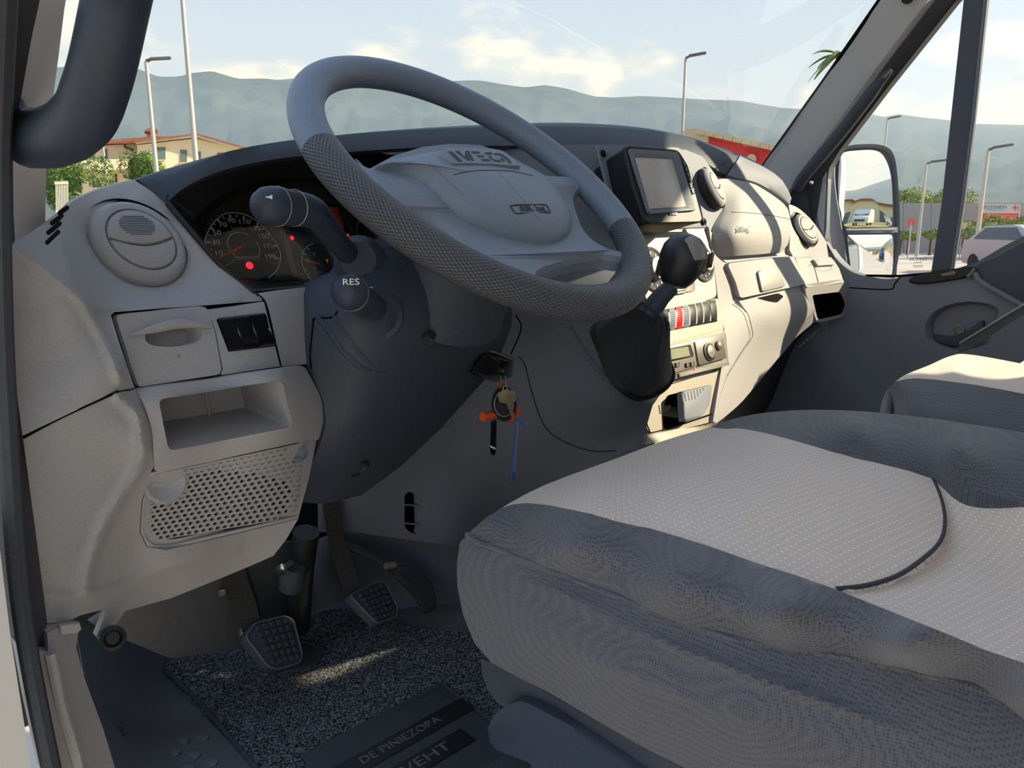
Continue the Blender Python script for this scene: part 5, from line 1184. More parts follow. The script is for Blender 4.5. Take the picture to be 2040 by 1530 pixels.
cS = lambda pts: cut((900, 800), 1.7895, pts)
ST3 = [(1000, 1012, .545), (1084, 968, .548), (1235, 912, .55), (1420, 852, .55), (1470, 853, .556), (1543, 867, .566), (1682, 906, .562), (1858, 954, .556), (1882, 1040, .545), (1789, 1146, .545), (1666, 1173, .552), (1515, 1124, .56), (1291, 1051, .566), (1095, 1007, .562), (1350, 960, .572), (1550, 1000, .570), (1700, 1050, .560), (1200, 980, .570)]
SR3 = [(1858, 954, .556), (2060, 1010, .56), (1882, 1040, .538), (1789, 1146, .538), (1666, 1173, .548), (2060, 1330, .565), (1906, 1268, .56), (1950, 1100, .532), (2060, 1150, .530), (1850, 1200, .540), (1960, 982, .557), (1910, 968, .556)]
seat = thing('driver_seat', 'two-tone grey fabric driver seat cushion in the foreground', 'seat', (-.40, .22, FLOOR))
front = cS([(180, 378), (330, 298), (600, 198), (760, 138), (930, 92), (1020, 95), (1150, 120), (1400, 190), (1715, 275), (1745, 350), (1757, 430), (1740, 500), (1680, 560), (1590, 620), (1480, 655), (1370, 668), (1230, 620), (1100, 580), (900, 510), (700, 450), (520, 405), (350, 370), (270, 362), (220, 366)])
ftp = patch('front_cushion', [p for p in crv(front, 3, True)], ST3, 'seat_light', seat, axis='z', step=18, thick=.10)
rear = cS([(1715, 277), (1880, 320), (2110, 390), (2110, 960), (2040, 932), (1900, 885), (1800, 842), (1600, 762), (1470, 710), (1365, 670), (1480, 657), (1590, 622), (1680, 562), (1740, 502), (1757, 432), (1745, 352)])
patch('rear_cushion', rear, SR3, 'seat_light', seat, axis='z', step=20, thick=.09)
fst = depth(ST3)
tube('piping', [on_z(p[0], p[1], fst(p[0], p[1])-.0005) for p in crv(cS([(1715, 275), (1745, 350), (1757, 430), (1740, 500), (1680, 560), (1590, 620), (1480, 655), (1370, 668)]), 5)], .0018, 'rubber', seat, 8)
# far bolster
BR3 = [(1420, 851, .55), (1437, 842, .555), (1504, 826, .562), (1600, 818, .57), (1710, 820, .578), (1850, 834, .585), (1962, 850, .59), (2060, 863, .595), (1470, 853, .556), (1543, 867, .566), (1682, 906, .562), (1858, 954, .556), (2060, 1010, .56), (1700, 850, .585), (1900, 900, .592)]
patch('bolster', crv(cS([(925, 93), (960, 75), (1080, 45), (1250, 30), (1450, 34), (1700, 58), (1900, 88), (2040, 110), (2110, 122)]), 4)+[np.array(p) for p in cS([(2110, 388), (1880, 318), (1715, 275), (1400, 190), (1150, 120), (1020, 95)])], BR3, 'seat_dark', seat, axis='z', step=18, thick=.14)
# near bolster, from the seam with the centre to the outer seam
seam_o = cS([(55, 472), (90, 500), (150, 522), (290, 572), (400, 618), (500, 660), (650, 720), (800, 780), (900, 815), (1000, 845), (1100, 865), (1200, 880), (1330, 900), (1450, 920), (1600, 950), (1750, 985), (1900, 1030), (2110, 1110)])
zs = np.interp(range(len(seam_o)), [0, 4, 10, 17], [.520, .525, .535, .545])
BL3 = [(1000, 1012, .545), (1095, 1007, .562), (1291, 1051, .566), (1515, 1124, .566), (1666, 1173, .572), (1794, 1225, .578), (1906, 1268, .585), (2060, 1330, .59), (965, 1030, .54), (1150, 1090, .562), (1350, 1160, .568), (1550, 1220, .575), (1800, 1290, .582), (2060, 1390, .575)]+[(p[0], p[1], z) for p, z in list(zip(seam_o, zs))[::2]]
inner = cS([(2110, 962), (2040, 932), (1900, 885), (1800, 842), (1600, 762), (1470, 710), (1365, 668), (1230, 620), (1100, 580), (900, 510), (700, 450), (520, 405), (350, 370), (270, 362), (220, 366), (180, 378), (120, 415)])
patch('bolster', seam_o+inner, BL3, 'seat_dark', seat, axis='z', step=18, thick=.10, back=(.75, 0, -.7))
# outer flank, hung from that seam
sx = [on_z(p[0], p[1], z)[0] for p, z in zip(seam_o, zs)]
flank = cS([(28, 505), (18, 580), (20, 660), (40, 760), (80, 860), (140, 930), (240, 985), (350, 1040), (520, 1140), (660, 1220), (800, 1292), (900, 1345), (2110, 1345)])
x0 = sx[2]
FLX = [(p[0], p[1], x-.0005) for p, x in list(zip(seam_o, sx))[::2]]+[(914, 1091, sx[0]), (911, 1163, sx[0]-.004), (922, 1225, sx[0]+.0), (950, 1286, x0+.01), (978, 1320, x0+.006), (1096, 1381, x0+.002), (1347, 1521, x0-.004), (1100, 1250, sx[4]-.012), (1250, 1330, sx[6]-.018), (1500, 1420, sx[10]-.022), (1700, 1480, sx[12]-.02), (2060, 1545, sx[-1]-.022), (1900, 1440, sx[15]-.012), (1800, 1545, sx[14]-.022), (1550, 1545, x0-.012), (2060, 1480, sx[-1]-.014)]
fx = depth(FLX)
seed_w = [(1180, 1215, 90, 14), (1350, 1290, 110, 10), (1500, 1350, 150, 12), (1300, 1360, 120, 12), (1120, 1180, 80, 9), (1650, 1400, 160, 12)]
def folds(px, py):
    s = 0
    for cx_, cy_, lx, ly in seed_w:
        u_ = (px-cx_)*.93+(py-cy_)*.36; v_ = -(px-cx_)*.36+(py-cy_)*.93
        s += .004*math.exp(-(u_/lx)**2-(v_/ly)**2)
    return fx(px, py)-s
patch('flank', seam_o+flank[::-1], folds, 'seat_side', seat, axis='x', step=13, thick=.02)
tube('outer_seam', [on_z(p[0], p[1], z)+np.array([-.0005, 0, 0]) for p, z in zip(seam_o, zs)], .0022, 'seat_dark', seat, 8)
# plinth, adjuster cover, backrest out of view to the right
PLX = [(978, 1320, x0+.012), (1096, 1381, x0+.008), (1347, 1521, x0+.002), (960, 1350, x0+.03), (1000, 1400, x0+.02), (1300, 1560, x0+.004)]
patch('plinth', [(958, 1312), (984, 1322), (1096, 1383), (1191, 1438), (1347, 1523), (1420, 1565), (1250, 1565), (1150, 1500), (1050, 1435), (990, 1400), (970, 1372), (960, 1340)], PLX, 'column_black', seat, axis='x', step=16, thick=.03)
LVX = [(968, 1450, x0-.015), (1030, 1395, x0+.0), (1150, 1450, x0+.002), (1300, 1540, x0), (980, 1490, x0-.03), (1100, 1540, x0-.03)]
patch('adjuster_cover', crv([(972, 1450), (985, 1425), (1010, 1405), (1035, 1397), (1060, 1405)], 4)+[np.array(p) for p in [(1150, 1452), (1240, 1505), (1310, 1570), (1130, 1570), (1050, 1518), (990, 1495), (975, 1478)]], LVX, 'column_black', seat, axis='x', step=14, thick=.03)
def backrest(par, xc, y0, w_, mats=('seat_light', 'seat_dark')):
    lp = []
    for z_, ww, th in ((.50, .86, .10), (.60, 1, .13), (.80, 1, .13), (.95, .95, .12), (1.06, .8, .09), (1.09, .7, .05)):
        yb = y0-(z_-.5)*.30
        lp.append([np.array([xc+w_/2*ww*cx_, yb-th*cy_, z_]) for cx_, cy_ in ((-1, .1), (-.9, -.25), (-.6, 0), (.6, 0), (.9, -.25), (1, .1), (.95, .9), (-.95, .9))])
    loft('backrest', lp, mats[1], par)
    loft('backrest_panel', [[np.array([xc+w_*.3*cx_, y0+.004-(z_-.5)*.30-cy_, z_]) for cx_, cy_ in ((-1, 0), (1, 0), (1, .02), (-1, .02))] for z_ in (.54, .8, 1.04)], mats[0], par)
    lp = []
    for z_, ww in ((1.14, .8), (1.17, 1), (1.26, 1), (1.30, .8)):
        yb = y0-(z_-.5)*.30
        lp.append([np.array([xc+.13*ww*a, yb-.09*b_, z_]) for a, b_ in ((-1, .3), (-.8, 0), (.8, 0), (1, .3), (1, .7), (.8, 1), (-.8, 1), (-1, .7))])
    loft('headrest', lp, mats[1], par)
    for s in (-.06, .06): tube('headrest_post', [np.array([xc+s, y0-.05-.56*.3, 1.06]), np.array([xc+s, y0-.05-.66*.3, 1.16])], .006, 'chrome', par, 8)
backrest(seat, -.40, -.10, .48)
box('seat_box', (-.385, .22, .27), (.36, .40, .32), 'column_black', seat, bev=.02)

# passenger bench
pseat = thing('passenger_seat', 'two-tone grey fabric passenger seat catching the sun by the far door', 'seat', (.46, .12, FLOOR))
cP = lambda pts: cut((1580, 500), 4.435, pts)
zf = .575
PT = [(1828, 753, .577), (1900, 761, .580), (1990, 775, .581), (1785, 760, .572), (1828, 746, .578), (1896, 708, .575), (1963, 711, .58), (2060, 728, .585), (1805, 755, .574), (1862, 757, .578), (1941, 767, .58), (2060, 788, .58), (1900, 735, .585), (2060, 755, .588)]
patch('cushion_top', crv(cP([(905, 1152), (1000, 1090), (1200, 1010), (1330, 950), (1420, 920), (1500, 910), (1700, 935), (2040, 1000), (2160, 1026)]), 4)+[np.array(p) for p in cP([(2160, 1285), (2040, 1260), (1600, 1180), (1250, 1135), (1100, 1125), (1000, 1130)])], PT, 'seat_light', pseat, axis='z', step=12, thick=.10, back=(.6, -.2, -.7))
PB = [(1754, 818, .50), (1758, 797, .53), (1767, 777, .555), (1785, 761, .572), (1805, 755, .574), (1862, 757, .578), (1941, 767, .58), (2060, 788, .58), (1828, 754, .577), (1900, 762, .580), (1990, 776, .581), (1850, 800, .560), (1950, 830, .556), (2060, 860, .552), (1800, 830, .535), (1900, 850, .545)]
patch('bolster', crv(cP([(770, 1440), (770, 1400), (790, 1320), (830, 1230), (900, 1152)]), 4)+[np.array(p) for p in cP([(1000, 1132), (1100, 1127), (1250, 1137), (1600, 1182), (2040, 1262), (2160, 1287), (2160, 1700), (770, 1700)])], PB, 'seat_dark', pseat, axis='z', step=14, thick=.12)
backrest(pseat, .40, -.16, .46)
box('cushion_body', (.42, .045, .485), (.46, .44, .13), 'seat_dark', pseat, bev=.03)
box('cushion_pad', (.42, .03, .555), (.30, .40, .05), 'seat_light', pseat, bev=.02)
box('seat_box', (.40, .10, .27), (.42, .36, .34), 'column_black', pseat, bev=.02)
# seat belt running up from the passenger seat
sb = thing('seat_belt', 'dark seat belt strap slanting up beside the passenger seat', 'seat belt', on_x(1912, 702, .72))
bp_ = cP([(1455, 905), (1470, 815), (2040, 470), (2160, 400), (2160, 480), (2040, 560), (1540, 880)])
patch('strap', bp_, [(1912, 700, .70), (2040, 610, .74), (2060, 600, .745)], 'rubber', sb, axis='x', step=12, thick=.006)
tube('strap_edge', [on_x(p[0], p[1], .70+.00032*(p[0]-1912)-.001) for p in cP([(1470, 815), (2040, 470), (2160, 400)])], .0016, 'grey_print', sb, 6)

# ================================================================== floor mat
mm = bpy.data.materials.new('mat_pile'); mm.use_nodes = True; t = mm.node_tree; b = t.nodes['Principled BSDF']; b.inputs['Roughness'].default_value = .95; b.inputs['Specular IOR Level'].default_value = .1
tcn = N(t, 'ShaderNodeTexCoord'); nn = N(t, 'ShaderNodeTexNoise', Scale=330.0, Detail=4.0, Roughness=.7); L(t, tcn.outputs['Object'], nn.inputs['Vector'])
rr = N(t, 'ShaderNodeValToRGB'); L(t, nn.outputs[0], rr.inputs[0]); rr.color_ramp.elements[0].position = .45; rr.color_ramp.elements[0].color = lin((34, 36, 40)); rr.color_ramp.elements[1].position = .68; rr.color_ramp.elements[1].color = lin((178, 180, 184))
L(t, rr.outputs[0], b.inputs['Base Color'])
bp = N(t, 'ShaderNodeBump', Strength=1.0, Distance=.004); L(t, nn.outputs[0], bp.inputs['Height']); L(t, bp.outputs[0], b.inputs['Normal']); M['mat_pile'] = mm
mat_t = thing('floor_mat', 'black speckled carpet mat with a ribbed rubber heel pad under the pedals', 'floor mat', on_z(650, 1400, FLOOR))
mo = crv([(326, 1330), (334, 1314), (352, 1306), (420, 1298), (500, 1282), (560, 1258), (610, 1228), (660, 1214), (710, 1214), (760, 1232), (850, 1254), (930, 1258)], 3)+[np.array(p) for p in [(1000, 1270), (1120, 1400), (1200, 1570), (540, 1570), (515, 1535), (455, 1465), (400, 1402), (350, 1354)]]
patch('carpet', mo, FLOOR+.012, 'mat_pile', mat_t, axis='z', step=24, thick=.010)
tube('binding', [on_z(p[0], p[1], FLOOR+.010) for p in crv([(540, 1565), (515, 1535), (455, 1465), (400, 1402), (350, 1354), (328, 1334), (334, 1314), (352, 1306), (420, 1298), (500, 1282)], 4)], .0035, 'rubber', mat_t, 8)
# loose pile standing up from the mat
B = Bag()
fl_ = lambda x, y: True
poly = [tuple(p) for p in mo]
cnt = 0
while cnt < 9000:
    px, py = random.uniform(330, 1100), random.uniform(1215, 1560)
    if not inside(poly, px, py): continue
    if random.random() > .35+.65*(py-1215)/345: continue
    p = on_z(px, py, FLOOR+.0115); a = random.uniform(0, 2*pi); h_ = random.uniform(.003, .006); d = np.array([cos(a), sin(a), 0]); wv = np.array([-sin(a), cos(a), 0])*.0005
    B.add([p-wv, p+wv, p+d*h_*.7+np.array([0, 0, h_])], [(0, 1, 2)]); cnt += 1
pile = B.build('pile', principled('pile_fibre', (96, 98, 104), .9, spec=.1), mat_t, smooth=False); pile['kind'] = 'stuff'
hz = FLOOR+.0135
hpad = rnd([(880, 1362), (985, 1440), (1100, 1535), (1060, 1580), (620, 1580), (604, 1505)], [8, 2, 4, 4, 4, 4])
hp_ = plate('heel_pad', [on_z(p[0], p[1], hz-.002) for p in hpad], (0, 0, 1), .004, 'rubber', mat_t, bev=.001)
tube('heel_pad_edge', [on_z(p[0], p[1], hz+.002) for p in [(604, 1506), (880, 1362), (985, 1440)]], .002, 'rubber', mat_t, 6)
A0, A1 = on_z(880, 1372, hz+.002), on_z(625, 1505, hz+.002); A2 = on_z(985, 1450, hz+.002)
nr = 46
for k in range(nr):
    s = (A2-A0)*(.04+.030*k); 
    tube('rib', [A0+s+(A1-A0)*.04, A0+s+(A1-A0)*(1.02-.0*k)], .00085, 'rubber', hp_, 4)
# lettering moulded into the pad, running along the ribs
dirx = nz(A0-A1); diry = nz(np.cross((0, 0, 1), dirx))
o1 = on_z(800, 1475, hz+.0028)
box_c = [o1+dirx*a*.118+diry*b_*.016 for a, b_ in ((-1, -1), (1, -1), (1, 1), (-1, 1))]
plate('letter_strip', box_c, (0, 0, 1), .0012, 'black', hp_, bev=.0003)
text('moulded_letters', 'DE PINIEZOPA', .020, o1+np.array([0, 0, .0013]), dirx, diry, 'worn_rubber', hp_, .0005, sx=1.0)
o2 = on_z(850, 1512, hz+.0028)
box_c = [o2+dirx*a*.07+diry*b_*.016 for a, b_ in ((-1, -1), (1, -1), (1, 1), (-1, 1))]
plate('letter_strip', box_c, (0, 0, 1), .0012, 'black', hp_, bev=.0003)
text('moulded_letters', 'VEHT', .024, o2+np.array([0, 0, .0013]), dirx, diry, 'worn_rubber', hp_, .0005, sx=1.3)
lathe('heel_wear_ring', on_z(590, 1305, FLOOR+.013), (0, 0, 1), [(.045, -.002), (.044, .002), (.036, .003), (.034, .001), (.0001, .001)], 'rubber', mat_t, 40, False, False)

# ================================================================== passenger door, pillar, mirror
DX = .905
c8 = lambda pts: cut((1600, 260), 4.636, pts)
c7b = lambda pts: cut((1500, 0), 3.778, pts)
DD = [(1660, 512, .885), (1700, 545, .89), (1740, 556, .895), (1830, 550, .90), (1950, 530, .90), (2060, 490, .90), (1690, 600, .885), (1700, 700, .895), (1860, 720, .90), (1720, 625, .888), (1790, 660, .893), (2060, 700, .90), (1600, 780, .90), (1500, 860, .90), (2060, 900, .91), (1960, 600, .888), (1780, 760, .91), (1870, 640, .892)]
fd_ = ridge(depth(DD), [(cP([(520, 540), (700, 580), (850, 640), (1000, 740), (1120, 830), (1250, 940)]), -.035, 9), (cP([(100, 1110), (450, 1130), (700, 1135), (950, 1115)]), .010, 8)])
door = thing('door_1', 'dark grey passenger door with its inner handle', 'door', on_x(1800, 860, .9)); door['kind'] = 'structure'
rec = crv([(1842, 655), (1850, 632), (1872, 614), (1905, 603), (1945, 601), (1978, 608), (1990, 620), (1984, 640), (1975, 665), (1968, 690), (1940, 700), (1900, 702), (1868, 692), (1848, 676)], 3, True)
patch('door_panel', crv([(1652, 497), (1672, 522), (1700, 543), (1735, 552), (1770, 556), (1793, 552)], 3)+[np.array(p) for p in [(1835, 548), (1945, 528), (1990, 512), (2070, 478), (2070, 960), (1380, 960), (1400, 860), (1480, 790), (1580, 670), (1660, 600)]], DD, 'dash_dark', door, axis='x', holes=[rec], step=9, thick=.04, angle=60)
P = [on_x(p[0], p[1], fd_(*p)) for p in rec]
loft('handle_recess', [P, [p+np.array([.006, 0, 0]) for p in inset3(P, .93)], [p+np.array([.026, 0, 0]) for p in inset3(P, .86)]], 'dash_dark', door, False, True)
hb = crv(cP([(1265, 735), (1330, 745), (1420, 752), (1500, 740), (1560, 700), (1600, 660), (1640, 630), (1690, 610), (1700, 680), (1680, 790), (1560, 840), (1420, 840), (1300, 815), (1250, 775)]), 2, True)
plate('release_lever', [on_x(p[0], p[1], .918) for p in hb], (-1, 0, 0), .012, 'column_black', door, bev=.004)
lathe('lock_ring', on_x(*cP([(1468, 698)])[0], .915), (-1, 0, 0), [(.011, -.002), (.011, .003), (.0085, .0038), (.0075, .001), (.0001, .001)], 'silver_dark', door, 24, False, False)
def dseam(pts, r_, mat, dx=0.0, name='crease', par=door): return tube(name, [on_x(p[0], p[1], fd_(p[0], p[1])+dx) for p in crv(pts, 5)], r_, mat, par, 8)
dseam([(1692, 573), (1740, 576), (1776, 576), (1782, 566), (1793, 553)], .0014, 'void', -.0002, 'joint')
# window switch pod on the sill
podo = crv(cP([(1025, 272), (1050, 245), (1130, 215), (1250, 195), (1400, 170), (1540, 148), (1610, 148), (1620, 165), (1570, 225), (1500, 245), (1350, 270), (1200, 290), (1080, 292)]), 2, True)
pod = plate('switch_pod', [on_x(p[0], p[1], fd_(*p)-.004) for p in podo], (-.9, 0, .4), .008, 'black', door, bev=.003)
plate('window_switch', [on_x(p[0], p[1], fd_(*p)-.014) for p in rnd(cP([(1300, 212), (1420, 180), (1450, 195), (1430, 215), (1320, 230)]), 3)], (-.9, 0, .4), .005, 'silver_dark', pod, bev=.001)
tube('pod_edge', [on_x(p[0], p[1], fd_(*p)-.010) for p in cP([(1540, 232), (1580, 195), (1610, 155)])], .0045, 'silver_dark', pod, 8)
# pull cup at the right
cup = crv([(1948, 528), (1985, 512), (2070, 480), (2070, 620), (2036, 608), (1995, 586), (1962, 562)], 3, True)
plate('pull_cup', [on_x(p[0], p[1], fd_(*p)-.010) for p in cup], (-1, 0, .2), .012, 'column_black', door, bev=.006)
tube('cup_edge', [on_x(p[0], p[1], fd_(*p)-.020) for p in crv(cP([(1610, 190), (1640, 250), (1720, 310), (1830, 370), (1990, 460), (2140, 540)]), 4)], .006, 'dash_dark', door, 8)
patch('upper_trim', [(1898, 538), (1950, 520), (2000, 490), (2070, 455), (2070, 486), (1990, 516), (1945, 532)], .915, 'dash_dark', door, axis='x', step=12, thick=.03)
tube('sill_line', [on_x(p[0], p[1], .90) for p in [(1725, 549), (1790, 550), (1850, 545), (1885, 541)]], .003, 'void', door, 8)
# pocket ledge below
# window frame: front upright, divider
fo = [(1856, -20), (1925, -20), (1905, 0), (1840, 82), (1770, 170), (1676, 294), (1652, 335), (1640, 420), (1648, 495), (1660, 510), (1642, 500), (1612, 430), (1590, 395), (1590, 370), (1594, 345), (1730, 156), (1760, 116)]
patch('frame_front', fo, [(1890, 0, .80), (1760, 130, .835), (1640, 340, .875), (1650, 500, .89), (1595, 380, .87)], 'rubber', door, axis='x', step=14, thick=.03)
tube('frame_seal', [on_x(p[0], p[1], p[2]-.003) for p in [(1915, -20, .795), (1900, 2, .80), (1768, 170, .84), (1672, 296, .868)]], .004, 'black', door, 8)
dvl = [(1922, -20), (1894, 238), (1876, 405), (1855, 543)]; dvr = [(1896, 538), (1918, 405), (1939, 238), (1967, -20)]
patch('divider', dvl+dvr, [(1940, 0, .80), (1915, 238, .84), (1895, 405, .875), (1875, 540, .90)], principled('divider_blue', (70, 78, 94), .45), door, axis='x', step=16, thick=.025)
tube('divider_edge', [on_x(p[0], p[1], p[2]) for p in [(1966, -20, .79), (1939, 238, .835), (1918, 405, .87), (1897, 538, .895)]], .004, 'dash_dark', door, 8)
patch('mirror_corner', c8([(250, 265), (275, 270), (235, 330), (225, 600), (215, 900), (200, 1020), (230, 1060), (300, 1180), (120, 900), (105, 700), (150, 500), (200, 350)]), .88, 'dash_dark', door, axis='x', step=10, thick=.02)
plate('corner_strip', [on_x(p[0], p[1], .878) for p in c8([(205, 310), (232, 275), (215, 480), (190, 960), (150, 880), (130, 780)])], (-1, 0, 0), .002, 'pillar_dark', door)
gl_ = patch('window_2', [(1676, 290), (1925, -30), (1945, -30), (1880, 545), (1700, 550), (1650, 500), (1640, 400)], [(1890, 0, .81), (1700, 500, .90), (1880, 540, .91), (1676, 294, .875)], 'side_glass', axis='x', step=30, thick=0)
tag(gl_, 'fixed quarter pane ahead of the divider in the passenger door', 'window', kind='structure')
pr = c8([(1060, 1190)])[0]
for k, (s, sz, yy) in enumerate((('IVECO', .0125, 0),)):
    o_ = on_x(pr[0], pr[1]+yy, .8985); text('glass_print', s, sz*.8, o_, o_-on_x(pr[0]+10, pr[1]+yy, .8985), (0, 0, 1), 'rubber', gl_, .0001, sx=1.3)
for yy, hw in ((6, 8), (12, 11), (15, 9)): tube('glass_line', [on_x(pr[0]-hw, pr[1]+yy+.6, .8985), on_x(pr[0]+hw, pr[1]+yy, .8985)], .0006, 'rubber', gl_, 5)
# rear pane of the passenger door, beyond the divider
gl2 = mesh('window_3', [(.905, .44, .69), (.905, -.32, .72), (.80, -.32, 1.36), (.80, .43, 1.33)], [(0, 1, 2, 3)], 'side_glass')
tag(gl2, 'main pane of the passenger door behind the divider', 'window', kind='structure')
box('door_top_rail', (.80, .05, 1.44), (.05, .78, .20), 'rubber', door)
box('added_sun_block', (.90, -.315, 1.30), (.06, .20, .51), 'pillar_dark', door, bev=.015)  # added unseen block, keeps the sun off the clutch and left floor
box('door_back', (.925, -.04, .40), (.05, .68, .60), 'dash_dark', door, bev=.01)
# pillar
PD = [(1760, 0, .735), (1850, 0, .75), (1640, 165, .775), (1740, 140, .79), (1530, 325, .82), (1593, 344, .835), (1574, 372, .84)]
pr_ = patch('trim_8', [(1770, -22), (1864, -22), (1848, 0), (1760, 116), (1731, 156), (1660, 255), (1594, 345), (1576, 372), (1566, 388), (1545, 355), (1520, 330), (1640, 163)], PD, 'pillar_dark', axis='x', step=14, thick=.035)
tag(pr_, 'sloping grey pillar at the far side of the windscreen', 'pillar', kind='structure')
tube('pillar_seal', [on_x(p[0], p[1], p[2]+.004) for p in [(1766, -20, .73), (1640, 162, .775), (1520, 330, .822)]], .0045, 'void', pr_, 8)
gh2 = thing('pillar_grab_handle', 'dark slim grab handle lying along the far grey pillar', 'handle', on_x(1590, 372, .85))
hp2 = crv(c7b([(1040, 525, .785), (960, 610, .785), (860, 740, .79), (700, 950, .80), (560, 1120, .81), (440, 1260, .82), (370, 1350, .828), (330, 1420, .835)]), 4)
n_h = len(hp2)
tube('bar', [on_x(*p) for p in hp2], [.006+.008*min(1, 4*i/n_h) for i in range(n_h)], 'handle_black', gh2, 16)
tube('bar_highlight', [on_x(*p) for p in c7b([(1045, 528, .776), (1010, 560, .776), (985, 585, .776)])], .003, 'silver_dark', gh2, 8)
lathe('end_screw', on_x(*c7b([(440, 1375)])[0], .82), (-1, 0, 0), [(.005, 0), (.004, .003), (.0001, .0035)], 'chrome', gh2, 12, False, False)
lathe('ceiling_clip', on_x(1808, -4, .735), (-1, 0, -.5), [(.012, 0), (.01, .006), (.0001, .007)], 'black', pr_, 16, False, False)

# ---- wing mirror with two real glasses
mir = thing('wing_mirror', 'dark wing mirror with two stacked glasses outside the passenger window', 'mirror', on_x(1735, 560, 1.10))
MO = on_x(1728, 420, 1.12); MN = nz((-.60, -.80, .0))
def mp_(px, py, h=0.0): return on_pl(px, py, MO+MN*h, MN)
hs_ = crv([(1662, 330), (1673, 300), (1693, 290), (1722, 287), (1751, 288), (1773, 297), (1783, 316), (1788, 350), (1791, 389), (1793, 440), (1792, 497), (1787, 530), (1781, 556), (1735, 558), (1693, 556), (1686, 519), (1674, 440), (1664, 380)], 3, True)
H0 = [mp_(*p) for p in hs_]
loft('housing', [[p-MN*.13 for p in inset3(H0, .55)], [p-MN*.09 for p in inset3(H0, .85)], [p-MN*.02 for p in inset3(H0, 1.0)], H0, [p-MN*.004 for p in inset3(H0, .95)], [p-MN*.012 for p in inset3(H0, .93)]], 'dash_dark', mir)
def mglass(name, pts, h, mats='mirror', bow=.0):
    P0 = [mp_(p[0], p[1], h) for p in pts]
    loft(name, [[p-MN*.003 for p in P0]]+[[p+MN*bow*(1-s*s) for p in inset3(P0, s)] for s in (1, .9, .75, .6, .45, .3, .15, .02)], mats, mir, angle=60)
up_ = crv([(1681, 304), (1705, 300), (1738, 299), (1757, 307), (1770, 331), (1776, 360), (1778, 395), (1778, 440), (1770, 451), (1725, 452), (1683, 451), (1676, 425), (1671, 402), (1670, 357), (1673, 320)], 3, True)
mglass('upper_glass', up_, -.006, bow=.0005)
lo_ = rnd([(1687, 468), (1777, 467), (1780, 486), (1779, 530), (1776, 556), (1698, 556), (1693, 519)], 5)
mglass('lower_glass', lo_, -.006, bow=.0032)
plate('glass_divider', [mp_(p[0], p[1], -.004) for p in [(1683, 453), (1786, 452), (1786, 463), (1686, 466)]], MN, .006, 'dash_dark', mir)
tube('divider_rib', [mp_(1686, 458, .004), mp_(1784, 457, .004)], .0028, 'pillar_dark', mir, 8)
tube('arm', [on_x(1700, 600, .96), mp_(1730, 566, -.05)], [.03, .035], 'dash_dark', mir, 14)

# ================================================================== outdoors
G = -.75
def groundmat(name, c1, c2, scale, rough=.9):
    m = bpy.data.materials.new(name); m.use_nodes = True; t = m.node_tree; b = t.nodes['Principled BSDF']; b.inputs['Roughness'].default_value = rough; b.inputs['Specular IOR Level'].default_value = .2
    tcn = N(t, 'ShaderNodeTexCoord'); nn = N(t, 'ShaderNodeTexNoise', Scale=scale, Detail=6.0, Roughness=.6); L(t, tcn.outputs['Object'], nn.inputs['Vector'])
    rr = N(t, 'ShaderNodeValToRGB'); L(t, nn.outputs[0], rr.inputs[0]); rr.color_ramp.elements[0].position = .35; rr.color_ramp.elements[0].color = lin(c1); rr.color_ramp.elements[1].position = .65; rr.color_ramp.elements[1].color = lin(c2)
    L(t, rr.outputs[0], b.inputs['Base Color']); M[name] = m
groundmat('asphalt', (172, 165, 157), (188, 180, 170), .6)
groundmat('field', (120, 118, 74), (150, 142, 92), .05)
groundmat('dry_grass', (150, 138, 86), (128, 124, 72), 1.2)
groundmat('forest', (44, 56, 44), (72, 80, 62), .006)
groundmat('leaf', (62, 92, 36), (120, 142, 70), 2.0); groundmat('leaf_pale', (110, 130, 70), (160, 168, 104), 2.0); groundmat('leaf_dark', (58, 92, 42), (124, 146, 72), 1.5)
principled('cream_wall', (236, 220, 186), .9, noise=.03, nscale=.8); principled('roof_tile', (150, 96, 74), .8, noise=.2, nscale=4)
principled('eave', (222, 208, 178), .9); principled('shutter', (104, 122, 118), .7); principled('brick', (178, 120, 88), .85, noise=.15, nscale=6)
principled('lamp_steel', (182, 178, 172), .5, metal=.3); principled('lamp_head', (96, 98, 100), .5); principled('bark', (96, 80, 62), .9)
principled('red_wall', (206, 58, 52), .75, noise=.05, nscale=.8); principled('coping', (200, 184, 148), .9); principled('factory', (158, 155, 154), .85, noise=.02, nscale=.3)
principled('sign_white', (200, 194, 190), .6); principled('sign_red', (226, 86, 80), .6); principled('car_silver', (160, 172, 176), .45); principled('car_glass', (40, 46, 54), .08, spec=.8)
principled('car_white', (225, 225, 222), .3, coat=.4); principled('car_blue', (52, 70, 120), .3, coat=.4); principled('tyre', (28, 28, 30), .8); principled('white_paint', (205, 202, 190), .7)
def flat(name, pts, z, mat, label, cat): return tag(mesh(name, [(p[0], p[1], z) for p in pts], [tuple(range(len(pts)))], mat, smooth=False), label, cat, kind='structure')
flat('yard', [(-60, -70), (90, -70), (90, 75), (-60, 75)], G, 'asphalt', 'pale sunlit asphalt yard around the van', 'ground')
V = [(0, 0, G-.03)]; Fs = []
for k in range(48): V.append((3000*cos(k*pi/24), 3000*sin(k*pi/24), G-.03))
Fs = [(0, 1+k, 1+(k+1) % 48) for k in range(48)]
tag(mesh('plain', V, Fs, 'field', smooth=False), 'dry farmland stretching to the hills', 'ground', kind='structure')

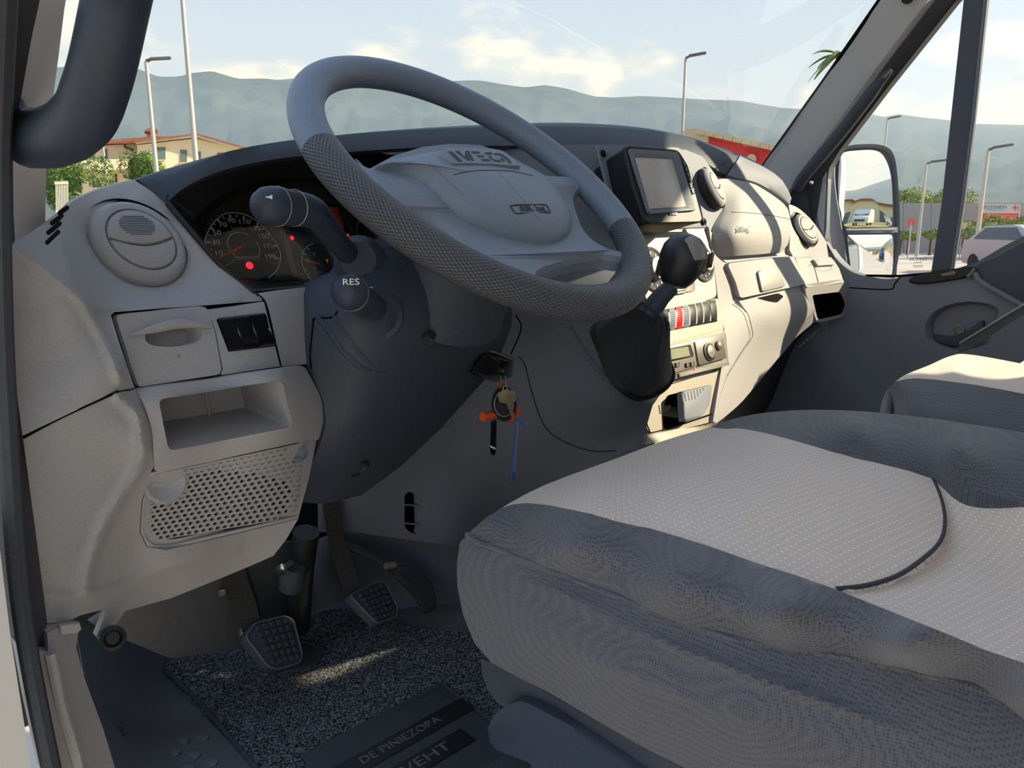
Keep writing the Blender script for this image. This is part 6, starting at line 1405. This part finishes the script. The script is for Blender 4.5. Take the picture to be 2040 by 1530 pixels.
# ---- hills all round
rid = [(60, 140), (112, 134), (158, 131), (243, 126), (283, 140), (316, 153), (359, 152), (377, 146), (422, 141), (474, 157), (523, 156), (556, 159), (640, 150), (740, 158), (850, 163), (928, 160), (956, 160), (1003, 168), (1046, 174), (1085, 169), (1128, 176), (1183, 192), (1222, 194), (1277, 191), (1340, 194), (1400, 198), (1470, 200), (1560, 215), (1620, 218), (1728, 225), (1759, 233), (1791, 227), (1831, 233), (1891, 239), (1939, 246), (2040, 249)]
azs, els = [], []
for px, py in rid:
    r_ = ray(px, py); azs.append(math.degrees(atan2(r_[0], r_[1]))); els.append(math.degrees(atan2(r_[2], hypot(r_[0], r_[1]))))
full_a = azs+[95, 110, 130, 150, 162, 168, 174, 178, 183, 190, 200, 230, 260, 290, 320, 340, 352]; full_e = els+[7.5, 6.5, 5, 2.6, 1.6, 1.4, 2.6, 3.6, 2.2, 1.5, 1.6, 4, 6, 8, 10, 11, 11.4]
A_ = np.array([full_a[-1]-360]+full_a+[full_a[0]+360]); E_ = np.array([full_e[-1]]+full_e+[full_e[0]])
na, nr_ = 900, 22; V = []; Fs = []
ph = rng.random((8, 3))*6.28
def rough_(a, s):
    return sum(sin(a*f1+ph[k, 0]+s*f2*3+ph[k, 1])*sin(s*f2+ph[k, 2])/(1+k) for k, (f1, f2) in enumerate([(.21, 5), (.55, 9), (1.1, 14), (2.3, 21), (.33, 7), (3.1, 27), (4.7, 33), (1.7, 17)]))
for i in range(na):
    a = A_[0]+0.001+360.0*i/na; a = a if a <= A_[-1] else a-360
    el = np.interp(a, A_, E_); D1 = 5600
    H_ = tan(radians(el))*D1+1.5
    for j in range(nr_):
        s = j/(nr_-2); D = 2300+(D1-2300)*min(s, 1.0)+(0 if j < nr_-1 else 900)
        hgt = H_*(min(s, 1)**1.35)+H_*.075*rough_(a, min(s, 1))*min(1, (1-min(s, 1))*6)*min(1, s*4)
        if j == nr_-1: hgt = H_*.5
        V.append((D*sin(radians(a)), D*cos(radians(a)), G-.5+max(0, hgt) if j else G-3))
Fs = [(i*nr_+j, ((i+1) % na)*nr_+j, ((i+1) % na)*nr_+j+1, i*nr_+j+1) for i in range(na) for j in range(nr_-1)]
tag(mesh('hills', V, Fs, 'forest', angle=80), 'hazy wooded mountains along the horizon', 'mountains', kind='structure')
# summer haze between the plain and the hills
def ringv(r0, z0, z1, n=48): return [[(r0*cos(2*pi*k/n), r0*sin(2*pi*k/n), z) for k in range(n)] for z in (z0, z1)]
a_, b_ = ringv(450, -40, 600), ringv(7000, -40, 600)
V, Fs = loft_vf([[np.array(p) for p in l] for l in (a_[0], a_[1], b_[1], b_[0], a_[0])], False, False)
hzm = bpy.data.materials.new('haze'); hzm.use_nodes = True; t = hzm.node_tree; t.nodes.clear()
vs = N(t, 'ShaderNodeVolumeScatter', Density=0.00018, Anisotropy=0.0); vs.inputs['Color'].default_value = (.52, .72, 1.0, 1)
out = N(t, 'ShaderNodeOutputMaterial'); L(t, vs.outputs[0], out.inputs['Volume'])
hzo = mesh('haze', V, Fs, hzm, smooth=False); tag(hzo, 'pale blue summer haze in front of the mountains', 'haze', kind='stuff')

# ---- helpers for buildings seen front-on
class Front:
    def __init__(s, px, py, D, turn=0.0):
        s.o = at_d(px, py, D); d = np.array([s.o[0]-CAM[0], s.o[1]-CAM[1], 0]); d = nz(d); c_, s_ = cos(turn), sin(turn)
        s.n = -np.array([d[0]*c_-d[1]*s_, d[0]*s_+d[1]*c_, 0]); s.u = nz(np.cross((0, 0, 1), s.n))
    def p(s, px, py, h=0.0): return on_pl(px, py, s.o+s.n*h, s.n)
    def ext(s, name, pts, h0, h1, mat, par, **kw):
        return loft(name, [[s.p(*p) + s.n*h0 for p in pts], [s.p(*p)+s.n*h1 for p in pts]], mat, par, angle=20, **kw)
cH = lambda pts: cut((80, 230), 4.636, pts)
def rect(x0, y0, x1, y1): return cH([(x0, y0), (x1, y0), (x1, y1), (x0, y1)])
hs1 = Front(290, 330, 70)
hb_ = hs1.p(300, 470); 
house = thing('house', 'cream two-storey house with tiled roof and brick chimney behind the dash', 'house', np.array([hb_[0], hb_[1], G]))
def win(x0, y0, x1, y1, h=.05):
    w_ = hs1.ext('window', rect(x0, y0, x1, y1), h-.3, h, 'shutter', house)
    hs1.ext('frame', rect(x0-6, y1, x1+6, y1+8), h, h+.12, 'eave', w_)
hs1.ext('left_wing', cH([(330, 290), (900, 262), (900, 1100), (330, 1100)]), -9, 0, 'cream_wall', house)
hs1.ext('right_wing', cH([(900, 285), (1430, 225), (1860, 330), (1860, 1100), (900, 1100)]), -9, 1.2, 'cream_wall', house)
hs1.ext('roof', cH([(380, 272), (560, 238), (960, 208), (1400, 192), (1440, 196), (900, 258), (880, 262)]), -9, .7, 'roof_tile', house)
hs1.ext('gable_roof', cH([(868, 262), (1430, 186), (1900, 322), (1880, 330), (1430, 200), (880, 276)]), -9, 2.0, 'roof_tile', house)
hs1.ext('gable_eave', cH([(880, 266), (1430, 200), (1880, 326), (1860, 336), (1430, 216), (890, 278)]), -8.8, 1.9, 'eave', house)
for k in range(12):
    p0, p1 = (440+k*40, 270-k*1.6), (600+k*70, 236-k*3)
    tube('tile_row', [hs1.p(*cH([p0])[0], .75), hs1.p(*cH([p1])[0], .75)], .05, 'roof_tile', house, 5)
for r4 in ((440, 315, 500, 425), (590, 310, 622, 415), (485, 595, 555, 668), (635, 590, 680, 640), (330, 600, 385, 705)): win(*r4)
for r4 in ((1075, 305, 1155, 420), (1290, 330, 1350, 445), (1430, 345, 1475, 430), (1625, 355, 1700, 420)): win(*r4, h=1.25)
bal = hs1.ext('balcony', cH([(350, 425), (830, 415), (830, 508), (350, 520)]), 0, 1.6, 'cream_wall', house)
tube('downpipe', [hs1.p(*p, .3) for p in cH([(780, 268), (785, 292), (862, 322), (874, 345), (876, 420)])], .09, principled('pipe_brown', (74, 60, 52), .6), house, 8)
tube('downpipe', [hs1.p(*p, .2) for p in cH([(700, 540), (702, 620)])], .08, 'pipe_brown', house, 8)
chm = hs1.ext('chimney', cH([(985, 125), (1085, 125), (1085, 215), (985, 215)]), -3.2, -2.0, 'brick', house)
hs1.ext('chimney_cap', cH([(962, 118), (1030, 82), (1092, 118), (1085, 128), (968, 128)]), -3.6, -1.6, 'roof_tile', chm)
for yy in (160, 190): hs1.ext('band', cH([(983, yy), (1087, yy), (1087, yy+5), (983, yy+5)]), -3.22, -1.95, 'coping', chm)

# ---- trees: crowns of many leaf blades around a trunk
def crown(name, c, r, mat, par, n=1400, leaf=.16, squash=1.0, lumps=9, seed=1):
    rg_ = np.random.default_rng(seed); B = Bag()
    cl_ = [(rg_.normal(size=3)*np.array([.5, .5, .42*squash])*r*.8, r*rg_.uniform(.38, .6)) for _ in range(lumps)]+[(np.zeros(3), r*.6)]
    for k in range(n):
        o_, rr_ = cl_[rg_.integers(len(cl_))]; d = nz(rg_.normal(size=3)); p = np.asarray(c)+o_+d*rr_*rg_.uniform(.75, 1.05)*np.array([1, 1, squash])
        a = nz(rg_.normal(size=3)); b_ = nz(np.cross(a, d+rg_.normal(size=3)*.3)); s_ = leaf*rg_.uniform(.6, 1.3)
        B.add([p-a*s_, p-b_*s_*.5, p+a*s_, p+b_*s_*.5], [(0, 1, 2, 3)])
    o = B.build(name, mat, par, smooth=False); o['kind'] = 'stuff'
    for o_, rr_ in cl_[-1:]:
        V, Fs = lathe_vf(np.asarray(c)+o_-np.array([0, 0, rr_*.85*squash]), (0, 0, 1), [(rr_*.85*sin(x), rr_*.85*squash*(1-cos(x))) for x in np.linspace(.05, pi-.05, 8)], 10); mesh('inner_crown', V, Fs, mat, par)
def tree(name, label, px, py, D, r, mat, seed, squash=1.0, n=1400, group=None, leaf=.16):
    c = at_d(px, py, D); t_ = thing(name, label, 'tree', (c[0], c[1], G), group)
    crown('crown', c, r, mat, t_, n, leaf, squash, seed=seed)
    tube('trunk', [np.array([c[0], c[1], G]), np.array([c[0]+.1, c[1], c[2]])], [.22, .10], 'bark', t_, 8)
    return t_
tree('tree', 'dense dark green tree in front of the left end of the cream house', 125, 352, 42, 1.35, 'leaf_dark', 3, 1.1, 9000, leaf=.065)
tree('tree', 'light green young tree by the downpipe of the cream house', 293, 332, 46, 1.25, 'leaf', 5, 1.15, 6000, leaf=.07)
tree('tree', 'pale green round tree just behind the grey wall, left of two', 1826, 402, 58, 1.5, 'leaf_pale', 8, .8, 5000, leaf=.10)
tree('tree', 'pale green spreading tree just behind the grey wall, nearest the divider', 1884, 404, 70, 2.1, 'leaf_pale', 9, .75, 5000, leaf=.10)
# palm behind the far pillar
pc = at_d(1672, 108, 37); palm = thing('palm_tree', 'palm tree top showing beside the far sloping pillar', 'tree', (pc[0], pc[1], G))
tube('trunk', [np.array([pc[0]+.2, pc[1], G]), np.array([pc[0], pc[1], pc[2]])], [.2, .13], 'bark', palm, 10)
for k in range(16):
    a = k*2.4; up_k = .9-.09*k; d = np.array([cos(a), sin(a), 0]); sidev = np.array([-sin(a), cos(a), 0]); ln = 1.2
    spine = [pc+d*ln*s+np.array([0, 0, up_k*s*.9-.75*s*s]) for s in np.linspace(0, 1, 7)]
    V = []; Fs = []
    for i, p in enumerate(spine):
        w_ = .14*sin(pi*(i+.6)/7.2); V += [p-sidev*w_-np.array([0, 0, w_*.5]), p, p+sidev*w_-np.array([0, 0, w_*.5])]
    for i in range(6): Fs += [(i*3, i*3+1, i*3+4, i*3+3), (i*3+1, i*3+2, i*3+5, i*3+4)]
    mesh('frond', V, Fs, 'leaf', palm)

# ---- lamp posts
def lamp(label, base_px, top, D, rad, head=None, group=None):
    b0 = at_d(base_px[0], base_px[1], D); tp = at_d(top[0], top[1], D); d = nz([b0[0]-CAM[0], b0[1]-CAM[1], 0]); sd_ = nz(np.cross(d, (0, 0, 1)))
    l_ = thing('lamp_post', label, 'lamp post', (tp[0], tp[1], G))
    tube('pole', [np.array([tp[0], tp[1], G]), tp], [rad*1.25, rad*.75], 'lamp_steel', l_, 10)
    if head:
        s_ = sd_*head
        tube('bracket', [tp, tp+s_*.15+np.array([0, 0, .06])], [rad*.8, rad*.6], 'lamp_head', l_, 8)
        q_ = tp+s_*.12+np.array([0, 0, .08]); L_ = abs(head)*.0+ .75
        dirn = nz(s_+np.array([0, 0, .12]))
        V, Fs = box_vf(q_+dirn*.36*1.0, (.72, .26, .09), axes=(dirn, nz(np.cross((0, 0, 1), dirn)), np.cross(dirn, nz(np.cross((0, 0, 1), dirn)))), bev=.03); mesh('lamp_head', V, Fs, 'lamp_head', l_)
    return l_
lamp('tall bare pale flagpole-like post, tallest left of the wheel', (385, 322), (360, -40), 21, .065)
lamp('street lamp left of the tall pale post with a short flat head', (315, 340), (291, 122), 31, .085, .9)
lamp('thin short pole in front of the left wing of the cream house', (213, 366), (202, 262), 52, .075)
lamp('street lamp standing alone above the middle of the dash', (1360, 262), (1366, 116), 34, .07, .9)
lamp('street lamp seen above the wing mirror', (1762, 300), (1768, 238), 60, .07, .9)
lamp('street lamp in front of the red and white banner', (1949, 488), (1969, 299), 36, .075, .9)
lamp('pale street lamp with a long arm left of the divider', (1835, 482), (1846, 326), 42, .06, 1.3)

# ---- red building at the middle right
rb = Front(1450, 300, 26, radians(-24)); b0 = rb.p(1450, 470)
red = thing('red_building', 'low red building with a cream coping beyond the dash', 'building', np.array([b0[0], b0[1], G]))
rb.ext('wall', c5([(780, 100), (930, 110), (1380, 190), (1420, 800), (780, 800)]), -6, 0, 'red_wall', red)
for k in range(9):
    x0, x1 = 860+k*62, 860+(k+1)*62-3
    rb.ext('coping_stone', c5([(x0, 58+k*13), (x1, 70+k*13), (x1, 104+k*13+k), (x0, 92+k*13+k)]), -1, .25, 'coping', red)
rb.ext('corner_pier', c5([(775, 60), (860, 58), (930, 95), (930, 800), (775, 800)]), -1.2, .12, 'coping', red)
lathe('vent_cap', rb.p(*c5([(1215, 262)])[0], .1), rb.n, [(.16, 0), (.15, .06), (.0001, .08)], 'coping', red, 16, False, False)

# ---- right: verge, grey wall, banner, hedge, signs, car
p1, p2, p3, p4 = on_z(1700, 492, G), on_z(2120, 492, G), on_z(2120, 474, G), on_z(1700, 474, G)
flat('verge', [p1, p2, p3, p4], G+.03, 'dry_grass', 'strip of dry grass across the road', 'verge')
wl_ = Front(1900, 440, 48, radians(8)); b0 = wl_.p(1900, 480)
wall = thing('factory_wall', 'long pale grey factory wall across the road', 'building', np.array([b0[0], b0[1], G]))
seg_x = [1690, 1745, 1800, 1855, 1910, 1965, 2020, 2075, 2140]
for a, b_ in zip(seg_x[:-1], seg_x[1:]): wl_.ext('wall_panel', [(a, 404), (b_-.6, 404.5), (b_-.6, 520), (a, 520)], -4, 0, 'factory', wall)
cB = lambda pts: cut((1920, 380), 10.925, pts)
sg = thing('banner', 'white and red advertising banner with dark letters and a red cross', 'banner', wl_.p(1982, 446, 1.0))
wl_.ext('upper_board', cB([(255, 290), (1130, 300), (1105, 500), (240, 490)]), .9, 1.0, 'sign_white', sg)
wl_.ext('lower_board', cB([(235, 496), (1108, 496), (1080, 705), (225, 680)]), .9, 1.0, 'sign_red', sg)
wl_.ext('board_edge', cB([(1105, 300), (1130, 300), (1108, 700), (1082, 700)]), .88, 1.04, 'sign_white', sg)
px2m = np.linalg.norm(wl_.p(1990, 420)-wl_.p(1980, 420))/10
def wtext(name, s, size_px, x, y, mat, sx=1.0): return text(name, s, size_px*px2m, wl_.p(*cB([(x, y)])[0], 1.01), wl_.u if (wl_.u @ RT) > 0 else -wl_.u, (0, 0, 1), mat, sg, .01, sx=sx)
wtext('banner_name', 'ECOHEN', 10, 680, 358, 'grey_print', 1.15)
wl_.ext('text_line', cB([(440, 408), (800, 412), (800, 440), (440, 436)]), 1.0, 1.02, principled('sign_blue', (150, 176, 204), .6), sg)
wl_.ext('cross_bar', cB([(955, 368), (1095, 368), (1095, 388), (955, 388)]), 1.0, 1.03, 'sign_red', sg); wl_.ext('cross_bar', cB([(1008, 320), (1032, 320), (1028, 440), (1004, 440)]), 1.0, 1.03, 'sign_red', sg)
for x in (290, 345): lathe('red_mark', wl_.p(*cB([(x, 372)])[0], 1.0), wl_.n, [(2.1*px2m, 0), (2.1*px2m, .02), (.0001, .03)], 'sign_red', sg, 14, False, False)
for yy, x0, x1 in ((545, 640, 1090), (585, 700, 1080), (620, 270, 600), (560, 280, 560)): wl_.ext('text_line', cB([(x0, yy), (x1, yy), (x1, yy+12), (x0, yy+12)]), 1.0, 1.02, principled('sign_pink', (240, 150, 140), .6) if 'sign_pink' not in M else 'sign_pink', sg)
lathe('white_spot', wl_.p(*cB([(735, 645)])[0], 1.0), wl_.n, [(3.3*px2m, 0), (3.3*px2m, .03), (.0001, .04)], 'sign_white', sg, 16, False, False)
def shrub(px, py, D, r, mat, seed, label, squash=.7):
    c = at_d(px, py, D); s_ = thing('shrub', label, 'shrub', (c[0], c[1], G), 'hedge below the banner'); crown('foliage', c, r, mat, s_, 1800, .065, squash, 5, seed); tube('stem', [np.array([c[0], c[1], G]), c], [.08, .05], 'bark', s_, 6)
for k, px in enumerate((1938, 1958, 1980, 2002, 2026, 2052)):
    shrub(px, 466-(k % 3)*3, 40.5+1.6*(k % 2), .95+.1*(k % 2), 'leaf' if k % 2 else 'leaf_pale', 20+k, 'green hedge shrub below the banner, %s along the fence from the divider' % ('first', 'second', 'third', 'fourth', 'fifth', 'sixth')[k])
for k, px in enumerate((1796, 1812, 1856)): shrub(px, 468, 44, .5, 'leaf_pale', 40+k, 'small pale shrub between mirror and divider, %s from the mirror' % ('first', 'second', 'third')[k])
# mesh fence in front of the hedge
fn = thing('mesh_fence', 'dark wire fence in front of the roadside hedge', 'fence', at_d(1985, 490, 38))
ff_ = Front(1985, 480, 38, radians(6))
for k in range(8):
    x = 1922+k*20; tube('fence_post', [ff_.p(x, 463), ff_.p(x-1, 491)], .03, 'lamp_head', fn, 6)
for yy in (465, 472, 480, 488): tube('fence_wire', [ff_.p(1910, yy), ff_.p(2080, yy)], .012, 'lamp_head', fn, 5)
# round road signs
for px, py, mat, lab in ((1815.5, 443, 'sign_red', 'round pink-red road sign left of the divider'), (1918, 450, 'coping', 'small cream road sign right beside the divider')):
    c = at_d(px, py, 40); n_ = nz(CAM-c); s_ = thing('road_sign', lab, 'road sign', (c[0], c[1], G))
    lathe('plate', c, n_, [(.16, 0), (.16, .02), (.0001, .02)], mat, s_, 20); tube('post', [np.array([c[0], c[1], G]), c], .03, 'lamp_steel', s_, 8)
# vehicles
def car(label, pos, heading, body, scale=1.0, tall=1.0, boxy=False, cat='car', name='car', glassy='car_glass'):
    h = np.array([cos(heading), sin(heading), 0]); s_ = np.array([-sin(heading), cos(heading), 0]); o_ = np.array([pos[0], pos[1], G])
    Pc = lambda x, y, z: o_+h*x*scale+s_*y*scale+np.array([0, 0, z*scale*tall])
    c_ = thing(name, label, cat, o_)
    if boxy: st = [(-2.4, .35, .9, 2.1, .95), (-2.35, .30, 1.0, 2.25, 1.0), (1.0, .3, 1.0, 2.25, 1.0), (1.7, .3, 1.0, 1.35, 1.0), (2.35, .3, .95, 1.15, .98), (2.45, .4, .8, .9, .95)]
    else: st = [(-2.1, .40, .9, .85, .80), (-2.0, .25, 1.0, .98, .84), (-1.2, .22, 1.0, 1.0, .87), (.6, .22, 1.0, .98, .87), (1.5, .22, 1.0, .88, .86), (2.0, .26, .95, .72, .80), (2.12, .4, .8, .6, .70)]
    lp = []
    for x, z0, w_, z1, hw in st:
        lp.append([Pc(x, y, z) for y, z in ((-hw*.9, z0), (-hw*w_, z0+.15), (-hw*w_, (z0+z1)/2), (-hw*.94, z1), (0, z1+.03), (hw*.94, z1), (hw*w_, (z0+z1)/2), (hw*w_, z0+.15), (hw*.9, z0))])
    loft('body', lp, body, c_, angle=30)
    if not boxy:
        lp = [[Pc(x, y, z) for y, z in ((-b1, z0), (-t1, z1), (t1, z1), (b1, z0))] for x, z0, z1, b1, t1 in ((-1.85, .96, .99, .80, .70), (-1.25, .98, 1.42, .82, .62), (.0, .98, 1.46, .82, .62), (.35, .97, 1.40, .82, .62), (1.15, .92, .95, .80, .70))]
        loft('cabin', lp, body, c_, angle=25)
        loft('windscreen', [[Pc(x, y, z) for y, z in ((-w_, z0), (w_, z0))] for x, z0, w_ in ((1.14, .965, .70), (.42, 1.385, .58))], glassy, c_, False, False, closed=False)
        for sg_ in (-1, 1): loft('side_window', [[Pc(x, sg_*(.83-.20*(z-.99)/.45), z) for x, z in ((-1.5, 1.03), (-1.15, 1.36), (.2, 1.38), (.75, 1.03))], [Pc(x, sg_*(.845-.20*(z-.99)/.45), z) for x, z in ((-1.5, 1.03), (-1.15, 1.36), (.2, 1.38), (.75, 1.03))]], glassy, c_)
        for sg_ in (-1, 1): lathe('headlamp', Pc(2.0, sg_*.6, .62), h, [(.12*scale, -.02), (.11*scale, .05), (.0001, .07)], 'chrome', c_, 10, False, False)
        mesh('grille', [Pc(2.10, -.35, .55), Pc(2.10, .35, .55), Pc(2.14, .35, .42), Pc(2.14, -.35, .42)], [(0, 1, 2, 3)], 'car_glass', c_)
    else:
        loft('windscreen', [[Pc(x, y, z) for y in (-.82, .82)] for x, z in ((1.68, 1.42), (1.06, 2.08))], glassy, c_, False, False, closed=False)
        mesh('grille', [Pc(2.46, -.6, .85), Pc(2.46, .6, .85), Pc(2.48, .6, .55), Pc(2.48, -.6, .55)], [(0, 1, 2, 3)], 'car_glass', c_)
    for x in (-1.3, 1.3):
        for sg_ in (-1, 1): lathe('wheel', Pc(x, sg_*.78, .31/tall), s_*sg_, [(.31*scale, -.1), (.31*scale, .08), (.2*scale, .1), (.0001, .09)], 'tyre', c_, 16)
    return c_
cp = at_d(2052, 480, 29); hd = atan2(CAM[1]-cp[1], CAM[0]-cp[0])
car('silver hatchback parked across the road at the right edge', cp, hd+radians(38), 'car_silver', 1.0, 1.05)
cp = at_d(100, 418, 34); car('white car half hidden behind the white slatted post', cp, radians(200), 'car_white')
# white slatted gate post at the far left
sp2 = Front(122, 400, 24); b0 = sp2.p(122, 470)
gp_ = thing('slatted_gate_post', 'white vertical slatted gate section next to the pale pillar', 'gate', np.array([b0[0], b0[1], G]))
for k in range(8):
    x = 110.5+k*3.3; sp2.ext('slat', [(x, 366), (x+2.2, 366), (x+4.5, 500), (x+2.3, 500)], -.04, .04, 'white_paint', gp_)
sp2.ext('top_rail', [(108, 362), (136, 361), (136.5, 367), (109, 368)], -.06, .06, 'white_paint', gp_)
sp2.ext('low_rail', [(111, 420), (139, 420), (139.5, 424), (111, 424)], -.06, .06, 'white_paint', gp_)
# ---- what stands behind the van (seen in the wing mirror)
def behind(d, x): return np.array([x, -d, G])
car('white van parked behind, seen in the upper mirror glass', behind(95, -2.4), radians(95), 'car_white', 1.0, 1.05, True, 'van', 'van')
car('small white van parked further back in the mirror', behind(112, 1.2), radians(95), 'car_white', .9, .95, True, 'van', 'van')
car('dark blue car parked behind, seen in the lower mirror glass', behind(34, 3.4), radians(80), 'car_blue')
bb = thing('warehouse', 'low cream warehouse standing behind the van', 'building', (0, -150, G))
box('block', (0, -150, G+2.4), (40, 12, 4.8), 'cream_wall', bb); box('flat_roof', (0, -150, G+5.0), (41, 13, .4), 'roof_tile', bb)
for k in range(5): box('bay_door', (-9+k*4.5, -143.95, G+1.4), (2.6, .2, 2.8), 'shutter', bb)
bf = thing('chain_fence', 'grey metal fence along the yard behind the van', 'fence', (7.5, -14, G))
for k in range(14): tube('fence_post', [np.array([7.2, -4.0-k*2.2, G]), np.array([7.2, -4.0-k*2.2, G+1.9])], .03, 'lamp_head', bf, 6)
for z_ in (.3, .8, 1.3, 1.8): tube('fence_rail', [np.array([7.2, -3.5, G+z_]), np.array([7.2, -33, G+z_])], .02, 'lamp_head', bf, 6)
tree('tree', 'green tree rising over the warehouse behind the van', 1020, 200, 1.0, 2.4, 'leaf_dark', 31, .9, 900, leaf=.22).location = Vector((-4, -165, G))
